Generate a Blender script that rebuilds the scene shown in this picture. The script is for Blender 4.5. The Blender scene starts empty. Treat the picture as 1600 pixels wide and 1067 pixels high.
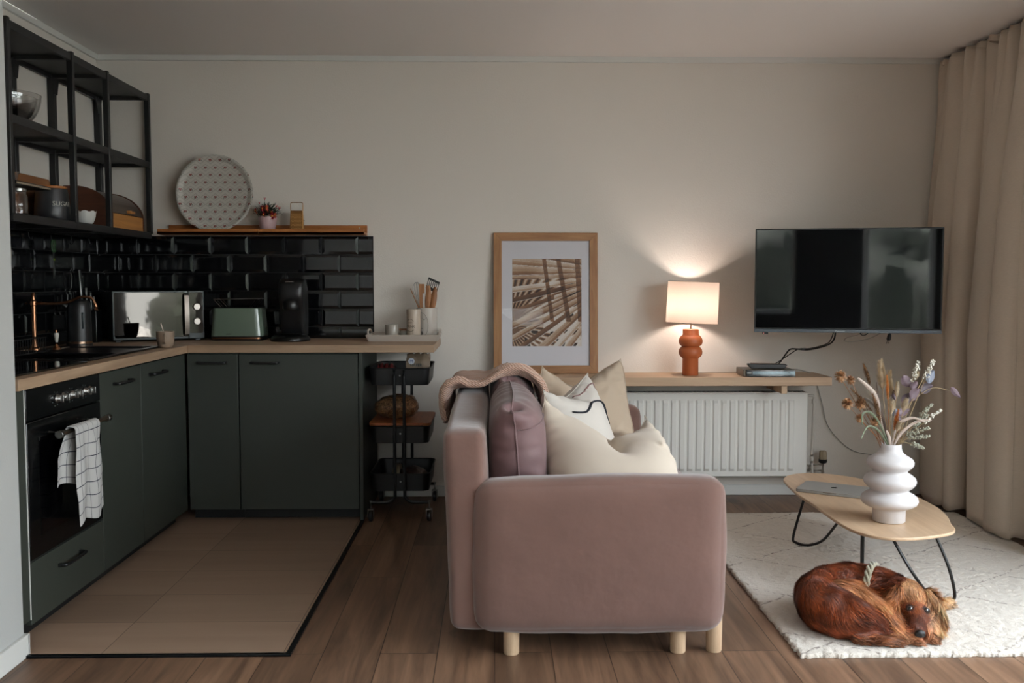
import bpy, bmesh, math, random
import numpy as np
from mathutils import Vector, Matrix, noise as mnoise

PI = math.pi
S = bpy.context.scene
C = S.collection

# ------------------------------------------------------------------ camera
cam_data = bpy.data.cameras.new('camera')
cam = bpy.data.objects.new('camera', cam_data)
C.objects.link(cam)
cam_data.sensor_width = 36.0
cam_data.lens = 1455.0 / 1600.0 * 36.0
cam.location = (0, 0, 1.23)
cam.rotation_euler = (math.radians(90 - 3.6), 0, -math.radians(1.1))
cam_data.clip_start = 0.05
cam_data.dof.use_dof = True
cam_data.dof.focus_distance = 4.6
cam_data.dof.aperture_fstop = 5.6
S.camera = cam

# ------------------------------------------------------------------ world and light
world = bpy.data.worlds.new('overcast_sky')
S.world = world
world.use_nodes = True
_nt = world.node_tree
_bg = _nt.nodes['Background']
_tc = _nt.nodes.new('ShaderNodeTexCoord')
_sep = _nt.nodes.new('ShaderNodeSeparateXYZ')
_rmp = _nt.nodes.new('ShaderNodeValToRGB')
_rmp.color_ramp.elements[0].position = 0.0
_rmp.color_ramp.elements[0].color = (0.62, 0.66, 0.66, 1)
_rmp.color_ramp.elements[1].position = 0.6
_rmp.color_ramp.elements[1].color = (0.82, 0.91, 1.0, 1)
_nt.links.new(_tc.outputs['Generated'], _sep.inputs[0])
_nt.links.new(_sep.outputs['Z'], _rmp.inputs[0])
_nt.links.new(_rmp.outputs[0], _bg.inputs[0])
_bg.inputs[1].default_value = 34.0

def window_portal(name, loc, rot, sx, sy):
    l = bpy.data.lights.new(name, 'AREA')
    l.shape = 'RECTANGLE'; l.size = sx; l.size_y = sy
    o = bpy.data.objects.new(name, l); C.objects.link(o)
    o.location = loc; o.rotation_euler = rot
    l.cycles.is_portal = True
window_portal('portal_side', (2.80, 0.15, 1.2), (0, PI/2, 0), 2.3, 6.3)
window_portal('portal_behind', (2.11, -3.48, 1.2), (-PI/2, 0, 0), 0.9, 2.2)
window_portal('portal_behind', (-0.1, -3.48, 1.5), (-PI/2, 0, 0), 1.8, 1.5)  # portal for the added rear window

_sl = bpy.data.lights.new('added_sun', 'SUN'); _sl.energy = 350.0; _sl.angle = math.radians(2); _sl.color = (1.0, 0.96, 0.92)
_so = bpy.data.objects.new('added_sun', _sl); C.objects.link(_so)
_so.rotation_euler = Vector((0.62, -0.12, -1.0)).to_track_quat('-Z', 'Y').to_euler()      # high sun from behind the house: added so the terrace brightens the ceiling

S.view_settings.view_transform = 'Standard'
S.view_settings.look = 'None'
S.view_settings.gamma = 1.0
S.view_settings.use_curve_mapping = False
S.view_settings.exposure = -1.07
S.cycles.max_bounces = 8
S.cycles.diffuse_bounces = 5
S.cycles.glossy_bounces = 4
S.cycles.transmission_bounces = 6
S.cycles.transparent_max_bounces = 8
S.cycles.sample_clamp_indirect = 6.0
S.cycles.caustics_reflective = False
S.cycles.caustics_refractive = False
S.cycles.use_denoising = True

# ------------------------------------------------------------------ helpers
def lin(h):
    h = h.lstrip('#'); out = []
    for i in (0, 2, 4):
        c = int(h[i:i+2], 16) / 255.0
        out.append(c / 12.92 if c <= 0.04045 else ((c + 0.055) / 1.055) ** 2.4)
    return (out[0], out[1], out[2], 1.0)

def mat(name, col, rough=0.5, metal=0.0, var=0.0, vscale=8.0, bump=0.0, bscale=60.0, spec=0.5, stretch=(1,1,1), sheen=0.0, coat=0.0, sub=0.0, bdist=0.01):
    m = bpy.data.materials.new(name); m.use_nodes = True
    nt = m.node_tree; b = nt.nodes['Principled BSDF']
    c = lin(col) if isinstance(col, str) else col
    b.inputs['Base Color'].default_value = c
    b.inputs['Roughness'].default_value = rough
    b.inputs['Metallic'].default_value = metal
    b.inputs['Specular IOR Level'].default_value = spec
    if sheen: b.inputs['Sheen Weight'].default_value = sheen; b.inputs['Sheen Roughness'].default_value = 0.5
    if coat: b.inputs['Coat Weight'].default_value = coat; b.inputs['Coat Roughness'].default_value = 0.08
    if sub: b.inputs['Subsurface Weight'].default_value = sub; b.inputs['Subsurface Scale'].default_value = 0.01
    tc = nt.nodes.new('ShaderNodeTexCoord'); mp = nt.nodes.new('ShaderNodeMapping')
    mp.inputs['Scale'].default_value = stretch
    nt.links.new(tc.outputs['Object'], mp.inputs[0])
    if var:
        n = nt.nodes.new('ShaderNodeTexNoise'); n.inputs['Scale'].default_value = vscale; n.inputs['Detail'].default_value = 4
        nt.links.new(mp.outputs[0], n.inputs[0])
        r = nt.nodes.new('ShaderNodeMapRange')
        r.inputs[1].default_value = 0.3; r.inputs[2].default_value = 0.7
        r.inputs[3].default_value = 1 - var; r.inputs[4].default_value = 1 + var
        nt.links.new(n.outputs[0], r.inputs[0])
        mx = nt.nodes.new('ShaderNodeVectorMath'); mx.operation = 'SCALE'
        mx.inputs[0].default_value = c[:3]
        nt.links.new(r.outputs[0], mx.inputs['Scale'])
        nt.links.new(mx.outputs[0], b.inputs['Base Color'])
    if bump:
        n = nt.nodes.new('ShaderNodeTexNoise'); n.inputs['Scale'].default_value = bscale; n.inputs['Detail'].default_value = 3
        nt.links.new(mp.outputs[0], n.inputs[0])
        bp = nt.nodes.new('ShaderNodeBump'); bp.inputs['Strength'].default_value = bump; bp.inputs['Distance'].default_value = bdist
        nt.links.new(n.outputs[0], bp.inputs['Height']); nt.links.new(bp.outputs[0], b.inputs['Normal'])
    return m

def wood(name, c1, c2, axis='x', scale=1.0, rough=0.5, plank=None, knots=0.0, bump=0.05, grain=1.0, spec=0.4, poff=(0, 0, 0), stag=0.37):
    """grain runs along axis; plank=(width, length) adds boards with seams, laid along axis in the XY plane"""
    m = bpy.data.materials.new(name); m.use_nodes = True
    nt = m.node_tree; N = nt.nodes; L = nt.links; b = N['Principled BSDF']
    b.inputs['Roughness'].default_value = rough; b.inputs['Specular IOR Level'].default_value = spec
    tc = N.new('ShaderNodeTexCoord'); mp = N.new('ShaderNodeMapping')
    st = {'x': (1, 14, 14), 'y': (14, 1, 14), 'z': (14, 14, 1)}[axis]
    mp.inputs['Scale'].default_value = [s * scale for s in st]
    L.new(tc.outputs['Object'], mp.inputs[0])
    vec = mp.outputs[0]; tone = None; seam = None
    if plank:
        w, l = plank
        m2 = N.new('ShaderNodeMapping')
        m2.inputs['Location'].default_value = poff
        if axis == 'y': m2.inputs['Rotation'].default_value = (0, 0, PI/2)
        L.new(tc.outputs['Object'], m2.inputs[0])
        br = N.new('ShaderNodeTexBrick'); br.offset = stag; br.offset_frequency = 2
        br.inputs['Scale'].default_value = 1.0
        br.inputs['Brick Width'].default_value = l; br.inputs['Row Height'].default_value = w
        br.inputs['Mortar Size'].default_value = 0.0016; br.inputs['Mortar Smooth'].default_value = 0.3
        br.inputs['Color1'].default_value = (0, 0, 0, 1); br.inputs['Color2'].default_value = (1, 1, 1, 1)
        br.inputs['Mortar'].default_value = (0.5, 0.5, 0.5, 1)
        L.new(m2.outputs[0], br.inputs[0])
        tone = br.outputs['Color']; seam = br.outputs['Fac']
        sc = N.new('ShaderNodeVectorMath'); sc.operation = 'SCALE'; sc.inputs['Scale'].default_value = 37.0
        L.new(tone, sc.inputs[0])
        ad = N.new('ShaderNodeVectorMath'); ad.operation = 'ADD'
        L.new(vec, ad.inputs[0]); L.new(sc.outputs[0], ad.inputs[1]); vec = ad.outputs[0]
    n1 = N.new('ShaderNodeTexNoise'); n1.inputs['Scale'].default_value = 1.3; n1.inputs['Detail'].default_value = 8; n1.inputs['Roughness'].default_value = 0.62; n1.inputs['Distortion'].default_value = 0.6
    L.new(vec, n1.inputs[0])
    r1 = N.new('ShaderNodeMapRange'); r1.inputs[1].default_value = 0.5 - 0.22 / grain; r1.inputs[2].default_value = 0.5 + 0.22 / grain
    L.new(n1.outputs[0], r1.inputs[0])
    mix = N.new('ShaderNodeMix'); mix.data_type = 'RGBA'
    mix.inputs[6].default_value = lin(c1); mix.inputs[7].default_value = lin(c2)
    L.new(r1.outputs[0], mix.inputs[0]); col = mix.outputs[2]
    if plank:
        mr = N.new('ShaderNodeMapRange'); mr.inputs[3].default_value = 0.78; mr.inputs[4].default_value = 1.12
        L.new(tone, mr.inputs[0])
        vm = N.new('ShaderNodeVectorMath'); vm.operation = 'SCALE'; L.new(col, vm.inputs[0]); L.new(mr.outputs[0], vm.inputs['Scale']); col = vm.outputs[0]
        dk = N.new('ShaderNodeMix'); dk.data_type = 'RGBA'; dk.inputs[7].default_value = [v * 0.35 for v in lin(c1)[:3]] + [1]
        L.new(seam, dk.inputs[0]); L.new(col, dk.inputs[6]); col = dk.outputs[2]
    if knots:
        mk = N.new('ShaderNodeMapping'); mk.inputs['Scale'].default_value = (3.2, 1.7, 1) if axis == 'y' else (1.7, 3.2, 1)
        L.new(tc.outputs['Object'], mk.inputs[0])
        nz = N.new('ShaderNodeTexNoise'); nz.inputs['Scale'].default_value = 9; nz.inputs['Detail'].default_value = 3
        L.new(mk.outputs[0], nz.inputs[0])
        av = N.new('ShaderNodeVectorMath'); av.operation = 'MULTIPLY_ADD'; av.inputs[1].default_value = (0.25, 0.25, 0.25)
        L.new(nz.outputs['Color'], av.inputs[0]); L.new(mk.outputs[0], av.inputs[2])
        vo = N.new('ShaderNodeTexVoronoi'); vo.inputs['Scale'].default_value = 1.0
        L.new(av.outputs[0], vo.inputs[0])
        kr = N.new('ShaderNodeMapRange'); kr.inputs[1].default_value = 0.04; kr.inputs[2].default_value = 0.16; kr.inputs[3].default_value = knots; kr.inputs[4].default_value = 0
        L.new(vo.outputs['Distance'], kr.inputs[0])
        km = N.new('ShaderNodeMix'); km.data_type = 'RGBA'; km.inputs[7].default_value = [v * 0.25 for v in lin(c1)[:3]] + [1]
        L.new(kr.outputs[0], km.inputs[0]); L.new(col, km.inputs[6]); col = km.outputs[2]
    L.new(col, b.inputs['Base Color'])
    bp = N.new('ShaderNodeBump'); bp.inputs['Strength'].default_value = bump; bp.inputs['Distance'].default_value = 0.004
    L.new(n1.outputs[0], bp.inputs['Height']); L.new(bp.outputs[0], b.inputs['Normal'])
    return m

def glass(name, col=(1, 1, 1, 1), rough=0.0, refl=1.0, tint=0.97):
    """thin clear pane: transparent with a fresnel reflection"""
    m = bpy.data.materials.new(name); m.use_nodes = True
    nt = m.node_tree; N = nt.nodes; L = nt.links
    N.remove(N['Principled BSDF']); out = N['Material Output']
    tr = N.new('ShaderNodeBsdfTransparent'); tr.inputs[0].default_value = (tint*col[0], tint*col[1], tint*col[2], 1)
    gl = N.new('ShaderNodeBsdfGlossy'); gl.inputs['Roughness'].default_value = rough
    fr = N.new('ShaderNodeLayerWeight'); fr.inputs[0].default_value = 0.5
    pw = N.new('ShaderNodeMath'); pw.operation = 'POWER'; pw.inputs[1].default_value = 3.0; L.new(fr.outputs['Facing'], pw.inputs[0])
    mu = N.new('ShaderNodeMath'); mu.operation = 'MULTIPLY_ADD'; mu.inputs[1].default_value = 0.6 * refl; mu.inputs[2].default_value = 0.04 * refl; mu.use_clamp = True
    mx = N.new('ShaderNodeMixShader')
    L.new(pw.outputs[0], mu.inputs[0]); L.new(mu.outputs[0], mx.inputs[0])
    L.new(tr.outputs[0], mx.inputs[1]); L.new(gl.outputs[0], mx.inputs[2]); L.new(mx.outputs[0], out.inputs[0])
    return m

def B(): return bmesh.new()

def box(bm, x0, x1, y0, y1, z0, z1, M=None):
    vs = [bm.verts.new(p) for p in ((x0,y0,z0),(x1,y0,z0),(x1,y1,z0),(x0,y1,z0),(x0,y0,z1),(x1,y0,z1),(x1,y1,z1),(x0,y1,z1))]
    for f in ((3,2,1,0),(4,5,6,7),(0,1,5,4),(1,2,6,5),(2,3,7,6),(3,0,4,7)): bm.faces.new([vs[i] for i in f])
    if M is not None: bmesh.ops.transform(bm, matrix=M, verts=vs)
    return vs

def frame_of(d):
    d = d.normalized(); u = Vector((0, 0, 1)) if abs(d.z) < 0.9 else Vector((1, 0, 0))
    a = d.cross(u).normalized(); b = a.cross(d).normalized(); return a, b

def tube(bm, pts, r, n=10, caps=True, closed=False, squash=1.0):
    pts = [Vector(p) for p in pts]; rs = r if isinstance(r, (list, tuple)) else [r] * len(pts)
    rings = []; a = None
    for i, p in enumerate(pts):
        if closed: d = pts[(i+1) % len(pts)] - pts[i-1]
        else: d = pts[min(i+1, len(pts)-1)] - pts[max(i-1, 0)]
        if d.length < 1e-9: d = Vector((0, 0, 1))
        d.normalize()
        if a is None: a, b = frame_of(d)
        else:
            a = (a - d * a.dot(d))
            if a.length < 1e-6: a, b = frame_of(d)
            a.normalize(); b = d.cross(a).normalized()
        rings.append([bm.verts.new(p + (a * math.cos(2*PI*k/n) + b * math.sin(2*PI*k/n) * squash) * rs[i]) for k in range(n)])
    m = len(rings)
    for i in range(m if closed else m - 1):
        A, D = rings[i], rings[(i+1) % m]
        for k in range(n): bm.faces.new((A[k], A[(k+1) % n], D[(k+1) % n], D[k]))
    if caps and not closed:
        bm.faces.new(rings[0][::-1]); bm.faces.new(rings[-1])
    return [v for q in rings for v in q]

def cyl(bm, p0, p1, r0, r1=None, n=24): return tube(bm, [p0, p1], [r0, r0 if r1 is None else r1], n)

def lathe(bm, prof, n=48, loc=(0, 0, 0), close=False):
    """prof: (r, z) points; r=0 ends close to a pole"""
    rings = []
    for r, z in prof:
        if r < 1e-7: rings.append([bm.verts.new((loc[0], loc[1], loc[2] + z))])
        else: rings.append([bm.verts.new((loc[0] + r*math.cos(2*PI*k/n), loc[1] + r*math.sin(2*PI*k/n), loc[2] + z)) for k in range(n)])
    pairs = list(zip(rings[:-1], rings[1:]))
    if close: pairs.append((rings[-1], rings[0]))
    for A, D in pairs:
        if len(A) == 1 and len(D) == 1: continue
        for k in range(n):
            k2 = (k+1) % n
            if len(A) == 1: bm.faces.new((A[0], D[k2], D[k]))
            elif len(D) == 1: bm.faces.new((A[k], A[k2], D[0]))
            else: bm.faces.new((A[k], A[k2], D[k2], D[k]))
    return [v for q in rings for v in q]

def prism(bm, poly, z0, z1):
    a = [bm.verts.new((x, y, z0)) for x, y in poly]; b = [bm.verts.new((x, y, z1)) for x, y in poly]
    n = len(poly); bm.faces.new(a[::-1]); bm.faces.new(b)
    for i in range(n): bm.faces.new((a[i], a[(i+1) % n], b[(i+1) % n], b[i]))
    return a + b

def rrect(x0, x1, y0, y1, r, n=6):
    out = []
    for cx, cy, a0 in ((x1-r, y1-r, 0), (x0+r, y1-r, 90), (x0+r, y0+r, 180), (x1-r, y0+r, 270)):
        for i in range(n + 1):
            a = math.radians(a0 + 90*i/n); out.append((cx + r*math.cos(a), cy + r*math.sin(a)))
    return out

def xf(bm, vs, M): bmesh.ops.transform(bm, matrix=M, verts=vs)
def TR(x=0, y=0, z=0): return Matrix.Translation((x, y, z))
def RX(a): return Matrix.Rotation(a, 4, 'X')
def RY(a): return Matrix.Rotation(a, 4, 'Y')
def RZ(a): return Matrix.Rotation(a, 4, 'Z')
def SC(x, y, z): return Matrix.Diagonal((x, y, z, 1))

def bez(pts, n=8):
    """smooth catmull-rom through the points"""
    P = [Vector(p) for p in pts]; out = []
    for i in range(len(P) - 1):
        p0 = P[max(i-1, 0)]; p1 = P[i]; p2 = P[i+1]; p3 = P[min(i+2, len(P)-1)]
        for k in range(n):
            t = k / n
            out.append(0.5 * ((2*p1) + (p2-p0)*t + (2*p0-5*p1+4*p2-p3)*t*t + (3*p1-p0-3*p2+p3)*t**3))
    out.append(P[-1]); return out

def tagit(o, label=None, cat=None, group=None, kind=None):
    if label: o['label'] = label
    if cat: o['category'] = cat
    if group: o['group'] = group
    if kind: o['kind'] = kind
    return o

def finish(me, angle):
    if angle is None: return
    me.shade_smooth() if hasattr(me, 'shade_smooth') else None
    if angle < 179: me.set_sharp_from_angle(angle=math.radians(angle))

def thing(name, label, cat, loc=(0, 0, 0), rotz=0, group=None):
    o = bpy.data.objects.new(name, None); C.objects.link(o)
    o.empty_display_size = 0.05
    o.location = loc; o.rotation_euler = (0, 0, rotz)
    tagit(o, label, cat, group); return o

def obj(name, bm, m, parent=None, bevel=0, seg=2, smooth=35, label=None, cat=None, group=None, kind=None, world_co=True, recenter=True, sub=0, recalc=True):
    """link a bmesh as ONE object; geometry is given in room coordinates and moved into the parent's space"""
    if recalc and bm.faces: bmesh.ops.recalc_face_normals(bm, faces=bm.faces)
    me = bpy.data.meshes.new(name)
    o = bpy.data.objects.new(name, me); C.objects.link(o)
    if parent is not None:
        o.parent = parent
        if world_co:
            M = Matrix.Identity(4); p = parent
            while p is not None:
                M = (Matrix.Translation(p.location) @ p.rotation_euler.to_matrix().to_4x4() @ Matrix.Diagonal((*p.scale, 1))) @ M; p = p.parent
            bmesh.ops.transform(bm, matrix=M.inverted(), verts=bm.verts)
    elif recenter and world_co and bm.verts:
        xs = [v.co for v in bm.verts]
        c = Vector(((min(v.x for v in xs)+max(v.x for v in xs))/2, (min(v.y for v in xs)+max(v.y for v in xs))/2, min(v.z for v in xs)))
        bmesh.ops.transform(bm, matrix=Matrix.Translation(-c), verts=bm.verts); o.location = c
    bm.to_mesh(me); bm.free()
    for mm in (m if isinstance(m, (list, tuple)) else [m]): me.materials.append(mm)
    if bevel:
        md = o.modifiers.new('bevel', 'BEVEL'); md.width = bevel; md.segments = seg; md.limit_method = 'ANGLE'; md.angle_limit = math.radians(40); md.harden_normals = False
    if sub:
        md = o.modifiers.new('smooth', 'SUBSURF'); md.levels = sub; md.render_levels = sub
    finish(me, smooth)
    tagit(o, label, cat, group, kind); return o

def npmesh(name, V, F, m, parent=None, smooth=180, label=None, cat=None, group=None, kind=None, recenter=True, UV=None):
    """mesh object from numpy arrays; V in room coordinates"""
    V = np.asarray(V, dtype=float)
    me = bpy.data.meshes.new(name)
    o = bpy.data.objects.new(name, me); C.objects.link(o)
    if parent is not None:
        o.parent = parent; M = Matrix.Identity(4); p = parent
        while p is not None:
            M = (Matrix.Translation(p.location) @ p.rotation_euler.to_matrix().to_4x4()) @ M; p = p.parent
        Mi = np.array(M.inverted()); V = V @ Mi[:3, :3].T + Mi[:3, 3]
    elif recenter:
        c = (V.min(0) + V.max(0)) / 2; c[2] = V[:, 2].min(); V = V - c; o.location = c
    me.from_pydata(V.tolist(), [], [list(f) for f in F]); me.update()
    for mm in (m if isinstance(m, (list, tuple)) else [m]): me.materials.append(mm)
    if UV is not None:
        ul = me.uv_layers.new(name='UVMap')
        idx = np.zeros(len(me.loops), dtype=np.int32); me.loops.foreach_get('vertex_index', idx)
        ul.data.foreach_set('uv', np.asarray(UV, dtype=np.float32)[idx].ravel())
    finish(me, smooth)
    tagit(o, label, cat, group, kind); return o

def struct(name, bm, m, **k): return obj(name, bm, m, kind='structure', **k)

def lettering(name, text, size, M, m, parent, extrude=0.0004, align='CENTER', spacing=1.0):
    cu = bpy.data.curves.new('tmp', 'FONT'); cu.body = text; cu.size = size; cu.extrude = extrude; cu.align_x = align; cu.resolution_u = 3; cu.space_character = spacing
    t = bpy.data.objects.new('tmp', cu); C.objects.link(t)
    dg = bpy.context.evaluated_depsgraph_get(); dg.update()
    me = bpy.data.meshes.new_from_object(t.evaluated_get(dg))
    bpy.data.objects.remove(t); bpy.data.curves.remove(cu)
    bm = B(); bm.from_mesh(me); bpy.data.meshes.remove(me)
    return bm

def put_text(name, text, size, M, m, parent, bend=None, **k):
    bm = lettering(name, text, size, M, m, parent, **k)
    if bend:
        for v in bm.verts:
            a = v.co.x / bend; r = bend + v.co.z
            v.co = Vector((r * math.sin(a), v.co.y, r * math.cos(a) - bend))
    bmesh.ops.transform(bm, matrix=M, verts=bm.verts)
    return obj(name, bm, m, parent, smooth=None)

def dup(root, loc, rotz=None, label=None, group=None):
    r = root.copy(); C.objects.link(r); r.location = loc
    if rotz is not None: r.rotation_euler = (0, 0, rotz)
    if label: r['label'] = label
    if group: r['group'] = group
    for ch in list(root.children):
        c = ch.copy(); C.objects.link(c); c.parent = r
        for g in list(ch.children):
            d = g.copy(); C.objects.link(d); d.parent = c
    return r

# ------------------------------------------------------------------ shared materials
M_wall = mat('wall_paint', '#ddd7cf', 0.9, bump=0.12, bscale=140, spec=0.2)
M_ceil = mat('ceiling_paint', '#efecea', 0.95, bump=0.08, bscale=120, spec=0.1)
M_white = mat('white_lacquer', '#d8d8d4', 0.4)
M_blackmetal = mat('black_powder_coat', '#0b0c0e', 0.45, bump=0.02, bscale=400)
M_blackplastic = mat('black_plastic', '#08090a', 0.35)
M_blackgloss = mat('black_glass', '#030304', 0.06, spec=0.6)
M_chrome = mat('brushed_steel', '#9a9a98', 0.28, 1.0)
M_copper = mat('copper', '#a9795a', 0.3, 1.0)
M_green = mat('sage_green_front', '#323731', 0.55, bump=0.02, bscale=300)
M_oaktop = wood('light_oak_worktop', '#8e745d', '#b0967c', 'x', 1.6, 0.45)
M_oaktop_y = wood('light_oak_worktop_side', '#8e745d', '#b0967c', 'y', 1.6, 0.45)
M_warmwood = wood('honey_wood', '#7d4a22', '#a86c36', 'x', 2.0, 0.45)
M_warmwood_z = wood('honey_wood_upright', '#7d4a22', '#a86c36', 'z', 2.0, 0.45)
M_palewood = wood('pale_birch', '#b3967a', '#ccb294', 'z', 3.0, 0.5)
# ================================================================== SETTING
XL, XS, XR, YB, YF, H = -2.22, -1.55, 2.72, 5.33, -3.4, 2.5

M_floor = wood('brown_oak_laminate', '#493529', '#8a6b54', 'y', 0.9, 0.42, plank=(0.19, 1.28), knots=0.75, bump=0.1, grain=1.0)
M_tilef = wood('beige_stone_tile', '#8c7362', '#a28a76', 'x', 0.35, 0.5, plank=(0.30, 0.60), bump=0.05, grain=0.7, poff=(0.1, -0.02, 0), stag=0.0)
M_strip = mat('dark_metal_strip', '#1c1e20', 0.35, 0.8)

b = B(); box(b, XS - 1.0, XR + 0.15, YF, YB, -0.05, 0.0); struct('floor', b, M_floor, smooth=None, recenter=False)
b = B(); box(b, XL, -0.69, 3.03, YB, 0.0, 0.006); struct('floor_tiles', b, M_tilef, smooth=None, recenter=False)
b = B(); box(b, XL, -0.672, 3.012, 3.03, 0.0, 0.009); box(b, -0.69, -0.672, 3.03, 4.77, 0.0, 0.009); struct('trim_1', b, M_strip, bevel=0.002)
b = B(); box(b, XS - 1.0, XR + 0.15, YF, YB, H, H + 0.08); struct('ceiling', b, M_ceil, smooth=None)
b = B(); box(b, XL - 0.15, XR + 0.15, YB, YB + 0.15, -0.05, H + 0.08); struct('wall_back', b, M_wall, smooth=None)
b = B(); box(b, XL - 0.15, XL, 3.03, YB, -0.05, H + 0.08); struct('wall_left', b, M_wall, smooth=None)
b = B(); box(b, XL - 0.15, XS, YF, 3.03, -0.05, H + 0.08); struct('wall_entry', b, mat('dimmed_entry_wall', '#b4b5b3', 0.85, bump=0.1, bscale=150, spec=0.2), smooth=None)  # greyer than the other walls, toning down the window light on it
# cornice strips
b = B(); box(b, XL, XR, YB - 0.016, YB, H - 0.031, H); box(b, XL, XL + 0.016, 3.03, YB, H - 0.031, H); struct('trim_2', b, M_white, bevel=0.002)
# baseboards
b = B(); box(b, -0.66, XR, YB - 0.015, YB, 0, 0.062); struct('baseboard_back', b, M_white, bevel=0.004)
b = B(); box(b, XS, XS + 0.014, YF, 3.04, 0, 0.075); box(b, XS - 0.3, XS + 0.014, 3.03, 3.044, 0.0, 0.075); struct('baseboard_entry', b, M_white, bevel=0.003)

# right wall with a long glazed opening, wall behind the camera with a glazed door and an added window
oy0, oy1, oz1 = -3.0, 3.3, 2.32
b = B()
box(b, XR, XR + 0.15, oy1, YB, -0.05, H + 0.08); box(b, XR, XR + 0.15, YF, oy0, -0.05, H + 0.08)
box(b, XR, XR + 0.15, oy0, oy1, oz1, H + 0.08); struct('wall_right', b, M_wall, smooth=None)
dx0, dx1 = 1.66, 2.56
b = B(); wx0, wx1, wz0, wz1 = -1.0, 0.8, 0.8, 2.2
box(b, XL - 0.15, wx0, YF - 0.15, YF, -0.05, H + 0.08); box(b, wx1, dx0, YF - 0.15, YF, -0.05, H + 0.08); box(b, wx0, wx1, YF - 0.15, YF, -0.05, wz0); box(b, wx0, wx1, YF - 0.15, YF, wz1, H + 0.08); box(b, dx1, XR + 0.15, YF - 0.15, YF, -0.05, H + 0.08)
box(b, dx0, dx1, YF - 0.15, YF, 2.25, H + 0.08); struct('wall_front', b, mat('darkened_rear_wall', '#2c2d2e', 0.9), smooth=None)  # wall coloured dark so the television reflects an unlit room
M_frame = mat('window_frame_white', '#b8bcbc', 0.4)
M_pane = glass('window_glass')
wi = 1
def glazing(n, pts, w, depth):
    """upright frames between the points along a wall"""
ys = [oy0, -1.42, 0.15, 1.73, oy1]
for i in range(4):
    t = bpy.data.objects.new('window_%d' % (i + 1), None); C.objects.link(t); t['kind'] = 'structure'
    t.location = (XR + 0.08, (ys[i] + ys[i+1]) / 2, 0)
    y0, y1 = ys[i], ys[i+1]; b = B()
    box(b, XR + 0.05, XR + 0.11, y0, y0 + 0.07, 0, oz1); box(b, XR + 0.05, XR + 0.11, y1 - 0.07, y1, 0, oz1)
    box(b, XR + 0.05, XR + 0.11, y0, y1, 0, 0.09); box(b, XR + 0.05, XR + 0.11, y0, y1, oz1 - 0.07, oz1)
    obj('window_frame', b, M_frame, t, bevel=0.004)
    b = B(); box(b, XR + 0.078, XR + 0.082, y0 + 0.07, y1 - 0.07, 0.09, oz1 - 0.07); obj('window_pane', b, M_pane, t, smooth=None)
t = bpy.data.objects.new('door_1', None); C.objects.link(t); t['kind'] = 'structure'; t.location = (1.75, YF - 0.07, 0)
b = B()
for x in (dx0, dx1 - 0.08): box(b, x, x + 0.08, YF - 0.1, YF - 0.04, 0, 2.25)
box(b, dx0, dx1, YF - 0.1, YF - 0.04, 0, 0.14); box(b, dx0, dx1, YF - 0.1, YF - 0.04, 2.17, 2.25); obj('door_frame', b, M_frame, t, bevel=0.004)
b = B(); box(b, dx0 + 0.08, dx1 - 0.08, YF - 0.072, YF - 0.068, 0.14, 2.17); obj('door_pane', b, M_pane, t, smooth=None)

t = bpy.data.objects.new('window_5', None); C.objects.link(t); t['kind'] = 'structure'; t.location = (-0.1, YF - 0.07, wz0)  # window added to brighten the back wall and ceiling from behind
b = B()
for x in (wx0, -0.13, wx1 - 0.06): box(b, x, x + 0.06, YF - 0.1, YF - 0.04, wz0, wz1)
box(b, wx0, wx1, YF - 0.1, YF - 0.04, wz0, wz0 + 0.06); box(b, wx0, wx1, YF - 0.1, YF - 0.04, wz1 - 0.06, wz1); obj('window_frame', b, M_frame, t, bevel=0.004)
b = B(); box(b, wx0 + 0.06, wx1 - 0.06, YF - 0.072, YF - 0.068, wz0 + 0.06, wz1 - 0.06); obj('window_pane', b, M_pane, t, smooth=None)

# outside: terrace and a dark hedge that the glossy things reflect
b = B(); box(b, -14, 16, -14, 12, -0.3, -0.12); struct('ground', b, mat('bounce_paving', '#f0ece4', 0.9, var=0.05))  # paving made very pale to bounce light onto the ceiling
M_hedge = mat('hedge_leaves', '#10180f', 0.8, var=0.6, vscale=6)
def hedge(x0, x1, y0, y1, h, seed, label):
    b = B(); nx = 40; L = Vector((x1 - x0, y1 - y0, 0)); nrm = Vector((-L.y, L.x, 0)).normalized(); g = {}
    for i in range(nx + 1):
        for j in range(19):
            a = j / 18 * PI
            p = Vector((x0, y0, 0)) + L * (i / nx) + nrm * (math.cos(a) * 0.6) + Vector((0, 0, -0.12 + h * math.sin(a) ** 0.45))
            d = mnoise.noise(p * 1.3 + Vector((seed, 0, 0))) * 0.5 + mnoise.noise(p * 5) * 0.2
            g[i, j] = b.verts.new(p + nrm * (d * math.cos(a)) + Vector((0, 0, d * 0.8 * math.sin(a))))
    for i in range(nx):
        for j in range(18): b.faces.new((g[i, j], g[i+1, j], g[i+1, j+1], g[i, j+1]))
    obj('hedge', b, M_hedge, label=label, cat='hedge')
hedge(8.5, 8.5, -7, 9, 1.5, 3, 'dark leafy hedge across the terrace, seen only in reflections beside the windows')
hedge(-5, 7, -9.0, -9.0, 2.6, 9, 'dark leafy hedge behind the camera end of the terrace')
# ================================================================== KITCHEN
WT = 0.915          # worktop top
XF = -1.57          # left fronts
YFn = 4.75          # back fronts

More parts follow.
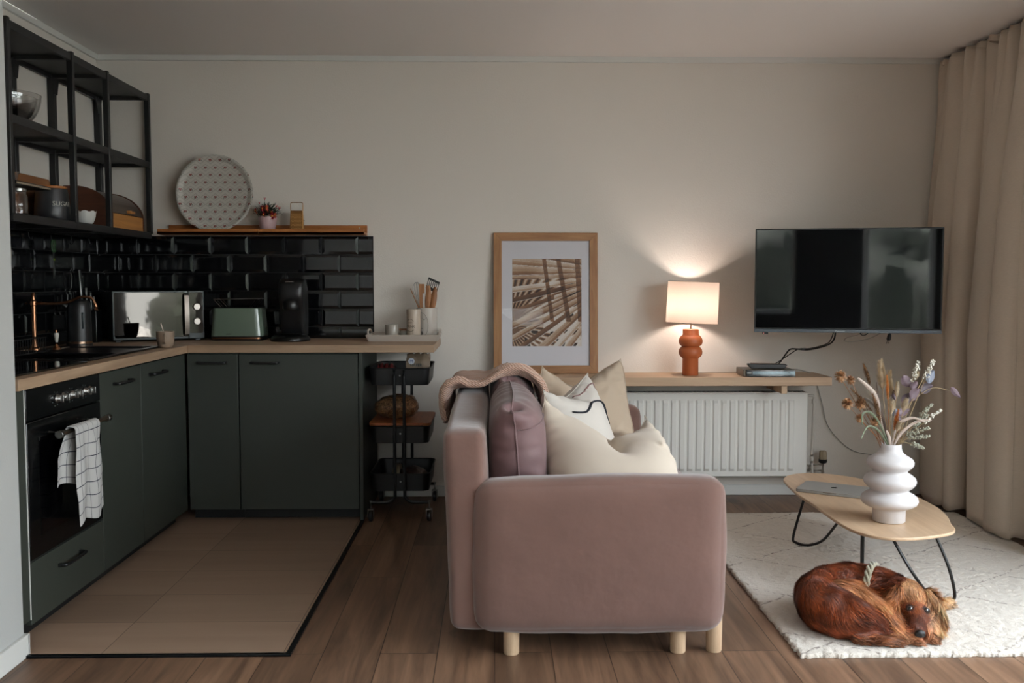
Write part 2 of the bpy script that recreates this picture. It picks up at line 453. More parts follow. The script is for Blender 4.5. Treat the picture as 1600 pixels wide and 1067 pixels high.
# bevelled black wall tiles
M_tile = mat('black_glazed_tile', '#0a0b0d', 0.07, spec=0.6, bump=0.02, bscale=6)
M_grout = mat('dark_grout', '#0e0f10', 0.8)
def tile_field(u0, u1, z0, z1, place, first):
    """u along the wall, tiles 0.2075 x 0.102; one bevelled surface"""
    b = B(); tw, th, g, bv, ht = 0.2075, 0.1025, 0.003, 0.015, 0.0045
    z = z1; row = 0
    while z > z0 + 1e-4:
        zz0 = max(z - th, z0); off = first + (row % 2) * tw / 2
        u = u1 - off
        us = [u1]
        while u > u0: us.append(u); u -= tw
        us.append(u0)
        for k in range(len(us) - 1):
            a, c = us[k+1] + g/2, us[k] - g/2
            if c - a < 0.02: continue
            l, r_ = a, c; bo, to = zz0 + g/2, z - g/2
            bw = min(bv, (r_-l)/3, (to-bo)/3)
            bl = bv if (us[k+1] - (u1 - off)) > -1e9 and abs((us[k]-us[k+1]) - tw) < 1e-3 else 0.002
            o = [place(l, bo, 0.001), place(r_, bo, 0.001), place(r_, to, 0.001), place(l, to, 0.001)]
            i_ = [place(l+bl, bo+bw, ht), place(r_-bl, bo+bw, ht), place(r_-bl, to-bw, ht), place(l+bl, to-bw, ht)]
            ov = [b.verts.new(p) for p in o]; iv = [b.verts.new(p) for p in i_]
            b.faces.new(iv)
            for q in range(4): b.faces.new((ov[q], ov[(q+1) % 4], iv[(q+1) % 4], iv[q]))
        z -= th; row += 1
    return b
t = thing('tile_backsplash', 'glossy black metro tiles on the back wall behind toaster and microwave', 'tiled backsplash', (-1.45, YB, WT))
b = tile_field(XL, -0.687, WT, 1.493, lambda u, z, h: (u, YB - 0.006 - h, z), 0.083)
obj('wall_tile', b, M_tile, t, smooth=None, recalc=False).data.flip_normals()
b = B(); box(b, XL, -0.6855, YB - 0.0065, YB, WT, 1.494); obj('grout_bed', b, M_grout, t, smooth=None)
t = thing('tile_backsplash', 'black tiles along the left wall beneath the hanging shelf unit', 'tiled backsplash', (XL, 4.2, WT))
b = tile_field(3.04, YB - 0.01, WT, 1.493, lambda u, z, h: (XL + 0.006 + h, u, z), 0.06)
obj('wall_tile', b, M_tile, t, smooth=None)
b = B(); box(b, XL, XL + 0.0065, 3.03, YB - 0.006, WT, 1.494); obj('grout_bed', b, M_grout, t, smooth=None)

def bar_handle(bm, p0, p1, out, r=0.005):
    p0 = Vector(p0); p1 = Vector(p1); o = Vector(out); d = (p1 - p0).normalized()
    pts = [p0, p0 + o * 0.75, p0 + o + d * 0.012, (p0 + p1) / 2 + o * 1.06, p1 + o - d * 0.012, p1 + o * 0.75, p1]
    tube(bm, bez(pts, 5), r, 8, squash=1.3)
    for p in (p0, p1): box(bm, p.x-0.006 if abs(o.x) < 1e-4 else min(p.x, p.x + o.x*0.35), p.x+0.006 if abs(o.x) < 1e-4 else max(p.x, p.x + o.x*0.35), p.y-0.006 if abs(o.y) < 1e-4 else min(p.y, p.y + o.y*0.35), p.y+0.006 if abs(o.y) < 1e-4 else max(p.y, p.y + o.y*0.35), p.z-0.006, p.z+0.006)

M_carc = mat('cabinet_carcass', '#4a524e', 0.6)
M_plinth = mat('dark_plinth', '#101112', 0.6)
# left run: sink cabinet and corner cabinet
def cabinet_left(y0, y1, hy0, hy1, label):
    t = thing('base_cabinet', label, 'cabinet', ((XL+XF)/2, (y0+y1)/2, 0))
    b = B(); box(b, XL + 0.01, XF - 0.022, y0 + 0.002, y1 - 0.002, 0.09, 0.872); obj('cabinet_body', b, M_carc, t, smooth=None)
    b = B(); box(b, XF - 0.02, XF, y0 + 0.0015, y1 - 0.0015, 0.07, 0.868); d = obj('door', b, M_green, t, bevel=0.0015)
    b = B(); bar_handle(b, (XF, hy0, 0.815), (XF, hy1, 0.815), (0.028, 0, 0)); obj('handle', b, M_blackmetal, d)
    b = B(); box(b, XF - 0.08, XF - 0.065, y0, y1, 0.006, 0.09); obj('plinth', b, M_plinth, t, smooth=None)
cabinet_left(3.715, 4.145, 3.85, 4.01, 'sage green base cabinet door just right of the oven, under the sink')
cabinet_left(4.147, 4.742, 4.25, 4.42, 'wide sage green base cabinet door on the left run, next to the inner corner')
def cabinet_back(x0, x1, hx0, hx1, label):
    t = thing('base_cabinet', label, 'cabinet', ((x0+x1)/2, 5.03, 0))
    b = B(); box(b, x0 + 0.002, x1 - 0.002, YFn + 0.022, YB - 0.02, 0.09, 0.872); obj('cabinet_body', b, M_carc, t, smooth=None)
    b = B(); box(b, x0 + 0.0015, x1 - 0.0015, YFn, YFn + 0.02, 0.067, 0.868); d = obj('door', b, M_green, t, bevel=0.0015)
    b = B(); bar_handle(b, (hx0, YFn, 0.825), (hx1, YFn, 0.825), (0, -0.028, 0)); obj('handle', b, M_blackmetal, d)
    b = B(); box(b, x0, x1, YFn + 0.08, YFn + 0.095, 0.006, 0.09); obj('plinth', b, M_plinth, t, smooth=None)
cabinet_back(-1.562, -1.304, -1.505, -1.365, 'narrow dark green base cabinet facing the room, left of the wide one')
cabinet_back(-1.301, -0.694, -1.235, -1.10, 'wide dark green base cabinet under the toaster and coffee machine')
b = B(); box(b, -0.691, -0.672, YFn - 0.005, YB, 0.006, 0.875); obj('end_panel', b, M_green, bevel=0.001, label='green side panel closing the end of the cabinets beside the trolley', cat='cabinet panel')
t = thing('filler_panel', 'narrow green filler strip between the white wall end and the oven', 'cabinet panel', (-1.9, 3.06, 0))
b = B(); box(b, XL + 0.01, XF, 3.046, 3.118, 0.09, 0.874); obj('panel', b, M_green, t, bevel=0.001)
b = B(); box(b, XF - 0.02, XF + 0.002, 3.118, 3.122, 0.09, 0.874); obj('white_edge', b, M_white, t, smooth=None, label='thin white edge strip')

# oven with drawer
M_oven = mat('oven_black_enamel', '#060708', 0.18, spec=0.5)
t = thing('built_in_oven', 'black built-in oven with six silver knobs and a steel bar handle', 'oven', (-1.88, 3.42, 0))
oy0_, oy1_ = 3.124, 3.712
b = B(); box(b, XL + 0.02, XF - 0.03, oy0_, oy1_, 0.285, 0.872); obj('oven_body', b, M_blackmetal, t, smooth=None)
b = B(); box(b, XF - 0.03, XF + 0.004, oy0_ + 0.002, oy1_ - 0.002, 0.765, 0.872); cp = obj('control_panel', b, M_oven, t, bevel=0.002)
b = B(); box(b, XF - 0.03, XF + 0.004, oy0_ + 0.002, oy1_ - 0.002, 0.29, 0.76); od = obj('oven_door', b, M_oven, t, bevel=0.003)
b = B(); box(b, XF + 0.004, XF + 0.0055, oy0_ + 0.08, oy1_ - 0.07, 0.36, 0.70); obj('door_window', b, M_blackgloss, od, smooth=None)
for i, y in enumerate((3.345, 3.392, 3.462, 3.503, 3.575, 3.612)):
    z = 0.817; b = B(); xk = XF + 0.004
    vs = lathe(b, [(0, 0), (0.0165, 0), (0.0165, 0.003), (0.0135, 0.006), (0.012, 0.016), (0.010, 0.018), (0, 0.018)], 20)
    xf(b, vs, TR(xk, y, z) @ RY(PI/2))
    box(b, xk + 0.010, xk + 0.026, y - 0.0035, y + 0.0035, z - 0.013, z + 0.013)
    obj('knob', b, M_chrome, cp, bevel=0.001, smooth=40)
for k in range(3):
    yc = (3.345, 3.462, 3.575)[k] - 0.008; b = B()
    for a in range(6):
        an = math.radians(60 + a * 48); y = yc + 0.026 * math.cos(an) ; z = 0.817 + 0.026 * math.sin(an)
        vs = lathe(b, [(0, 0), (0.0016, 0), (0.0016, 0.0004), (0, 0.0004)], 8); xf(b, vs, TR(XF + 0.0042, y, z) @ RY(PI/2))
    obj('dial_marks', b, mat('dial_print', '#7c8a8a', 0.5), cp)
b = B(); hx, hz = XF + 0.062, 0.705
cyl(b, (hx, 3.245, hz), (hx, 3.625, hz), 0.0105, n=20)
hd = obj('oven_handle', b, mat('steel_bar', '#8a7c6c', 0.3, 1.0), t, smooth=40)
for y in (3.28, 3.59):
    b = B(); cyl(b, (XF, y, hz), (hx, y, hz), 0.007, n=12); obj('handle_bracket', b, M_chrome, hd)
b = B(); cyl(b, (hx, 3.228, hz), (hx, 3.247, hz), 0.0145, n=24); obj('end_cap', b, M_chrome, hd, bevel=0.001, smooth=40)
b = B(); cyl(b, (hx, 3.623, hz), (hx, 3.648, hz), 0.0145, n=24); obj('end_cap', b, M_chrome, hd, bevel=0.001, smooth=40)
t = thing('oven_drawer', 'low sage green drawer front below the oven', 'drawer', (-1.9, 3.42, 0))
b = B(); box(b, XF - 0.02, XF, oy0_, oy1_, 0.07, 0.281); dr = obj('drawer_front', b, M_green, t, bevel=0.0015)
b = B(); box(b, XL + 0.02, XF - 0.022, oy0_, oy1_, 0.09, 0.28); obj('drawer_box', b, M_carc, t, smooth=None)
b = B(); bar_handle(b, (XF, 3.33, 0.215), (XF, 3.50, 0.215), (0.028, 0, 0)); obj('handle', b, M_blackmetal, dr)
b = B(); box(b, XF - 0.08, XF - 0.065, oy0_ - 0.07, oy1_, 0.006, 0.09); obj('plinth', b, M_plinth, t, smooth=None)

# worktops
b = B(); prism(b, [(XL + 0.007, 3.046), (-1.548, 3.046), (-1.548, 4.718), (-1.548, 4.722), (XL + 0.007, YB - 0.012)], 0.877, WT)
obj('worktop', b, M_oaktop_y, bevel=0.002, label='light oak worktop over the oven and sink, running along the left wall', cat='worktop')
b = B(); prism(b, [(-1.546, 4.722), (-0.305, 4.722), (-0.305, YB - 0.014), (XL + 0.012, YB - 0.014)], 0.877, WT)
obj('worktop', b, M_oaktop, bevel=0.002, label='light oak worktop along the back wall, jutting out over the trolley', cat='worktop')

# hob, sink, faucet
b = B(); vs = prism(b, rrect(-2.12, -1.60, 3.13, 3.69, 0.008, 3), WT + 0.0005, WT + 0.007); obj('hob', b, M_blackgloss, bevel=0.001, label='black glass hob set in the worktop above the oven', cat='hob')
M_sink = mat('black_composite', '#08090b', 0.3)
t = thing('sink', 'black composite sink with a ribbed drainer set into the left worktop', 'sink', (-1.86, 4.1, WT))
b = B()
X0, X1, Y0, Y1 = -2.12, -1.625, 3.76, 4.56
for x0, x1, y0, y1 in ((X0, X1, Y0, Y0 + 0.03), (X0, X1, Y1 - 0.03, Y1), (X0, X0 + 0.07, Y0, Y1), (X1 - 0.03, X1, Y0, Y1), (X0, X1, 4.10, 4.13)): box(b, x0, x1, y0, y1, WT + 0.0005, WT + 0.009)
obj('sink_rim', b, M_sink, t, bevel=0.003)
b = B(); box(b, X0 + 0.07, X1 - 0.03, 4.13, Y1 - 0.03, WT + 0.0005, WT + 0.002); obj('basin', b, M_sink, t)
b = B(); box(b, X0 + 0.07, X1 - 0.03, Y0 + 0.03, 4.10, WT + 0.0005, WT + 0.003)
for k in range(11): cyl(b, (X0 + 0.09, Y0 + 0.05 + k * 0.026, WT + 0.004), (X1 - 0.05, Y0 + 0.05 + k * 0.026, WT + 0.004), 0.003, n=8)
obj('drainer', b, M_sink, t)
# bridge faucet in copper
t = thing('kitchen_faucet', 'copper bridge faucet with a long curved spout and white porcelain lever', 'faucet', (-2.13, 4.33, WT))
fx, fy = -2.105, 4.30
b = B()
vs = lathe(b, [(0, 0), (0.026, 0), (0.026, 0.006), (0.014, 0.014), (0.011, 0.03), (0.0095, 0.05), (0.0095, 0.20), (0.014, 0.205), (0.014, 0.222), (0.008, 0.228), (0.006, 0.245), (0.0085, 0.252), (0.004, 0.262), (0, 0.264)], 24, (fx, fy, WT + 0.009))
obj('column', b, M_copper, t)
b = B(); zz = WT + 0.222
tube(b, bez([(fx + 0.01, fy, zz), (fx + 0.09, fy + 0.01, zz - 0.001), (fx + 0.15, fy + 0.015, zz + 0.006), (fx + 0.205, fy + 0.02, zz + 0.028), (fx + 0.25, fy + 0.024, zz + 0.024), (fx + 0.268, fy + 0.026, zz - 0.004), (fx + 0.272, fy + 0.027, zz - 0.02)], 6), 0.0065, 12)
cyl(b, (fx + 0.272, fy + 0.027, zz - 0.032), (fx + 0.272, fy + 0.027, zz - 0.016), 0.010, n=16)
cyl(b, (fx + 0.008, fy, zz), (fx + 0.035, fy + 0.003, zz), 0.009, n=14)
cyl(b, (fx - 0.035, fy - 0.003, zz), (fx - 0.005, fy, zz), 0.006, n=14)
obj('spout', b, M_copper, t)
b = B(); lx, ly = fx + 0.09, fy + 0.02
vs = lathe(b, [(0, 0), (0.020, 0), (0.018, 0.006), (0.007, 0.016), (0.005, 0.024), (0, 0.024)], 20, (lx, ly, WT + 0.009))
lv = obj('lever_base', b, M_copper, t)
b = B(); lathe(b, [(0, 0.062), (0.003, 0.062), (0.005, 0.068), (0.002, 0.078), (0, 0.079)], 16, (lx, ly, WT + 0.022)); obj('lever_tip', b, M_copper, lv)
b = B(); lathe(b, [(0, 0.02), (0.006, 0.02), (0.009, 0.04), (0.0115, 0.055), (0.010, 0.063), (0, 0.066)], 20, (lx, ly, WT + 0.022)); obj('lever_grip', b, mat('white_porcelain', '#cfcac0', 0.25), lv, label='white porcelain grip')
# ================================================================== SOFT THINGS: a small cloth solver for pillows and throws
def _con(X, a, b, L, k):
    d = X[b] - X[a]; l = np.sqrt((d * d).sum(-1, keepdims=True)) + 1e-9
    c = d * (0.5 * k * (l - L) / l)
    X[a] += c; X[b] -= c

class Pillow:
    def __init__(self, w, h, n, m, init, seed=0, vol=0.12, iters=260, sub=6, grav=-9.8, pins=None, collide=None, shrink=0.0, bend=0.35, damp=0.97, noise_amp=0.012, seamk=1.0):
        rng = np.random.RandomState(seed)
        u = np.linspace(-w/2, w/2, n); v = np.linspace(-h/2, h/2, m)
        U, V = np.meshgrid(u, v, indexing='ij')
        hx, hy = u[1] - u[0], v[1] - v[0]; hd = math.hypot(hx, hy)
        bulge = (1 - (2*U/w)**2) * (1 - (2*V/h)**2)
        X = np.zeros((2, n, m, 3))
        for s in (0, 1):
            X[s, ..., 0] = U; X[s, ..., 1] = V; X[s, ..., 2] = (1 if s == 0 else -1) * bulge * vol * 0.35
        cut = 1 - 0.11 * ((2*U/w)**2 * (2*V/h)**2) ** 3
        X[..., :2] *= cut[None, ..., None]
        PT = np.stack([U * cut, V * cut], -1)
        for q in range(5):
            k = rng.uniform(8, 26, 2); ph = rng.uniform(0, 6.28, 2)
            X[..., 2] += noise_amp * 0.3 * np.sin(U * k[0] + ph[0]) * np.sin(V * k[1] + ph[1])
        R = np.array(init)[:3, :3]; T = np.array(init)[:3, 3]
        X = X @ R.T + T
        P = X.copy(); dt = 1/60.0/2
        vt = w * h * vol * 0.55
        s_ = slice
        def colors(axis, step):
            out = []
            nn = n if axis == 0 else m
            for o in range(2 * step):
                if step == 1 and o > 1: break
                i = np.arange(o, nn - step, 2 * step) if step > 1 else np.arange(o, nn - 1, 2)
                if len(i) == 0: continue
                if axis == 0: out.append(((s_(None), i), (s_(None), i + step)))
                else: out.append(((s_(None), s_(None), i), (s_(None), s_(None), i + step)))
            return out
        def rl(a, b):
            d = PT[b[1:] if len(b) > 2 else b[1:]] - PT[a[1:]]; return np.sqrt((d*d).sum(-1, keepdims=True))[None]
        st = [(a, b, hx, 1.0) for a, b in colors(0, 1)] + [(a, b, hy, 1.0) for a, b in colors(1, 1)]
        bd = [(a, b, 2*hx, bend) for a, b in colors(0, 2)] + [(a, b, 2*hy, bend) for a, b in colors(1, 2)]
        sh = []
        for o in (0, 1):
            i = np.arange(o, n - 1, 2)
            sh.append(((s_(None), i, s_(0, m-1)), (s_(None), i + 1, s_(1, m)), hd, 0.3))
            sh.append(((s_(None), i, s_(1, m)), (s_(None), i + 1, s_(0, m-1)), hd, 0.3))
        st = [(a, b, rl(a, b), k) for a, b, L, k in st]; bd = [(a, b, rl(a, b), k) for a, b, L, k in bd]; sh = [(a, b, rl(a, b), k) for a, b, L, k in sh]
        for it in range(iters):
            vel = (X - P) * damp; P = X.copy()
            du = X[:, 1:, :, :] - X[:, :-1, :, :]; dv = X[:, :, 1:, :] - X[:, :, :-1, :]
            N = np.zeros_like(X)
            fn = np.cross(du[:, :, :-1], dv[:, :-1])
            fn[1] *= -1
            N[:, :-1, :-1] += fn; N[:, 1:, :-1] += fn; N[:, :-1, 1:] += fn; N[:, 1:, 1:] += fn
            cen = X.mean((0, 1, 2))
            fc = (X[:, :-1, :-1] + X[:, 1:, 1:]) / 2 - cen
            vv = (fn * fc).sum() / 3
            p = max(0.0, min(3.0, (vt - vv) / vt * 6))
            acc = N * (p * 0.25 / (hx * hy)) * 40.0
            acc[..., 2] += grav
            X = X + vel + acc * dt * dt
            t = min(1.0, it / (iters * 0.45))
            for q in range(sub):
                for a, b, L, k in st: _con(X, a, b, L, k)
                for a, b, L, k in sh: _con(X, a, b, L, k)
                for a, b, L, k in bd: _con(X, a, b, L, k)
                for ss in ((0, s_(None)), (n-1, s_(None)), (s_(None), 0), (s_(None), m-1)):
                    mm = (X[(0,) + ss] + X[(1,) + ss]) / 2; X[(0,) + ss] = mm; X[(1,) + ss] = mm
                if pins:
                    for (i, j), tg in pins:
                        i = i % n; j = j % m
                        st0 = self_start = X[0, i, j]
                        X[:, i, j] += (np.array(tg) - X[:, i, j]) * (0.1 + 0.25 * t)
                if collide is not None: X = collide(X, P)
        self.X = X; self.n = n; self.m = m
    def mesh(self):
        n, m = self.n, self.m; V = []; idx = np.zeros((2, n, m), int); UV = []
        for s in (0, 1):
            for i in range(n):
                for j in range(m):
                    edge = i in (0, n-1) or j in (0, m-1)
                    if s == 1 and edge: idx[1, i, j] = idx[0, i, j]; continue
                    idx[s, i, j] = len(V); V.append(self.X[s, i, j]); UV.append((i/(n-1), j/(m-1)))
        F = []
        for i in range(n-1):
            for j in range(m-1):
                a, b, c, d = idx[0, i, j], idx[0, i+1, j], idx[0, i+1, j+1], idx[0, i, j+1]; F.append((a, b, c, d))
                a, b, c, d = idx[1, i, j], idx[1, i+1, j], idx[1, i+1, j+1], idx[1, i, j+1]; F.append((d, c, b, a))
        return np.array(V), F, UV
    def at(self, s, u, v):
        x = u * (self.n - 1); y = v * (self.m - 1); i = min(int(x), self.n-2); j = min(int(y), self.m-2); fx = x - i; fy = y - j
        X = self.X[s]
        p = X[i, j]*(1-fx)*(1-fy) + X[i+1, j]*fx*(1-fy) + X[i, j+1]*(1-fx)*fy + X[i+1, j+1]*fx*fy
        nn = np.cross(X[i+1, j] - X[i, j], X[i, j+1] - X[i, j]); nn /= np.linalg.norm(nn) + 1e-9
        if s == 1: nn = -nn
        return Vector(p), Vector(nn)
    def seam(self):
        n, m = self.n, self.m; X = self.X[0]
        loop = [X[i, 0] for i in range(n-1)] + [X[n-1, j] for j in range(m-1)] + [X[i, m-1] for i in range(n-1, 0, -1)] + [X[0, j] for j in range(m-1, 0, -1)]
        return [Vector(p) for p in loop]

def pillow_obj(name, P, m, label, group=None, cat='cushion', seam_mat=None, seam_r=0.0022):
    uu = np.linspace(0, 1, P.n)[:, None]; vv = np.linspace(0, 1, P.m)[None, :]; du = np.minimum(uu, 1-uu) + 0*vv; dv = np.minimum(vv, 1-vv) + 0*uu
    e = np.minimum(du, dv); ph = np.where(du < dv, vv * 47 + 3*np.sin(vv*9), uu * 47 + 3*np.sin(uu*9))
    for s in (0, 1):
        X = P.X[s]; N_ = np.cross(np.gradient(X, axis=0), np.gradient(X, axis=1)); N_ /= np.linalg.norm(N_, axis=-1, keepdims=True) + 1e-9
        X += (N_ if s == 0 else -N_) * (0.0045 * np.sin(ph) * np.exp(-((e - 0.09) / 0.06) ** 2))[..., None]
    V, F, UV = P.mesh()
    o = npmesh(name, V, F, m, None, 180, label, cat, group, UV=UV)
    md = o.modifiers.new('smooth', 'SUBSURF'); md.levels = 1; md.render_levels = 1
    if seam_mat:
        b = B(); tube(b, P.seam(), seam_r, 6, closed=True); obj('seam', b, seam_mat, o)
    return o

def rbox(x0, x1, y0, y1, z0, z1, r, n=14, puff=0.0, seed=0, wob=0.0):
    """rounded upholstered block, softly puffed; returns a bmesh"""
    b = B(); c = np.array([(x0+x1)/2, (y0+y1)/2, (z0+z1)/2]); h = np.array([(x1-x0)/2, (y1-y0)/2, (z1-z0)/2])
    bmesh.ops.create_cube(b, size=2.0)
    bmesh.ops.subdivide_edges(b, edges=b.edges, cuts=n, use_grid_fill=True)
    for v in b.verts:
        q = np.array(v.co)
        # concentrate lines near the edges
        q = np.sign(q) * (1 - (1 - np.abs(q)) ** 1.6)
        p = q * h; rr = min(r, h.min() * 0.98); inner = np.clip(p, -(h - rr), h - rr); d = p - inner; l = np.linalg.norm(d)
        if l > 1e-9: p = inner + d / l * rr
        pf = puff * np.prod([1 - min(1, abs(q[k])) ** 2.5 if abs(q[k]) < 0.999 else 1 for k in range(3)])
        on = np.abs(q) > 0.999
        if on.sum() == 1: p = p + np.where(on, np.sign(q), 0) * pf
        w = Vector(p + c)
        if wob: w += mnoise.noise_vector(w * 9 + Vector((seed, seed, 0))) * wob
        v.co = w
    return b
# ================================================================== SOFA
def fabric(name, col, col2=None, bump=0.25, sc=900, sheen=0.5, var=0.08, rough=0.95):
    m = mat(name, col, rough, var=var, vscale=5, spec=0.15, sheen=sheen)
    nt = m.node_tree; N = nt.nodes; L = nt.links; b = N['Principled BSDF']
    tc = N.new('ShaderNodeTexCoord')
    n1 = N.new('ShaderNodeTexNoise'); n1.inputs['Scale'].default_value = sc; n1.inputs['Detail'].default_value = 1
    n2 = N.new('ShaderNodeTexNoise'); n2.inputs['Scale'].default_value = 14; n2.inputs['Detail'].default_value = 3
    L.new(tc.outputs['Object'], n1.inputs[0]); L.new(tc.outputs['Object'], n2.inputs[0])
    b1 = N.new('ShaderNodeBump'); b1.inputs['Strength'].default_value = bump; b1.inputs['Distance'].default_value = 0.0015
    b2 = N.new('ShaderNodeBump'); b2.inputs['Strength'].default_value = bump; b2.inputs['Distance'].default_value = 0.012
    L.new(n1.outputs[0], b1.inputs['Height']); L.new(n2.outputs[0], b2.inputs['Height'])
    L.new(b2.outputs[0], b1.inputs['Normal']); L.new(b1.outputs[0], b.inputs['Normal'])
    return m
M_sofa = fabric('dusty_pink_upholstery', '#6d534b', sheen=0.45)
M_mauve = fabric('mauve_cushion_cover', '#6c5253', bump=0.15, sheen=0.2, rough=0.6)
M_mauve.node_tree.nodes['Principled BSDF'].inputs['Specular IOR Level'].default_value = 0.4
M_cream = fabric('cream_cotton', '#c6b9aa', bump=0.12, sheen=0.2, var=0.03)
M_ecru = fabric('ecru_linen', '#bdab97', bump=0.2, sheen=0.2, var=0.04)
M_ivory = fabric('ivory_cotton', '#cdc6be', bump=0.15, sheen=0.2, var=0.03)

sofa = thing('sofa', 'dusty pink upholstered sofa on short round wooden legs, seen from its arm end', 'sofa', (0.33, 3.95, 0))
b = rbox(-0.062, 0.752, 2.955, 3.085, 0.088, 0.592, 0.05, puff=0.012, wob=0.004)
for v in b.verts:
    if v.co.z > 0.5: v.co.z += 0.010 * (v.co.x / 0.7) - 0.006
arm = obj('armrest', b, M_sofa, sofa, smooth=180)
b = rbox(-0.062, 0.765, 4.80, 4.93, 0.088, 0.592, 0.05, puff=0.012, wob=0.004, seed=3); obj('armrest', b, M_sofa, sofa, smooth=180)
b = rbox(-0.170, -0.030, 3.00, 4.93, 0.085, 0.748, 0.03, n=18, puff=0.006, wob=0.004, seed=5)
for v in b.verts: v.co.x += 0.028 * (1 - v.co.z / 0.75) + 0.01 * (1 if v.co.z < 0.14 else 0) * (1 - v.co.z / 0.14)
obj('backrest', b, M_sofa, sofa, smooth=180)
b = rbox(-0.03, 0.785, 3.088, 4.797, 0.088, 0.30, 0.03, puff=0.004, seed=6); obj('seat_base', b, M_sofa, sofa, smooth=180)
b = rbox(-0.025, 0.79, 3.09, 4.795, 0.302, 0.455, 0.045, n=20, puff=0.012, wob=0.004, seed=8); obj('seat_cushion', b, M_sofa, sofa, smooth=180)
for x, y in ((0.056, 3.03), (0.613, 3.035), (0.735, 3.04), (0.056, 4.86), (0.70, 4.86)):
    b = B(); lathe(b, [(0, 0), (0.024, 0), (0.026, 0.004), (0.027, 0.12), (0, 0.12)], 24, (x, y, 0)); obj('leg', b, M_palewood, sofa)
b = B(); box(b, 0.786, 0.7875, 3.13, 3.17, 0.13, 0.175); obj('care_tag', b, M_white, sofa, smooth=None, label='small white care tag')

def floor_col(z0, xmin=None, ymin=None, ymax=None, xmax=None):
    def f(X, P):
        d = X[..., 2] < z0
        X[..., 2] = np.maximum(X[..., 2], z0)
        X[..., :2] = np.where(d[..., None], X[..., :2] * 0.2 + P[..., :2] * 0.8, X[..., :2])
        if xmin is not None: X[..., 0] = np.maximum(X[..., 0], xmin)
        if xmax is not None: X[..., 0] = np.minimum(X[..., 0], xmax)
        if ymin is not None: X[..., 1] = np.maximum(X[..., 1], ymin)
        if ymax is not None: X[..., 1] = np.minimum(X[..., 1], ymax)
        return X
    return f
def basis(c, u, v):
    """matrix with local x=u, y=v, z=u x v at c"""
    u = Vector(u).normalized(); v = Vector(v); v = (v - u * v.dot(u)).normalized(); w = u.cross(v)
    M = Matrix((u, v, w)).transposed().to_4x4(); M.translation = Vector(c); return M

# two mauve back cushions
PC = Pillow(0.88, 0.47, 46, 26, basis((0.078, 3.56, 0.68), (0, 1, 0), (-0.06, 0, 1)), seed=2, vol=0.22, iters=170, sub=6, grav=-1.0,
    pins=[((0, -1), (0.050, 3.16, 0.765)), ((-1, -1), (0.055, 3.93, 0.78)), ((0, 0), (0.075, 3.14, 0.485)), ((-1, 0), (0.075, 3.94, 0.49))],
    collide=floor_col(0.470, -0.020, 3.10, 3.975, 0.185))
c1 = pillow_obj('back_cushion', PC, M_mauve, 'mauve sofa back cushion nearest the camera, its gathered end facing us', seam_mat=M_mauve, seam_r=0.0035)
b = B()
tube(b, [p + n * 0.001 for p, n in (PC.at(0 if PC.at(0, .5, .5)[1].x > 0 else 1, u, 0.72) for u in np.linspace(0.01, 0.99, 60))], 0.003, 6); obj('cover_seam', b, M_mauve, c1)
PC = Pillow(0.82, 0.47, 40, 26, basis((0.078, 4.38, 0.68), (0, 1, 0), (-0.06, 0, 1)), seed=5, vol=0.22, iters=170, sub=6, grav=-1.0,
    pins=[((0, -1), (0.050, 4.03, 0.78)), ((-1, -1), (0.055, 4.73, 0.78)), ((0, 0), (0.075, 4.02, 0.49)), ((-1, 0), (0.075, 4.74, 0.49))],
    collide=floor_col(0.470, -0.020, 3.98, 4.78, 0.185))
pillow_obj('back_cushion', PC, M_mauve, 'far mauve sofa back cushion, half covered by the knitted throw', seam_mat=M_mauve, seam_r=0.0035)

# pillows
P1 = Pillow(0.60, 0.56, 48, 44, basis((0.42, 3.42, 0.64), (1, 0.4, -0.1), (-0.05, 0.5, 0.8)), seed=11, vol=0.15, iters=260, sub=6, grav=-4.0,
    pins=[((0, -1), (0.180, 3.42, 0.850)), ((-1, -1), (0.585, 3.66, 0.735)), ((21, -1), (0.405, 3.56, 0.645)), ((23, -3), (0.41, 3.48, 0.63)), ((25, 30), (0.40, 3.36, 0.585)), ((38, 26), (0.60, 3.22, 0.66)), ((0, 0), (0.20, 3.14, 0.49)), ((-1, 0), (0.66, 3.20, 0.49))],
    collide=floor_col(0.478, 0.165, 3.095, None, 0.70), bend=0.12)
def crease0(P, F, amp, rad, k, seed=0):
    D = P.X - np.array(F); d = np.linalg.norm(D, axis=-1); a = np.arctan2(D[..., 2], D[..., 0]); w = np.exp(-(d / rad) ** 2) * (1 - np.exp(-(d / 0.03) ** 2))
    P.X[..., 1] -= amp * w * np.sin(a * k + 4 * d / rad + seed); P.X[..., 2] += amp * 0.4 * w * np.cos(a * k + seed)
crease0(P1, (0.405, 3.48, 0.64), 0.011, 0.13, 5, 1.0); crease0(P1, (0.585, 3.62, 0.72), 0.009, 0.10, 6, 0.3); crease0(P1, (0.34, 3.3, 0.56), 0.007, 0.10, 4, 2.0)
pillow_obj('pillow', P1, M_cream, 'big crumpled cream pillow with a deep fold, lying just behind the near arm', cat='pillow', seam_mat=M_cream)
P2 = Pillow(0.46, 0.44, 38, 36, basis((0.33, 3.95, 0.66), (0.6, 0.75, 0.05), (-0.2, 0.10, 0.95)), seed=21, vol=0.16, iters=170, sub=6, grav=-1.5,
    pins=[((-1, -1), (0.420, 4.13, 0.845)), ((0, -1), (0.20, 3.80, 0.80)), ((0, 0), (0.33, 3.72, 0.49)), ((-1, 0), (0.53, 4.06, 0.49))], collide=floor_col(0.475, 0.185), bend=0.3)
crease0(P2, (0.40, 3.95, 0.70), 0.006, 0.12, 5, 0.5)
p2 = pillow_obj('pillow', P2, M_ivory, 'ivory pillow embroidered with a navy and a mauve line, mid sofa', cat='pillow', seam_mat=M_ivory)
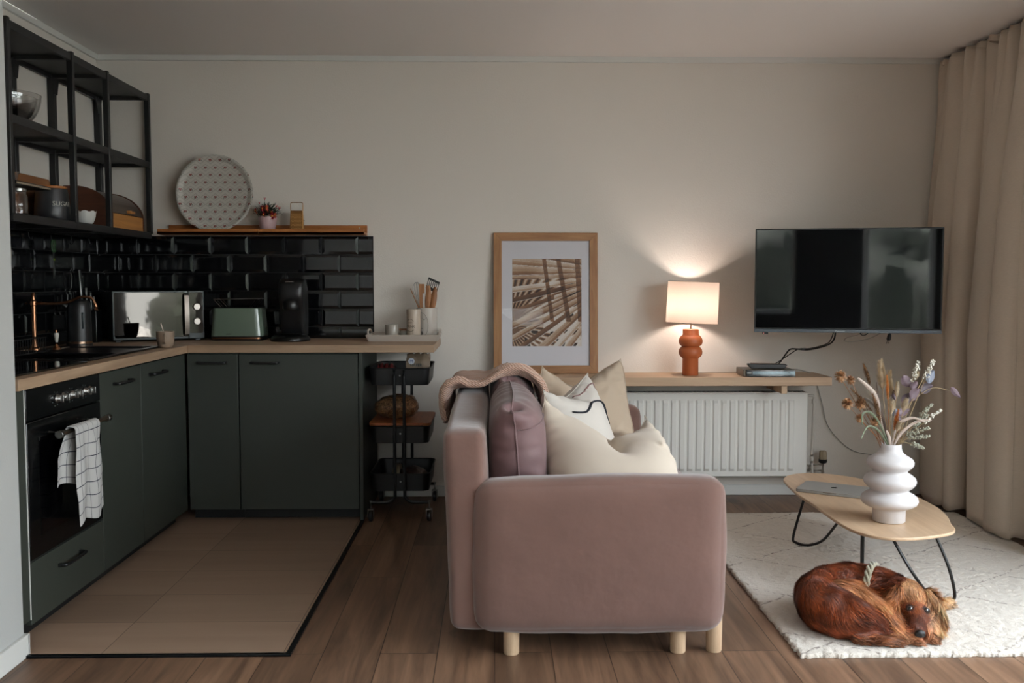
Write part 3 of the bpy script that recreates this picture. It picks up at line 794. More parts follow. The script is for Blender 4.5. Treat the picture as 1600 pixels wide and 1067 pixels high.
def stroke(P, o, name, pts, r, m, s=0):
    q = bez([(u, v, 0) for u, v in pts], 8); b = B()
    tube(b, [P.at(s, min(max(p.x, 0.01), .99), min(max(p.y, 0.01), .99))[0] + P.at(s, min(max(p.x, 0.01), .99), min(max(p.y, 0.01), .99))[1] * r * 0.3 for p in q], r, 6, squash=0.5)
    obj(name, b, m, o)
side = 0 if P2.at(0, .5, .5)[1].y < 0 else 1
M_navy = mat('navy_yarn', '#151a24', 0.9); M_myarn = mat('mauve_yarn', '#8a6c68', 0.9)
stroke(P2, p2, 'dark_embroidery', [(0.20, 0.70), (0.35, 0.66), (0.48, 0.72), (0.64, 0.72), (0.76, 0.66), (0.82, 0.55), (0.83, 0.45)], 0.0075, M_navy, side)
stroke(P2, p2, 'mauve_embroidery', [(0.50, 0.93), (0.60, 0.88), (0.75, 0.89), (0.88, 0.88), (0.92, 0.80), (0.96, 0.68)], 0.005, M_myarn, side)
P3 = Pillow(0.50, 0.44, 38, 34, basis((0.45, 4.52, 0.68), (1, -0.05, 0.12), (-0.04, 0.25, 1)), seed=31, vol=0.15, iters=170, sub=6, grav=-1.0,
    pins=[((-1, -1), (0.640, 4.66, 0.865)), ((0, -1), (0.24, 4.66, 0.80)), ((0, 0), (0.22, 4.48, 0.48)), ((-1, 0), (0.66, 4.46, 0.48))], collide=floor_col(0.475, 0.185, None, 4.79), bend=0.3)
crease0(P3, (0.56, 4.55, 0.74), 0.006, 0.14, 4, 0.5)
pillow_obj('pillow', P3, M_ecru, 'large plain beige pillow leaning on the far arm of the sofa', cat='pillow', seam_mat=M_ecru)
P4 = Pillow(0.40, 0.38, 30, 30, basis((0.28, 4.30, 0.68), (0.85, 0.45, -0.2), (0.1, 0.15, 1)), seed=41, vol=0.13, iters=150, sub=6, grav=-1.0,
    pins=[((0, -1), (0.218, 4.27, 0.862)), ((-1, -1), (0.46, 4.43, 0.70)), ((0, 0), (0.20, 4.16, 0.50)), ((-1, 0), (0.45, 4.34, 0.48))], collide=floor_col(0.475, 0.185, None, 4.45), bend=0.3)
pillow_obj('pillow', P4, M_ecru, 'beige pillow with one pointed corner up, between the throw and the embroidered pillow', cat='pillow', seam_mat=M_ecru)

# knitted throw over the back
M_throw = fabric('peach_knit', '#c39f8c', bump=0.2, sheen=0.4)
def knit(m):
    nt = m.node_tree; N = nt.nodes; L = nt.links; b = N['Principled BSDF']
    uv = N.new('ShaderNodeTexCoord'); mp = N.new('ShaderNodeMapping'); mp.inputs['Rotation'].default_value = (0, 0, 0.5)
    L.new(uv.outputs['UV'], mp.inputs[0])
    w = N.new('ShaderNodeTexWave'); w.inputs['Scale'].default_value = 42; w.inputs['Distortion'].default_value = 0.6
    L.new(mp.outputs[0], w.inputs[0])
    bp = N.new('ShaderNodeBump'); bp.inputs['Strength'].default_value = 0.9; bp.inputs['Distance'].default_value = 0.004
    L.new(w.outputs['Fac'], bp.inputs['Height']); L.new(b.inputs['Normal'].links[0].from_socket, bp.inputs['Normal'])
    L.new(bp.outputs[0], b.inputs['Normal'])
knit(M_throw)
M_throw_edge = fabric('peach_knit_edge', '#c39f8c', bump=0.2, sheen=0.4)
def rib(m):
    N = m.node_tree.nodes; L = m.node_tree.links; b = N['Principled BSDF']; tc = N.new('ShaderNodeTexCoord'); mp = N.new('ShaderNodeMapping'); mp.inputs['Rotation'].default_value = (0.5, 0.9, 0.5)
    L.new(tc.outputs['Object'], mp.inputs[0]); w = N.new('ShaderNodeTexWave'); w.inputs['Scale'].default_value = 42; L.new(mp.outputs[0], w.inputs[0]); bp = N.new('ShaderNodeBump'); bp.inputs['Strength'].default_value = 0.9; bp.inputs['Distance'].default_value = 0.004
    L.new(w.outputs['Fac'], bp.inputs['Height']); L.new(b.inputs['Normal'].links[0].from_socket, bp.inputs['Normal']); L.new(bp.outputs[0], b.inputs['Normal'])
rib(M_throw_edge)
def throw(y_near, y_far, path, lift, seed, label, nu=90, nv=36):
    pts = bez([(x, 0, z) for x, z in path], 12); L = [0]
    for a, c in zip(pts[:-1], pts[1:]): L.append(L[-1] + (c - a).length)
    V = []; UV = []
    for i in range(nu + 1):
        s = L[-1] * i / nu; k = max(j for j in range(len(L)) if L[j] <= s + 1e-9); k = min(k, len(pts) - 2)
        f = (s - L[k]) / (L[k+1] - L[k]); p = pts[k].lerp(pts[k+1], f); tg = (pts[k+1] - pts[k]).normalized(); nr = Vector((-tg.z, 0, tg.x))
        for j in range(nv + 1):
            v = j / nv
            y = y_near + (y_far - y_near) * v + 0.03 * math.sin(s * 7 + seed) * (1 - v) + 0.02 * math.sin(s * 5 + 1) * v
            q = Vector((p.x, y, p.z))
            wr = abs(mnoise.noise(Vector((s * 3.0 + seed, v * 9.0 + s * 4, 0)))) * 0.035 + max(0, mnoise.noise(Vector((s * 11, v * 6, seed)))) * 0.018
            hem = 0.010 * math.exp(-((v) / 0.06) ** 2) + 0.008 * math.exp(-((v - 0.16) / 0.05) ** 2)
            q += nr * (lift + wr + hem); V.append(q); UV.append((s, v * (y_far - y_near)))
    F = [(i*(nv+1)+j, (i+1)*(nv+1)+j, (i+1)*(nv+1)+j+1, i*(nv+1)+j+1) for i in range(nu) for j in range(nv)]
    o = npmesh('knitted_throw', [tuple(q) for q in V], F, M_throw, None, 180, label, 'throw blanket', UV=UV)
    for k, (dy, rr, dl) in enumerate(((0.0, 0.011, 0.006), (0.035, 0.012, 0.014))):
        q = [Vector(V[i*(nv+1)]) + Vector((0, dy, 0)) for i in range(0, nu + 1, 2)]; bb = B()
        dirs = [Vector((0, 0, 1))] * len(q)
        q2 = []
        for i, p in enumerate(q):
            tg = (q[min(i+1, len(q)-1)] - q[max(i-1, 0)]).normalized(); q2.append(p + Vector((-tg.z, 0, tg.x)) * dl)
        tube(bb, q2, rr, 10); eo = obj('folded_edge', bb, M_throw_edge, o, smooth=180)
    md = o.modifiers.new('thick', 'SOLIDIFY'); md.thickness = 0.012; md.offset = 0
    md = o.modifiers.new('smooth', 'SUBSURF'); md.levels = 1; md.render_levels = 1
    return o
throw(4.02, 4.62, [(-0.178, 0.63), (-0.180, 0.70), (-0.168, 0.752), (-0.12, 0.758), (-0.05, 0.764), (0.0, 0.782), (0.06, 0.806), (0.12, 0.798), (0.172, 0.762), (0.195, 0.68)], 0.012, 4, 'peach ribbed knitted throw draped over the sofa back')
# ================================================================== HANGING SHELF UNIT
M_shelfpan = mat('shelf_panel_black', '#0d0e10', 0.5)
t = thing('wall_shelf_unit', 'black metal frame shelf unit hanging on the left wall over the sink', 'shelf unit', (-2.07, 4.55, 1.5))
fx_, bx_ = -1.93, XL + 0.022
zt, zm, zb = 2.275, 1.905, 1.512
ys_ = [3.795, 4.362, 4.752, 5.305]
pw = 0.018
for y in ys_:
    b = B(); box(b, fx_ - pw, fx_ + pw/2, y - pw/2 - 0.003, y + pw/2 + 0.003, zb - 0.005, zt + 0.008); obj('post', b, M_blackmetal, t, bevel=0.002)
    yb_ = min(y, 5.29)
    b = B(); box(b, bx_ - 0.02, bx_ + 0.012, yb_ - 0.016, yb_ + 0.016, zb - 0.005, zt); obj('post', b, M_blackmetal, t, bevel=0.002)
for i in range(3):
    for z, nm in ((zt, 'top_panel'), (zm, 'shelf'), (zb, 'shelf')):
        b = B(); box(b, bx_, fx_, ys_[i], ys_[i+1], z - 0.012, z - 0.004)
        box(b, fx_ - 0.012, fx_ + 0.004, ys_[i], ys_[i+1], z - 0.034, z); box(b, bx_ - 0.012, bx_ + 0.004, ys_[i], ys_[i+1], z - 0.034, z)
        for y in (ys_[i] + 0.008, ys_[i+1] - 0.008): box(b, bx_, fx_, y - 0.006, y + 0.006, z - 0.03, z - 0.004)
        obj(nm, b, M_shelfpan, t, bevel=0.001, smooth=None)
for y in (4.362, 4.752, 5.262):
    b = B(); zz = zt - 0.03
    vs = [b.verts.new(p) for p in ((bx_ + 0.013, y - 0.045, zz), (bx_ + 0.013, y + 0.035, zz), (bx_ + 0.013, y + 0.016, zz - 0.08), (bx_ + 0.013, y - 0.016, zz - 0.08))]
    vs2 = [b.verts.new(v.co + Vector((0.004, 0, 0))) for v in vs]
    b.faces.new(vs); b.faces.new(vs2[::-1])
    for k in range(4): b.faces.new((vs[k], vs2[k], vs2[(k+1) % 4], vs[(k+1) % 4]))
    obj('bracket', b, M_blackmetal, t, smooth=None)
b = B(); y = 3.795
for xx in (fx_, ):
    vs = [b.verts.new(p) for p in ((xx + 0.0, y + 0.012, zt - 0.03), (xx + 0.0, y + 0.035, zt - 0.03), (xx + 0.0, y + 0.012, zt - 0.10))]
    vs2 = [b.verts.new(v.co + Vector((-0.004, 0, 0))) for v in vs]; b.faces.new(vs); b.faces.new(vs2[::-1])
    for k in range(3): b.faces.new((vs[k], vs2[k], vs2[(k+1) % 3], vs[(k+1) % 3]))
obj('bracket', b, M_blackmetal, t, smooth=None)
b = B(); box(b, fx_ - 0.012, fx_ + 0.002, 4.752 - 0.002, 4.752 + 0.008, zt - 0.09, zt - 0.075); obj('latch', b, M_blackmetal, t)
# rail with hooks
b = B(); rx, rz = -2.16, 1.470
cyl(b, (rx, 3.80, rz), (rx, 5.2, rz), 0.005, n=10)
for y in (3.82, 4.5, 5.18): cyl(b, (rx, y, rz), (rx, y, 1.48), 0.003, n=8)
obj('hanging_rail', b, M_blackmetal, t)
hook_y = [3.83, 4.01, 4.19, 4.40, 4.62, 4.84, 5.05]

M_steel2 = mat('polished_steel', '#b4b0a8', 0.22, 1.0)
def hook(y, lab):
    b = B(); tube(b, bez([(rx + 0.008, y, rz + 0.0), (rx + 0.004, y, rz + 0.008), (rx - 0.006, y, rz + 0.004), (rx - 0.006, y, rz - 0.02), (rx, y, rz - 0.034), (rx + 0.010, y, rz - 0.026)], 5), 0.0018, 6)
    return obj('s_hook', b, M_blackmetal, label=lab, cat='hook', group='black hooks on the rail under the hanging shelf')
for y, lab in zip(hook_y, ('small black hook holding the soup ladle', 'small black hook holding the steel serving spoon', 'small black hook holding the black spatula', 'empty black hook between the spatula and the scissors',
        'small black hook holding the green handled scissors', 'empty black hook just right of the scissors', 'last empty black hook on the rail, nearest the room corner')): hook(y, lab)
def hanging(name, label, y, parts):
    t = thing(name, label, 'kitchen utensil', (rx + 0.006, y, rz - 0.033))
    for nm, b, m in parts: obj(nm, b, m, t, smooth=60)
z0 = rz - 0.03
def hloop(b, x, y, z, r=0.006): tube(b, [(x + r*math.cos(a), y, z + r*math.sin(a)) for a in np.linspace(0, 2*PI, 14)[:-1]], 0.0015, 6, closed=True)
y = 4.01; b = B(); box(b, rx + 0.001, rx + 0.007, y - 0.011, y + 0.011, z0 - 0.165, z0 - 0.012); b2 = B()
vs = lathe(b2, [(0, 0), (0.016, 0.003), (0.024, 0.010), (0.026, 0.018), (0.024, 0.017), (0.015, 0.006), (0, 0.003)], 20)
xf(b2, vs, TR(rx + 0.004, y + 0.006, z0 - 0.195) @ RY(PI/2) @ SC(1.35, 1, 1)); b3 = B(); hloop(b3, rx + 0.006, y, z0 - 0.006)
hanging('serving_spoon', 'steel serving spoon hanging from the rail above the faucet', y, [('handle', b, M_steel2), ('spoon_bowl', b2, M_steel2), ('hanging_loop', b3, M_steel2)])
y = 4.19; b = B(); tube(b, bez([(rx + 0.006, y - 0.004, z0), (rx + 0.012, y + 0.008, z0 - 0.07), (rx + 0.008, y + 0.006, z0 - 0.14), (rx + 0.004, y - 0.004, z0 - 0.20)], 6), [0.004 + 0.004 * math.sin(i/18*PI) for i in range(19)], 10, squash=0.5)
b2 = B(); vs = box(b2, rx + 0.002, rx + 0.0045, y - 0.022, y + 0.022, z0 - 0.275, z0 - 0.20); b3 = B(); hloop(b3, rx + 0.006, y, z0 + 0.0)
hanging('ladle_spatula', 'black spatula with a curved steel handle hanging on the left wall', y, [('handle', b, M_steel2), ('blade', b2, M_blackplastic), ('hanging_loop', b3, M_steel2)])
y = 3.83; b = B(); tube(b, bez([(rx + 0.006, y, z0), (rx + 0.010, y + 0.006, z0 - 0.07), (rx + 0.006, y, z0 - 0.15)], 6), 0.005, 8, squash=0.5)
b2 = B(); vs = lathe(b2, [(0, 0), (0.02, 0.01), (0.030, 0.03), (0.028, 0.03), (0.018, 0.013), (0, 0.004)], 18, (rx + 0.014, y, z0 - 0.18))
hanging('soup_ladle', 'steel soup ladle hanging at the far left, next to the white wall edge', y, [('handle', b, M_steel2), ('ladle_cup', b2, M_blackplastic)])
y = 4.62
b = B()
for s in (-1, 1): tube(b, [(rx + 0.004, y + s*0.010 + 0.009*math.cos(a), z0 - 0.03 + 0.028*math.sin(a)) for a in np.linspace(0, 2*PI, 18)[:-1]], 0.0042, 8, closed=True)
b2 = B()
for s in (-1, 1):
    vs = [b2.verts.new(p) for p in ((rx + 0.003, y + s*0.008, z0 - 0.058), (rx + 0.003, y - s*0.002, z0 - 0.058), (rx + 0.003, y - s*0.009, z0 - 0.16), (rx + 0.003, y - s*0.006, z0 - 0.19))]
    v2 = [b2.verts.new(v.co + Vector((0.002, 0, 0))) for v in vs]; b2.faces.new(vs); b2.faces.new(v2[::-1])
    for k in range(4): b2.faces.new((vs[k], v2[k], v2[(k+1) % 4], vs[(k+1) % 4]))
b3 = B(); cyl(b3, (rx + 0.001, y, z0 - 0.095), (rx + 0.008, y, z0 - 0.095), 0.005, n=12)
hanging('kitchen_scissors', 'scissors with green handles hanging from the rail above the kettle', y, [('handles', b, mat('green_plastic', '#1c3c1a', 0.4)), ('blades', b2, M_chrome), ('pivot', b3, mat('lime_plastic', '#8aa832', 0.4))])

# ------------------------------------------------------------------ things on the hanging shelves
M_clear = glass('clear_glass', refl=1.3, tint=0.93)
def glass_bowl(x, y, z, r, h, label, k=1):
    prof = [(0, 0.0)] + [(r * (0.35 + 0.65 * math.sin(a)) , h * (1 - math.cos(a))) for a in np.linspace(0.0, PI/2, 14)]
    inner = [(max(rr - 0.004, 0), zz + (0.004 if i < 4 else 0.0)) for i, (rr, zz) in enumerate(prof)][::-1]
    b = B(); lathe(b, prof + [(r + 0.003, h)] + inner[:-1] + [(0, 0.005)], 56, (x, y, z)); return obj('glass_bowl', b, M_clear, label=label, cat='bowl')
glass_bowl(-2.075, 4.06, zm + 0.001, 0.135, 0.125, 'large clear glass mixing bowl on the middle shelf of the black unit')
glass_bowl(-2.075, 4.06, zm + 0.012, 0.118, 0.10, 'smaller clear glass bowl nested inside the large mixing bowl')
# cutting board against the wall
b = B(); vs = prism(b, rrect(-0.25, 0.25, 0, 0.225, 0.02, 5), -0.008, 0.008)
xf(b, vs, TR(-2.175, 4.42, zb) @ RY(math.radians(-5)) @ Matrix(((0, 0, 1, 0), (1, 0, 0, 0), (0, 1, 0, 0), (0, 0, 0, 1))))
obj('cutting_board', b, wood('walnut_board', '#6b4226', '#93643d', 'y', 2.5), bevel=0.002, label='wooden cutting board leaning against the wall on the lowest black shelf', cat='cutting board')
b = B(); box(b, -2.15, -2.07, 4.44, 4.60, zb, zb + 0.155); obj('storage_box', b, mat('navy_card', '#121a2c', 0.6), bevel=0.003, label='dark blue box behind the sugar canister on the black shelf', cat='box')
# sugar canister
cx, cy = -2.035, 4.36
t = thing('sugar_canister', 'dark grey ceramic canister with a wooden lid, lettered SUGAR', 'canister', (cx, cy, zb))
M_dk = mat('anthracite_stoneware', '#17191d', 0.38)
b = B(); lathe(b, [(0, 0), (0.072, 0), (0.078, 0.006), (0.076, 0.06), (0.070, 0.125), (0.066, 0.148), (0.060, 0.148), (0, 0.146)], 48, (cx, cy, zb)); obj('canister_body', b, M_dk, t, smooth=60)
b = B(); lathe(b, [(0, 0.148), (0.064, 0.148), (0.066, 0.151), (0.066, 0.157), (0.064, 0.16), (0, 0.16)], 48, (cx, cy, zb)); obj('lid', b, M_warmwood, t, smooth=60)
ang = math.radians(62)
Mt = TR(cx, cy, zb) @ RZ(ang) @ TR(0, -0.0745, 0.068) @ RX(PI/2 + 0.03)
put_text('lettering', 'SUGAR', 0.030, Mt, mat('pale_print', '#a8a69c', 0.6), t, bend=0.0745, extrude=0.0006)
# small jar, cup, black tray tilted, bread box
def jar(x, y, z, r, h, label, name='glass_jar', group=None):
    t = thing(name, label, 'jar', (x, y, z), group=group)
    b = B(); lathe(b, [(0, 0), (r*0.9, 0), (r, 0.006), (r, h*0.8), (r*0.85, h*0.9), (r*0.85, h), (r*0.8, h), (r*0.8, h*0.9), (r*0.93, h*0.78), (r*0.93, 0.008), (0, 0.006)], 28, (x, y, z)); obj('jar_body', b, M_clear, t, smooth=50)
    b = B(); lathe(b, [(0, h), (r*0.88, h), (r*0.9, h+0.004), (r*0.88, h+0.012), (0, h+0.013)], 28, (x, y, z)); obj('lid', b, M_chrome, t, smooth=50)
jar(-2.0, 3.98, zb + 0.001, 0.038, 0.10, 'clear jar under the tilted black tray on the lowest black shelf')
jar(-2.10, 4.08, zb + 0.001, 0.036, 0.10, 'clear jar nearer the wall, under the tilted black tray')
b = B(); box(b, -2.17, -1.945, 3.86, 4.15, zb + 0.121, zb + 0.133); box(b, -1.953, -1.943, 3.86, 4.15, zb + 0.121, zb + 0.136)
t = thing('baking_tray', 'black tray with a pale rim lying across two jars on the black shelf unit', 'tray', (-2.06, 4.0, zb + 0.12))
obj('tray_board', b, M_blackmetal, t, bevel=0.001, smooth=None)
b = B(); box(b, -1.943, -1.9405, 3.86, 4.15, zb + 0.124, zb + 0.131); obj('pale_rim', b, mat('pale_rim', '#8a7c68', 0.5), t, smooth=None)
for i, (x, y) in enumerate(((-2.03, 3.98), (-2.10, 4.10))):
    b = B(); lathe(b, [(0, 0), (0.02, 0), (0.028, 0.015), (0.035, 0.05), (0.033, 0.05), (0.026, 0.016), (0, 0.004)], 24, (x, y, zb + 0.134)); obj('glass_cup', b, M_clear, label=('front' if i == 0 else 'rear') + ' small clear glass cup standing on the black tray', cat='glass')
# white scalloped cup
b = B(); n = 36; prof = [(0, 0), (0.026, 0), (0.038, 0.012), (0.047, 0.035), (0.052, 0.06)]
vs = lathe(b, prof + [(0.0495, 0.06), (0.044, 0.035), (0.035, 0.014), (0, 0.004)], n, (-1.99, 4.60, zb))
for v in vs:
    d = math.atan2(v.co.y - 4.60, v.co.x + 1.99)
    if v.co.z > zb + 0.055: v.co.z += 0.008 * abs(math.sin(d * 4))
obj('scalloped_cup', b, mat('white_china', '#cfcfcb', 0.3), smooth=60, label='small white cup with a scalloped rim between the canister and bread box', cat='cup')
# bread box: quarter-round roll top
t = thing('bread_box', 'wooden roll-top bread box with a tinted metal lid on the black shelf', 'bread box', (-2.08, 5.0, zb))
bx0, bx1, by0, by1, bh = -2.20, -1.955, 4.84, 5.275, 0.215
M_bw = wood('bread_box_side', '#43261a', '#5e3826', 'x', 2.0); M_bw2 = wood('bamboo', '#8a5a2e', '#b07a40', 'y', 2.0)
def bprof(ins=0.0):
    pts = [(bx1 - ins, zb + 0.005), (bx1 - ins, zb + 0.075)]
    for a in np.linspace(0.12, PI/2, 12): pts.append((bx0 + 0.05 + (bx1 - ins - bx0 - 0.05) * math.cos(a), zb + 0.065 + (bh - ins - 0.065) * math.sin(a)))
    pts += [(bx0, zb + bh - ins), (bx0, zb + 0.005)]; return pts
for y0, y1 in ((by0, by0 + 0.012), (by1 - 0.012, by1)):
    b = B(); vs = prism(b, bprof(), y0, y1); xf(b, vs, Matrix(((1, 0, 0, 0), (0, 0, 1, 0), (0, 1, 0, 0), (0, 0, 0, 1)))); obj('side_panel', b, M_bw, t, smooth=40)
b = B(); box(b, bx1 - 0.02, bx1 - 0.003, by0 + 0.012, by1 - 0.012, zb + 0.003, zb + 0.078); obj('front_board', b, M_bw2, t, bevel=0.002)
b = B(); pf = bprof(0.006)[2:-2]
for i in range(len(pf) - 1):
    (xa, za), (xb, zb_) = pf[i], pf[i+1]
    q = [b.verts.new(p) for p in ((xa, by0 + 0.012, za), (xb, by0 + 0.012, zb_), (xb, by1 - 0.012, zb_), (xa, by1 - 0.012, za))]; b.faces.new(q)
lid = obj('roll_lid', b, mat('bronze_tinted_lid', '#5c5048', 0.35, 0.4), t, smooth=60)
b = B(); box(b, bx1 - 0.02, bx1 + 0.012, 5.06, 5.12, zb + 0.088, zb + 0.104); obj('knob', b, M_bw2, lid, bevel=0.004)
b = B(); box(b, bx0, bx1 - 0.02, by0 + 0.012, by1 - 0.012, zb + 0.003, zb + 0.012); obj('base_board', b, M_bw, t, smooth=None)
b = B(); vs = lathe(b, [(0, 0), (0.010, 0), (0.008, 0.006), (0, 0.007)], 16); xf(b, vs, TR(-2.06, by0 + 0.0005, zb + 0.055) @ RX(PI/2)); obj('hinge_screw', b, M_chrome, t)

# ================================================================== LEDGE
t = thing('picture_ledge', 'honey coloured wooden ledge in two lengths above the black tiles', 'wall shelf', (-1.28, 5.27, 1.497))
for x0, x1 in ((-1.853, -1.298), (-1.2965, -0.718)):
    b = B(); box(b, x0, x1, 5.185, YB - 0.002, 1.497, 1.512); box(b, x0, x1, 5.185, 5.197, 1.497, 1.527)
    box(b, x0 + (0.02 if x0 < -1.5 else 0), x1 - 0.0, YB - 0.016, YB - 0.002, 1.512, 1.555); obj('ledge_board', b, M_warmwood, t, bevel=0.0015, smooth=None)
b = B(); vs = lathe(b, [(0, 0), (0.004, 0), (0.003, 0.002), (0, 0.002)], 12); xf(b, vs, TR(-0.76, YB - 0.016, 1.54) @ RX(PI/2)); obj('screw', b, M_chrome, t)
LZ = 1.513
# round patterned tray
t = thing('round_tray', 'large round off-white tray with a small pink flower pattern, leaning on the wall', 'tray', (-1.553, 5.23, LZ))
def tray_mat():
    m = bpy.data.materials.new('flower_pattern_enamel'); m.use_nodes = True; nt = m.node_tree; N = nt.nodes; L = nt.links; bs = N['Principled BSDF']
    bs.inputs['Roughness'].default_value = 0.4
    tc = N.new('ShaderNodeTexCoord'); sp = N.new('ShaderNodeSeparateXYZ'); L.new(tc.outputs['Object'], sp.inputs[0])
    def M(op, a, c=None, d=None):
        n = N.new('ShaderNodeMath'); n.operation = op
        for k, v in enumerate((a, c, d)):
            if v is None: continue
            if isinstance(v, (int, float)): n.inputs[k].default_value = v
            else: L.new(v, n.inputs[k])
        return n.outputs[0]
    px, py = 0.0545, 0.041
    v = M('DIVIDE', sp.outputs['Z'], py); row = M('FLOOR', v); fv = M('SUBTRACT', M('SUBTRACT', v, row), 0.5)
    off = M('MULTIPLY', M('MODULO', M('ABSOLUTE', row), 2.0), 0.5)
    u = M('ADD', M('DIVIDE', sp.outputs['X'], px), off); cu_ = M('FLOOR', u); fu = M('SUBTRACT', M('SUBTRACT', u, cu_), 0.5)
    X_ = M('MULTIPLY', fu, px); Z_ = M('MULTIPLY', fv, py)
    def dist(x0, z0): return M('SQRT', M('ADD', M('POWER', M('SUBTRACT', X_, x0), 2.0), M('POWER', M('SUBTRACT', Z_, z0), 2.0)))
    def disc(x0, z0, r): return M('LESS_THAN', dist(x0, z0), r)
    red = M('MAXIMUM', M('MAXIMUM', disc(-0.004, 0.003, 0.0042), disc(0.004, 0.004, 0.0038)), disc(0.0, -0.003, 0.0038))
    grn = M('MAXIMUM', disc(0.008, -0.002, 0.003), disc(-0.007, -0.004, 0.0028))
    # grey ogee lattice
    r0 = M('ABSOLUTE', M('SUBTRACT', M('ADD', M('ABSOLUTE', M('MULTIPLY', fu, 1.0)), M('ABSOLUTE', M('MULTIPLY', fv, 1.0))), 0.48))
    lat = M('LESS_THAN', r0, 0.07)
    c = lin('#bdbab2')
    def mix(f, a, bcol):
        n = N.new('ShaderNodeMix'); n.data_type = 'RGBA'; L.new(f, n.inputs[0])
        if isinstance(a, tuple): n.inputs[6].default_value = a
        else: L.new(a, n.inputs[6])
        n.inputs[7].default_value = bcol; return n.outputs[2]
    col = mix(lat, c, lin('#a8a59d')); col = mix(grn, col, lin('#5c6a62')); col = mix(red, col, lin('#7d3f3a'))
    L.new(col, bs.inputs['Base Color']); return m
b = B(); vs = lathe(b, [(0, 0), (0.175, 0), (0.185, 0.003), (0.200, 0.016), (0.208, 0.018), (0.2145, 0.016), (0.2145, 0.012), (0.206, 0.013), (0.20, 0.011), (0.187, -0.002), (0, -0.003)], 96)
tl = math.radians(4)
me_o = obj('tray_plate', b, tray_mat(), t, world_co=False, smooth=50)
me_o.matrix_basis = Matrix.Identity(4)
for v in me_o.data.vertices: v.co = (RX(PI/2) @ v.co)
me_o.rotation_euler = (-tl, 0, 0); me_o.location = (0, 0, 0.2145)
t.location = (-1.553, 5.262, LZ)
# pot of flowers
px_, py_ = -1.262, 5.248
t = thing('flower_pot', 'small pale pink pot with a zigzag rim, filled with red flowers', 'potted plant', (px_, py_, LZ))
b = B(); n = 48
vs = lathe(b, [(0, 0), (0.030, 0), (0.042, 0.018), (0.048, 0.05), (0.052, 0.088), (0.049, 0.088), (0.044, 0.05), (0, 0.045)], n, (px_, py_, LZ))
for v in vs:
    if v.co.z > LZ + 0.08:
        a = math.atan2(v.co.y - py_, v.co.x - px_); v.co.z -= 0.010 * abs(math.sin(a * 5))
obj('pot', b, mat('pale_pink_glaze', '#b79a9c', 0.3, var=0.05, vscale=40), t, smooth=60)
b = B(); lathe(b, [(0, 0.072), (0.044, 0.070)], 24, (px_, py_, LZ)); obj('soil', b, mat('soil', '#0d0b09', 0.9), t)
rnd = random.Random(4)
def leafq(b, p, d, L_, w, n=3, droop=0.0):
    d = Vector(d).normalized(); a, c = frame_of(d); prev = None
    for i in range(n + 1):
        f = i / n; q = Vector(p) + d * L_ * f + Vector((0, 0, -droop * f * f)); ww = w * math.sin(PI * min(0.98, 0.12 + 0.88 * f))
        l = b.verts.new(q - a * ww / 2); m_ = b.verts.new(q + c * ww * 0.15); r_ = b.verts.new(q + a * ww / 2)
        if prev: b.faces.new((prev[0], prev[1], m_, l)); b.faces.new((prev[1], prev[2], r_, m_))
        prev = (l, m_, r_)
b = B()
for i in range(420):
    a = rnd.uniform(0, 2*PI); e = rnd.uniform(0.15, 1.45); R_ = rnd.uniform(0.02, 0.085)
    p = Vector((px_ + R_*0.9*math.cos(a)*math.cos(e), py_ + R_*0.55*math.sin(a)*math.cos(e), LZ + 0.085 + R_*0.75*math.sin(e)))
    leafq(b, p, (math.cos(a) + rnd.uniform(-.5, .5), math.sin(a)*0.6, rnd.uniform(-0.2, 1)), rnd.uniform(0.018, 0.036), 0.007)
obj('foliage', b, mat('dark_leaf', '#182a20', 0.6, var=0.4, vscale=60), t, smooth=None)
fl = [(-0.052, 0.104, .006, 0), (-0.036, 0.150, .008, 2), (-0.004, 0.173, .009, 2), (-0.018, 0.128, .016, 0), (0.006, 0.131, .014, 1), (-0.012, 0.093, .015, 0), (0.012, 0.114, .01, 0), (0.033, 0.086, .019, 0), (0.048, 0.089, .015, 1), (0.058, 0.133, .008, 2), (0.072, 0.122, .010, 2), (0.030, 0.110, .010, 0), (-0.060, 0.118, .010, 0)]
M_pet = [mat('red_petals', '#8a1420', 0.6), mat('coral_petals', '#c05a48', 0.6), mat('crimson_bud', '#a01228', 0.6)]; M_pc = mat('flower_centre', '#c08a28', 0.7)
for i, (x, z, r, k) in enumerate(fl):
    r *= 1.3; b = B(); c0 = Vector((px_ + x, py_ - 0.045 + abs(x) * 0.3, LZ + z))
    npet = 10 if k < 2 else 6
    for q in range(npet):
        a = 2*PI*q/npet; d = Vector((math.cos(a), -0.35 if k < 2 else 0, math.sin(a))) if k < 2 else Vector((math.cos(a)*0.4, math.sin(a)*0.4, 1))
        leafq(b, c0, d, r * (1 if k < 2 else 1.6), r * 0.55, 3)
    f = obj('flower', b, M_pet[k], t, smooth=None)
    if k < 2:
        b = B(); bmesh.ops.create_icosphere(b, subdivisions=1, radius=r * 0.28, matrix=TR(c0.x, c0.y - 0.004, c0.z)); obj('flower_centre', b, M_pc, f)
b = B()
for x, z, r, k in fl: tube(b, [(px_ + x*0.3, py_ - 0.01, LZ + 0.06), (px_ + x*0.8, py_ - 0.03, LZ + z * 0.8), (px_ + x, py_ - 0.044 + abs(x)*0.3, LZ + z)], 0.0011, 5)
obj('stems', b, mat('green_stem', '#26402a', 0.7), t)
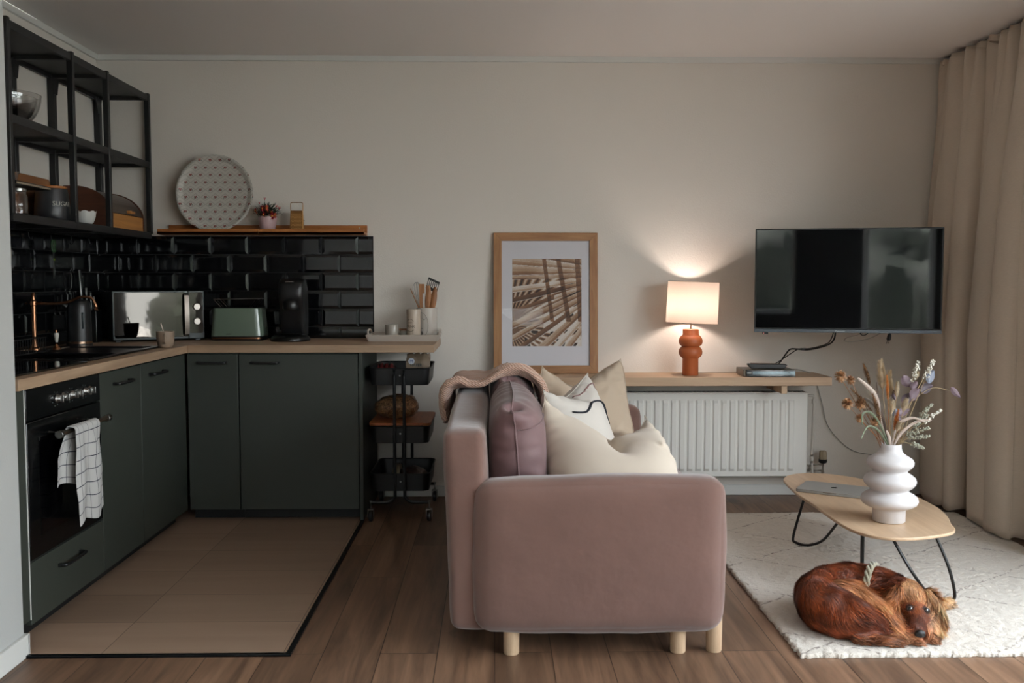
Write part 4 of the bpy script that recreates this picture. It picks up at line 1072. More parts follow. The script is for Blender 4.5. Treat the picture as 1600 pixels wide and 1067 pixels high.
# grater
gx, gy = -1.098, 5.243
t = thing('box_grater', 'brass coloured box grater with a wire handle standing on the ledge', 'grater', (gx, gy, LZ))
M_brass = mat('aged_brass', '#8a6238', 0.35, 0.8)
def tp(b, w0, w1, d0, d1, z0, z1):
    a = [b.verts.new((gx + sx*w0, gy + sy*d0, z0)) for sx, sy in ((-1,-1),(1,-1),(1,1),(-1,1))]; c = [b.verts.new((gx + sx*w1, gy + sy*d1, z1)) for sx, sy in ((-1,-1),(1,-1),(1,1),(-1,1))]
    for k in range(4): b.faces.new((a[k], a[(k+1)%4], c[(k+1)%4], c[k]))
    b.faces.new(c)
b = B(); tp(b, 0.0375, 0.032, 0.025, 0.018, LZ, LZ + 0.118)
obj('grater_body', b, M_brass, t, bevel=0.0015)
b = B()
for r_ in range(13):
    z = LZ + 0.012 + r_ * 0.0072; f = (z - LZ) / 0.118; w = 0.0375 + (0.032 - 0.0375) * f; y = gy - (0.025 - 0.007 * f)
    for c_ in range(9):
        x = gx + (c_ - 4 + (0.25 if r_ % 2 else -0.25)) * w * 0.19
        bmesh.ops.create_icosphere(b, subdivisions=1, radius=0.0021, matrix=TR(x, y - 0.0004, z) @ SC(1, 0.6, 0.8))
obj('grating_teeth', b, mat('bright_brass', '#c49a60', 0.3, 0.9), t, kind='stuff')
b = B(); tube(b, bez([(gx - 0.033, gy, LZ + 0.112), (gx - 0.034, gy, LZ + 0.150), (gx - 0.029, gy, LZ + 0.163), (gx, gy, LZ + 0.164), (gx + 0.029, gy, LZ + 0.163), (gx + 0.034, gy, LZ + 0.150), (gx + 0.033, gy, LZ + 0.112)], 5), 0.0022, 8); obj('wire_handle', b, M_brass, t)
b = B(); box(b, gx + 0.0335, gx + 0.0395, gy - 0.026, gy - 0.020, LZ, LZ + 0.115); obj('edge_strip', b, mat('bright_brass_edge', '#b8874e', 0.3, 0.8), t, bevel=0.001)
b = B(); cyl(b, (gx + 0.036, gy - 0.01, LZ + 0.062), (gx + 0.044, gy - 0.01, LZ + 0.062), 0.003, n=10); obj('side_pin', b, M_blackplastic, t)

# ================================================================== ON THE WORKTOP
# microwave turned toward the room
t = thing('microwave', 'microwave with a mirrored door and two silver knobs, standing askew in the corner', 'microwave', (-1.815, 5.075, WT))
ang = math.atan2(5.15 - 4.935, -1.625 + 2.008); W_ = math.hypot(0.215, 0.383)
t.rotation_euler = (0, 0, ang)
W2 = 0.235; hh = 0.262; D_ = 0.20
M_mw = mat('dark_green_grey_shell', '#2c3434', 0.4)
M_mirror = mat('mirror_door', '#45423f', 0.035, 1.0, bump=0.05, bscale=5)
def lobj(name, b, m, parent, **k): return obj(name, b, m, parent, world_co=False, **k)
b = B(); box(b, -W2, W2, 0.0, D_, 0.010, 0.272); lobj('housing', b, M_mw, t, bevel=0.004)
b = B(); box(b, -W2, W2 - 0.085, -0.02, -0.001, 0.010, 0.272); dr_ = lobj('door', b, M_mw, t, bevel=0.003)
b = B(); vs = prism(b, rrect(-W2 + 0.008, W2 - 0.092, 0.022, 0.264, 0.012, 5), 0, 0.0018); xf(b, vs, TR(0, -0.0205, 0) @ RX(PI/2)); lobj('mirror_panel', b, M_mirror, dr_, smooth=None)
b = B(); box(b, W2 - 0.083, W2, -0.02, -0.001, 0.010, 0.272); cp_ = lobj('control_panel', b, M_mw, t, bevel=0.003)
b = B(); vs = prism(b, rrect(W2 - 0.080, W2 - 0.006, 0.04, 0.264, 0.01, 5), 0, 0.0018); xf(b, vs, TR(0, -0.0205, 0) @ RX(PI/2)); lobj('panel_glass', b, M_mirror, cp_, smooth=None)
for z in (0.185, 0.105):
    b = B(); vs = lathe(b, [(0, 0), (0.019, 0), (0.018, 0.018), (0.016, 0.021), (0, 0.021)], 28); xf(b, vs, TR(W2 - 0.042, -0.022, z) @ RX(PI/2)); lobj('knob', b, mat('satin_knob', '#b0a8a0', 0.35, 0.7), cp_, smooth=50)
b = B(); vs = prism(b, [(-0.016, 0.0), (-0.004, 0.0), (0.0, 0.012), (0.0, 0.03), (-0.016, 0.03)], 0.02, 0.262)
b.free(); b = B()
hxp = W2 - 0.105
pr = [(0.024, -0.022), (0.036, -0.050), (0.075, -0.058), (0.14, -0.060), (0.205, -0.058), (0.248, -0.050), (0.260, -0.022)]
a_ = [b.verts.new((hxp - 0.005, y, z)) for z, y in pr]; c_ = [b.verts.new((hxp + 0.019, y, z)) for z, y in pr]
a2 = [b.verts.new((hxp - 0.005, y + 0.006, z)) for z, y in pr]; c2 = [b.verts.new((hxp + 0.019, y + 0.006, z)) for z, y in pr]
for k in range(len(pr) - 1):
    b.faces.new((a_[k], c_[k], c_[k+1], a_[k+1])); b.faces.new((a2[k], a2[k+1], c2[k+1], c2[k])); b.faces.new((a_[k], a_[k+1], a2[k+1], a2[k])); b.faces.new((c_[k], c2[k], c2[k+1], c_[k+1]))
b.faces.new((a_[0], a2[0], c2[0], c_[0])); b.faces.new((a_[-1], c_[-1], c2[-1], a2[-1]))
lobj('handle', b, mat('satin_handle', '#8a8078', 0.35, 0.8), dr_)
for x in (-W2 + 0.03, W2 - 0.03):
    for y in (0.02, D_ - 0.03):
        b = B(); box(b, x - 0.012, x + 0.012, y - 0.01, y + 0.01, 0, 0.011); lobj('foot', b, M_blackplastic, t)

# mug with spoon
mx_, my_ = -1.600, 4.555
t = thing('mug', 'small beige mug near the worktop corner, its handle toward us', 'mug', (mx_, my_, WT))
M_beige = mat('beige_stoneware', '#94806e', 0.45, var=0.05)
b = B(); lathe(b, [(0, 0), (0.028, 0), (0.036, 0.012), (0.041, 0.04), (0.043, 0.080), (0.040, 0.080), (0.038, 0.04), (0.032, 0.014), (0, 0.008)], 40, (mx_, my_, WT)); mg = obj('mug_body', b, M_beige, t, smooth=60)
b = B(); tube(b, bez([(mx_ + 0.012, my_ - 0.040, WT + 0.066), (mx_ + 0.018, my_ - 0.058, WT + 0.062), (mx_ + 0.020, my_ - 0.064, WT + 0.045), (mx_ + 0.016, my_ - 0.055, WT + 0.028), (mx_ + 0.011, my_ - 0.037, WT + 0.026)], 5), 0.0042, 8); obj('handle', b, M_beige, t)
b = B(); tube(b, [(mx_ + 0.015, my_ + 0.01, WT + 0.012), (mx_ - 0.008, my_, WT + 0.08), (mx_ - 0.018, my_ - 0.004, WT + 0.118)], [0.003, 0.003, 0.0045], 8, squash=0.5); obj('coffee_spoon', b, mat('worn_steel', '#85746a', 0.3, 0.9), label='little spoon standing in the beige mug', cat='spoon')

# dish rack behind the hob
t = thing('dish_rack', 'low black wire dish rack in front of the copper faucet', 'dish rack', (-2.08, 3.98, WT))
b = B(); zr = WT + 0.075
for z in (WT + 0.012, zr): tube(b, [(-2.17, 3.80, z), (-1.99, 3.80, z), (-1.99, 4.17, z), (-2.17, 4.17, z)], 0.003, 6, closed=True)
obj('rack_frame', b, M_blackmetal, t)
b = B()
for i in range(17): y = 3.81 + i * 0.022; tube(b, [(-1.99, y, zr), (-1.99, y, WT + 0.012), (-2.17, y, WT + 0.012), (-2.17, y, zr)], 0.0018, 5)
for i in range(8): x = -2.16 + i * 0.022; tube(b, [(x, 3.80, zr), (x, 3.80, WT + 0.012)], 0.0018, 5)
obj('wire_ribs', b, M_blackmetal, t, kind='stuff')
# toaster
tx, ty = -1.405, 5.17
t = thing('toaster', 'sage green retro toaster with a wire bun rack on a black base', 'toaster', (tx, ty, WT))
def taper(b, w0, d0, w1, d1, z0, z1, r, n=6, x=tx, y=ty):
    lo = rrect(-w0, w0, -d0, d0, r, n); hi = rrect(-w1, w1, -d1, d1, r, n)
    a = [b.verts.new((x + p[0], y + p[1], z0)) for p in lo]; c = [b.verts.new((x + p[0], y + p[1], z1)) for p in hi]; k = len(a)
    b.faces.new(a[::-1]); b.faces.new(c)
    for i in range(k): b.faces.new((a[i], a[(i+1) % k], c[(i+1) % k], c[i]))
b = B(); taper(b, 0.143, 0.085, 0.131, 0.078, WT + 0.024, WT + 0.178, 0.035); obj('toaster_shell', b, mat('sage_enamel', '#667465', 0.22, coat=0.6), t, bevel=0.003, smooth=50)
b = B(); taper(b, 0.140, 0.083, 0.142, 0.085, WT + 0.0, WT + 0.024, 0.034); obj('toaster_base', b, M_blackplastic, t, bevel=0.002, smooth=50)
b = B(); taper(b, 0.1405, 0.0865, 0.1405, 0.0865, WT + 0.011, WT + 0.018, 0.035); obj('chrome_trim', b, M_copper, t, smooth=50)
b = B(); taper(b, 0.129, 0.076, 0.124, 0.070, WT + 0.178, WT + 0.183, 0.03); obj('toaster_top', b, M_blackplastic, t, smooth=50)
b = B()
for y in (ty - 0.03, ty + 0.03): box(b, tx - 0.10, tx + 0.10, y - 0.012, y + 0.012, WT + 0.1832, WT + 0.1838)
obj('bread_slot', b, M_blackgloss, t, smooth=None)
b = B(); zz = WT + 0.183
for y in (ty - 0.055, ty + 0.055):
    tube(b, [(tx - 0.085, y, zz), (tx - 0.125, y, zz + 0.042), (tx + 0.118, y, zz + 0.046), (tx + 0.082, y, zz)], 0.0018, 6)
    tube(b, [(tx - 0.072, y, zz), (tx - 0.104, y, zz + 0.036)], 0.0015, 6); tube(b, [(tx + 0.070, y, zz), (tx + 0.100, y, zz + 0.036)], 0.0015, 6)
for x in (-0.125, 0.118): tube(b, [(tx + x, ty - 0.055, zz + 0.044), (tx + x, ty + 0.055, zz + 0.044)], 0.0018, 6)
obj('bun_rack', b, M_chrome, t)
b = B(); box(b, tx - 0.052, tx - 0.024, ty - 0.088, ty - 0.0855, WT + 0.036, WT + 0.039); obj('badge', b, M_blackplastic, t, smooth=None)

# coffee machine
kx, ky = -1.105, 5.09
t = thing('coffee_machine', 'black capsule coffee machine with a rounded back, between toaster and tray', 'coffee machine', (kx, ky, WT))
b = B(); vs = lathe(b, [(0, 0), (0.112, 0), (0.116, 0.006), (0.108, 0.022), (0.085, 0.038), (0, 0.040)], 48); xf(b, vs, TR(kx - 0.005, ky, WT) @ SC(0.93, 1.0, 1)); obj('base', b, M_blackplastic, t, smooth=60)
b = B(); pr = [(-0.02, 0.03), (-0.045, 0.10), (-0.055, 0.18), (-0.085, 0.22), (-0.10, 0.27), (-0.085, 0.315), (-0.04, 0.337), (0.02, 0.335), (0.07, 0.29), (0.095, 0.20), (0.10, 0.10), (0.098, 0.03)]
rings = []
for s_ in np.linspace(-1, 1, 13):
    w = 0.062 * s_; k = math.sqrt(max(0, 1 - abs(s_) ** 3.2)) * 0.18 + 0.82
    rings.append([b.verts.new((kx + 0.015 + w + 0.012 * (z - 0.03) * s_, ky + (y * k), WT + 0.03 + (z - 0.03) * (0.94 + 0.06 * k))) for y, z in pr])
for A, D in zip(rings[:-1], rings[1:]):
    for q in range(len(pr)): b.faces.new((A[q], A[(q+1) % len(pr)], D[(q+1) % len(pr)], D[q]))
b.faces.new(rings[0]); b.faces.new(rings[-1][::-1]); obj('housing', b, mat('matte_black_shell', '#0b0c0f', 0.35), t, smooth=50, bevel=0.002)
b = B(); vs = lathe(b, [(0, 0), (0.04, 0), (0.044, 0.008), (0.044, 0.045), (0.03, 0.06), (0, 0.062)], 28, (kx + 0.012, ky - 0.055, WT + 0.17)); obj('brew_head', b, M_blackplastic, t, smooth=50)
b = B(); box(b, kx - 0.006, kx + 0.034, ky - 0.11, ky - 0.075, WT + 0.318, WT + 0.324); obj('lever', b, M_chrome, t, bevel=0.002)
b = B(); lathe(b, [(0, 0.040), (0.055, 0.040), (0.058, 0.044), (0, 0.046)], 28, (kx + 0.01, ky - 0.045, WT)); obj('drip_grille', b, M_blackmetal, t, smooth=50)

# kettle
ex, ey = -2.060, 4.66
t = thing('electric_kettle', 'matte black electric kettle with a copper ring at its foot', 'kettle', (ex, ey, WT))
b = B(); lathe(b, [(0, 0), (0.057, 0), (0.060, 0.004), (0.060, 0.014), (0, 0.014)], 40, (ex, ey, WT)); obj('power_base', b, M_blackplastic, t)
b = B(); lathe(b, [(0.0, 0.015), (0.059, 0.015), (0.059, 0.026), (0, 0.027)], 40, (ex, ey, WT)); obj('copper_ring', b, mat('bright_copper', '#d8b49a', 0.15, 1.0), t, smooth=50)
b = B(); lathe(b, [(0, 0.027), (0.058, 0.027), (0.057, 0.12), (0.054, 0.20), (0.050, 0.222), (0.040, 0.232), (0, 0.235)], 48, (ex, ey, WT)); obj('kettle_body', b, mat('matte_black_steel', '#0a0c0e', 0.38), t, smooth=50)
b = B(); tube(b, bez([(ex, ey + 0.045, WT + 0.215), (ex, ey + 0.085, WT + 0.215), (ex, ey + 0.105, WT + 0.18), (ex, ey + 0.10, WT + 0.10), (ex, ey + 0.05, WT + 0.06)], 6), 0.010, 10); obj('handle', b, M_blackplastic, t)
b = B(); box(b, ex + 0.034, ex + 0.042, ey - 0.048, ey - 0.040, WT + 0.09, WT + 0.17); obj('water_gauge', b, mat('grey_gauge', '#2c3436', 0.2), t, bevel=0.002)
b = B(); vs = lathe(b, [(0, 0), (0.016, 0), (0.01, 0.03), (0, 0.03)], 16); xf(b, vs, TR(ex - 0.045, ey - 0.035, WT + 0.2) @ RZ(0.65) @ RY(-1.0)); obj('spout', b, M_blackplastic, t)
# knife block behind kettle
kx2, ky2 = -2.145, 4.98
t = thing('knife_block', 'black knife block with slim steel handled knives, in the dark corner', 'knife block', (kx2, ky2, WT))
b = B(); vs = box(b, -0.05, 0.05, -0.035, 0.035, 0, 0.17); xf(b, vs, TR(kx2, ky2, WT)); obj('block', b, M_blackplastic, t, bevel=0.004)
for i, (dx, dy, h) in enumerate(((-0.035, 0, 0.215), (-0.012, 0.01, 0.12), (0.014, 0, 0.095), (0.034, -0.01, 0.075))):
    b = B(); vs = box(b, -0.004, 0.004, -0.008, 0.008, 0, h); xf(b, vs, TR(kx2 + dx, ky2 + dy, WT + 0.17) @ RY(-0.06)); obj('kitchen_knife', b, M_chrome, bevel=0.002, label=('tallest', 'second tallest', 'third tallest', 'shortest')[i] + ' steel handled knife in the black knife block', cat='knife', group='knives in the block')

# serving tray with its things
sx0, sx1, sy0, sy1 = -0.675, -0.315, 5.03, 5.29
t = thing('serving_tray', 'white wooden serving tray with cut-out handles at the end of the worktop', 'tray', (-0.49, 5.16, WT))
M_tray = mat('chalk_white_wood', '#b5aaa0', 0.6, bump=0.05, bscale=50)
b = B(); box(b, sx0, sx1, sy0, sy1, WT, WT + 0.006); obj('tray_base', b, M_tray, t, smooth=None)
def slat(p, name):
    b = B(); lo = [Vector(q) for q in p]; n = (lo[1] - lo[0]).cross(lo[3] - lo[0]).normalized() * 0.007
    a = [b.verts.new(q) for q in lo]; c = [b.verts.new(q + n) for q in lo]; k = len(a)
    b.faces.new(a); b.faces.new(c[::-1])
    for i in range(k): b.faces.new((a[i], c[i], c[(i+1) % k], a[(i+1) % k]))
    obj(name, b, M_tray, t, bevel=0.001, smooth=None)
e = 0.012; hz_ = WT + 0.036
slat([(sx0, sy0, WT), (sx1, sy0, WT), (sx1 + e, sy0 - e, hz_), (sx0 - e, sy0 - e, hz_)], 'front_side')
slat([(sx1, sy1, WT), (sx0, sy1, WT), (sx0 - e, sy1 + e, hz_), (sx1 + e, sy1 + e, hz_)], 'back_side')
slat([(sx1, sy0, WT), (sx1, sy1, WT), (sx1 + e, sy1 + e, hz_), (sx1 + e, sy0 - e, hz_)], 'end_side')
slat([(sx0, sy1, WT), (sx0, sy0, WT), (sx0 - e, sy0 - e, hz_), (sx0 - e, sy1 + e, hz_)], 'end_side')
for x in (sx0 - e, sx1 + e):
    b = B(); s = 1 if x > -0.5 else -1
    P_ = bez([(x, 5.085, hz_ - 0.004), (x + s*0.003, 5.095, hz_ + 0.012), (x + s*0.004, 5.115, hz_ + 0.019), (x + s*0.004, 5.16, hz_ + 0.021), (x + s*0.004, 5.205, hz_ + 0.019), (x + s*0.003, 5.225, hz_ + 0.012), (x, 5.235, hz_ - 0.004)], 4)
    tube(b, P_, 0.0055, 8); obj('handle', b, M_tray, t)
TZ = WT + 0.0065
# tall canister
qx, qy = -0.440, 5.095
M_creamg = mat('cream_enamel', '#b7a999', 0.3)
M_print = mat('black_print', '#101112', 0.6)
t = thing('storage_tin', 'tall cream tin with a lid and small black print, on the tray', 'canister', (qx, qy, TZ))
b = B(); lathe(b, [(0, 0), (0.037, 0), (0.038, 0.002), (0.038, 0.125), (0, 0.125)], 40, (qx, qy, TZ)); obj('tin_body', b, M_creamg, t, smooth=50)
b = B(); lathe(b, [(0, 0.125), (0.0395, 0.125), (0.0395, 0.141), (0.037, 0.145), (0, 0.146)], 40, (qx, qy, TZ)); obj('lid', b, M_creamg, t, smooth=50)
def on_tin(z, yaw): return TR(qx, qy, TZ + z) @ RZ(yaw) @ TR(0, -0.0382, 0) @ RX(PI/2)
for k, (tx_, sz, z) in enumerate((('HOT', 0.010, 0.078), ('DRINK', 0.017, 0.058))): put_text('printing', tx_, sz, on_tin(z, -0.42), M_print, t, bend=0.0382, extrude=0.0003)
for s in (1, -1):
    b = B(); pts = []
    for a in np.linspace(-0.42 - 0.55, -0.42 + 0.55, 14):
        zz = 0.088 + 0.010 * (1 - ((a + 0.42) / 0.55) ** 2) if s > 0 else 0.047 - 0.007 * (1 - ((a + 0.42) / 0.55) ** 2)
        pts.append((qx + 0.0384 * math.sin(a), qy - 0.0384 * math.cos(a), TZ + zz))
    tube(b, pts, 0.0009, 5); obj('print_arc', b, M_print, t)
# utensil crock with a line drawn face
ux, uy = -0.374, 5.195
t = thing('utensil_crock', 'white utensil crock with a line drawn sleeping face, on the tray', 'utensil pot', (ux, uy, TZ))
b = B(); lathe(b, [(0, 0), (0.056, 0), (0.058, 0.003), (0.058, 0.148), (0.055, 0.150), (0.053, 0.147), (0.053, 0.006), (0, 0.005)], 56, (ux, uy, TZ)); obj('crock_body', b, mat('white_glaze', '#bdb6ae', 0.18), t, smooth=50)
def face_line(pts, r, name='drawn_line'):
    b = B(); q = bez([(a, z, 0) for a, z in pts], 6)
    tube(b, [(ux + 0.0585 * math.sin(p.x), uy - 0.0585 * math.cos(p.x), TZ + p.y) for p in q], r, 6, squash=0.4); obj(name, b, M_print, t)
face_line([(-0.55 + 0.72 * math.sin(a), 0.066 + 0.062 * math.cos(a)) for a in np.linspace(0, 2*PI, 20)], 0.0014)
face_line([(-0.36, 0.100), (-0.25, 0.092), (-0.12, 0.095), (0.02, 0.105)], 0.0016)
face_line([(-0.95, 0.103), (-0.85, 0.093), (-0.72, 0.093), (-0.62, 0.100)], 0.0016)
face_line([(-0.46, 0.052), (-0.42, 0.050), (-0.40, 0.053)], 0.0022)
face_line([(-0.47, 0.030), (-0.40, 0.036), (-0.35, 0.030), (-0.36, 0.022), (-0.44, 0.018), (-0.47, 0.022), (-0.38, 0.028)], 0.0018)
# utensils
M_beech = wood('beech', '#7d5232', '#a0714a', 'z', 4.0)
M_beech2 = wood('dark_beech', '#6d4426', '#8a5a36', 'z', 4.0)
cz = TZ + 0.02
def utensil(name, label, base, top, parts):
    t = thing(name, label, 'kitchen utensil', (ux + base[0], uy + base[1], TZ + 0.008), group=None); 
    for nm, b, m in parts: obj(nm, b, m, t, smooth=50)
def pt(dx, dy, dz): return Vector((ux + dx, uy + dy, TZ + dz))
b = B(); tube(b, [pt(0.0, -0.02, 0.01), pt(-0.045, -0.03, 0.14), pt(-0.088, -0.03, 0.222)], [0.0035, 0.003, 0.0025], 8)
utensil('chopstick', 'thin wooden stick leaning out to the left of the crock', (0, -0.02), None, [('stick', b, M_beech)])
# whisk
b = B(); c0 = pt(-0.045, 0.01, 0.145); c1 = pt(-0.058, 0.012, 0.245); b2 = B()
ax = (c1 - c0).normalized(); a_, d_ = frame_of(ax)
for k in range(5):
    an = PI * k / 5; r_ = a_ * math.cos(an) + d_ * math.sin(an); L_ = 0.105
    tube(b2, bez([c0 + r_ * 0.004, c0 + ax * L_*0.35 + r_ * 0.014, c0 + ax * L_*0.72 + r_ * 0.025, c0 + ax * L_*0.95 + r_ * 0.014, c0 + ax * L_, c0 + ax * L_*0.95 - r_ * 0.014, c0 + ax * L_*0.72 - r_ * 0.025, c0 + ax * L_*0.35 - r_ * 0.014, c0 - r_ * 0.004], 4), 0.0009, 5)
tube(b, [pt(-0.02, 0.0, 0.008), c0], 0.005, 10)
utensil('whisk', 'steel wire whisk standing in the crock', (-0.02, 0), None, [('handle', b, M_chrome), ('wire_loops', b2, M_chrome)])
# wooden tongs: two flat legs
b = B(); vs = box(b, -0.009, 0.009, -0.004, 0.004, 0.0, 0.20); xf(b, vs, TR(*pt(-0.026, -0.018, 0.01)) @ RY(-0.03))
b2 = B(); vs = box(b2, -0.008, 0.008, -0.004, 0.004, 0.0, 0.225); xf(b2, vs, TR(*pt(0.0, -0.016, 0.01)) @ RY(0.02))
b3 = B(); vs = box(b3, -0.017, 0.012, -0.005, 0.005, 0.0, 0.042); xf(b3, vs, TR(*pt(-0.024, -0.016, 0.20)))
utensil('wooden_tongs', 'wooden tongs with a square head standing in the crock', (-0.02, -0.02), None, [('tong_leg', b, M_beech), ('tong_leg', b2, M_beech2), ('tong_head', b3, M_beech)])
def spoon(name, label, bx, by, tx2, ty2, hz2, w, L_, m, slots=False):
    p0 = pt(bx, by, 0.01); p1 = pt(tx2, ty2, hz2); ax = (p1 - p0).normalized(); st = p1 - ax * L_; b = B(); tube(b, [p0, st], 0.0045, 8)
    b2 = B(); sd = ax.cross(Vector((0, 1, 0))).normalized(); nn = sd.cross(ax).normalized(); rings = []
    for i in range(13):
        f = i / 12; wd = w * (math.sin(PI * min(1, 0.10 + 0.88 * f)) ** 0.7) + 0.003; c = st + ax * L_ * f
        rings.append([b2.verts.new(c + sd * wd * 0.5 * math.cos(q) + nn * (0.0025 * math.sin(q) - 0.006 * (1 - math.cos(q) ** 2 * 1.0) * math.sin(PI * f))) for q in np.linspace(0, 2*PI, 13)[:-1]])
    for A, D in zip(rings[:-1], rings[1:]):
        for q in range(12): b2.faces.new((A[q], A[(q+1) % 12], D[(q+1) % 12], D[q]))
    b2.faces.new(rings[0][::-1]); b2.faces.new(rings[-1])
    utensil(name, label, (bx, by), None, [('handle', b, m), ('spoon_head', b2, m)])
spoon('wooden_spoon', 'light wooden spatula spoon in the middle of the crock', -0.01, 0.0, 0.014, -0.018, 0.235, 0.032, 0.11, M_beech)
spoon('wooden_spoon', 'darker oval wooden spoon leaning right in the crock', 0.0, -0.01, 0.050, -0.012, 0.230, 0.034, 0.12, M_beech2)
spoon('wooden_spoon', 'narrow wooden spoon at the back right of the crock', 0.01, 0.02, 0.042, 0.02, 0.205, 0.022, 0.09, M_beech)
# slotted turner
b = B(); tube(b, [pt(0.01, 0.01, 0.01), pt(0.018, 0.0, 0.235)], 0.005, 8); b2 = B()
bars = 6; 
for k in range(bars + 1):
    x = -0.030 + 0.060 * k / bars; vs = box(b2, x - 0.0022, x + 0.0022, -0.0015, 0.0015, 0.012, 0.044); xf(b2, vs, TR(*pt(0.024, -0.002, 0.212)) @ RY(0.35))
for z0_, z1_ in ((0.0, 0.014), (0.042, 0.052)):
    vs = box(b2, -0.033, 0.033, -0.0015, 0.0015, z0_, z1_); xf(b2, vs, TR(*pt(0.024, -0.002, 0.212)) @ RY(0.35))
utensil('slotted_turner', 'black slotted turner topping the utensils in the crock', (0.01, 0.01), None, [('handle', b, M_blackplastic), ('slotted_head', b2, M_blackplastic)])
# cup and small jar
vx, vy = -0.560, 5.125
t = thing('milk_jug', 'small pale grey cup with a spout standing at the left of the tray', 'cup', (vx, vy, TZ))
b = B(); vs = lathe(b, [(0, 0), (0.034, 0), (0.036, 0.003), (0.036, 0.068), (0.034, 0.071), (0.033, 0.068), (0.032, 0.006), (0, 0.005)], 40, (vx, vy, TZ))
for v in vs:
    if v.co.x < vx - 0.030 and v.co.z > TZ + 0.055: v.co.x -= 0.005
obj('cup_body', b, mat('pale_grey_glaze', '#a29a90', 0.2, var=0.05), t, smooth=50)
wx, wy = -0.495, 5.135
t = thing('sugar_jar', 'little glass jar with a wooden lid beside the tall tin', 'jar', (wx, wy, TZ))
b = B(); lathe(b, [(0, 0), (0.024, 0), (0.027, 0.006), (0.027, 0.038), (0.025, 0.042), (0, 0.042)], 32, (wx, wy, TZ)); obj('jar_body', b, mat('cloudy_glass', '#8c8478', 0.1, spec=0.6), t, smooth=50)
b = B(); lathe(b, [(0, 0.042), (0.027, 0.042), (0.028, 0.045), (0.027, 0.050), (0, 0.051)], 32, (wx, wy, TZ)); obj('lid', b, M_beech2, t, smooth=50)

for o in list(C.objects):
    if o.parent is None and o.type == 'EMPTY':
        nm = o.name.split('.')[0]
        if nm in ('utensil_crock', 'storage_tin', 'milk_jug', 'sugar_jar'): o.scale = (1, 1, 1.14)
        elif o.get('category') == 'kitchen utensil' and o.location.x > -0.6: o.scale = (1, 1, 1.26)
# ================================================================== TROLLEY
t = thing('kitchen_trolley', 'black metal three tier trolley on castors under the worktop end', 'trolley', (-0.49, 4.98, 0))
txc = -0.487; W0 = 0.155; Y0_, Y1_ = 4.765, 5.195
def basket(zb_, zt_, name):
    outer0 = rrect(txc - W0 + 0.008, txc + W0 - 0.008, Y0_ + 0.008, Y1_ - 0.008, 0.035, 6); outer1 = rrect(txc - W0, txc + W0, Y0_, Y1_, 0.04, 6)
    b = B(); n = len(outer0)
    a = [b.verts.new((x, y, zb_)) for x, y in outer0]; c = [b.verts.new((x, y, zt_)) for x, y in outer1]
    i0 = [b.verts.new((txc + (x - txc)*0.985, 4.98 + (y - 4.98)*0.99, zb_ + 0.003)) for x, y in outer0]; i1 = [b.verts.new((txc + (x - txc)*0.985, 4.98 + (y - 4.98)*0.99, zt_)) for x, y in outer1]
    b.faces.new(a[::-1]); b.faces.new(i0)
    for k in range(n):
        k2 = (k+1) % n; b.faces.new((a[k], a[k2], c[k2], c[k])); b.faces.new((i0[k2], i0[k], i1[k], i1[k2])); b.faces.new((c[k], c[k2], i1[k2], i1[k]))
    tube(b, [(x, y, zt_) for x, y in outer1], 0.004, 6, closed=True)
    o = obj(name, b, M_blackmetal, t, smooth=40)
    b = B(); vs = lathe(b, [(0, 0), (0.005, 0), (0.004, 0.003), (0, 0.0035)], 14); xf(b, vs, TR(txc + 0.003, Y0_ + 0.001, zb_ + 0.05) @ RX(PI/2)); obj('screw', b, M_chrome, o)
basket(0.705, 0.792, 'basket'); basket(0.405, 0.492, 'basket'); basket(0.155, 0.245, 'basket')
for Yp, s in ((Y0_ - 0.008, -1), (Y1_ + 0.008, 1)):
    for dx in (-1, 1):
        xx = txc + dx * 0.025; b = B()
        tube(b, bez([(xx, Yp, 0.785), (xx, Yp, 0.5), (xx, Yp, 0.16), (xx + dx*0.004, Yp, 0.125), (xx + dx*0.03, Yp, 0.103), (xx + dx*0.07, Yp, 0.100), (txc + dx*0.150, Yp, 0.100)], 6), 0.0085, 10)
        obj('frame_tube', b, M_blackmetal, t)
        cxx = txc + dx * 0.150
        b = B(); cyl(b, (cxx, Yp, 0.062), (cxx, Yp, 0.108), 0.009, n=14); box(b, cxx - 0.016, cxx - 0.013, Yp - 0.016, Yp + 0.016, 0.022, 0.066); box(b, cxx + 0.013, cxx + 0.016, Yp - 0.016, Yp + 0.016, 0.022, 0.066); box(b, cxx - 0.016, cxx + 0.016, Yp - 0.012, Yp + 0.012, 0.060, 0.066)
        ca = obj('castor', b, M_chrome, t, bevel=0.001)
        b = B(); vs = lathe(b, [(0, -0.010), (0.026, -0.010), (0.030, -0.006), (0.030, 0.006), (0.026, 0.010), (0, 0.010)], 28); xf(b, vs, TR(cxx, Yp, 0.030) @ RY(PI/2)); obj('wheel', b, M_blackplastic, ca, smooth=40)
# wooden lid on the middle basket
b = B(); vs = prism(b, rrect(txc - W0 - 0.004, txc + W0 + 0.004, Y0_ - 0.002, Y1_ + 0.002, 0.03, 5), 0.497, 0.510); obj('chopping_lid', b, wood('bamboo_lid', '#6e3d1e', '#92562e', 'y', 2.2), bevel=0.002, label='thin bamboo board lying on the middle basket of the trolley', cat='board')
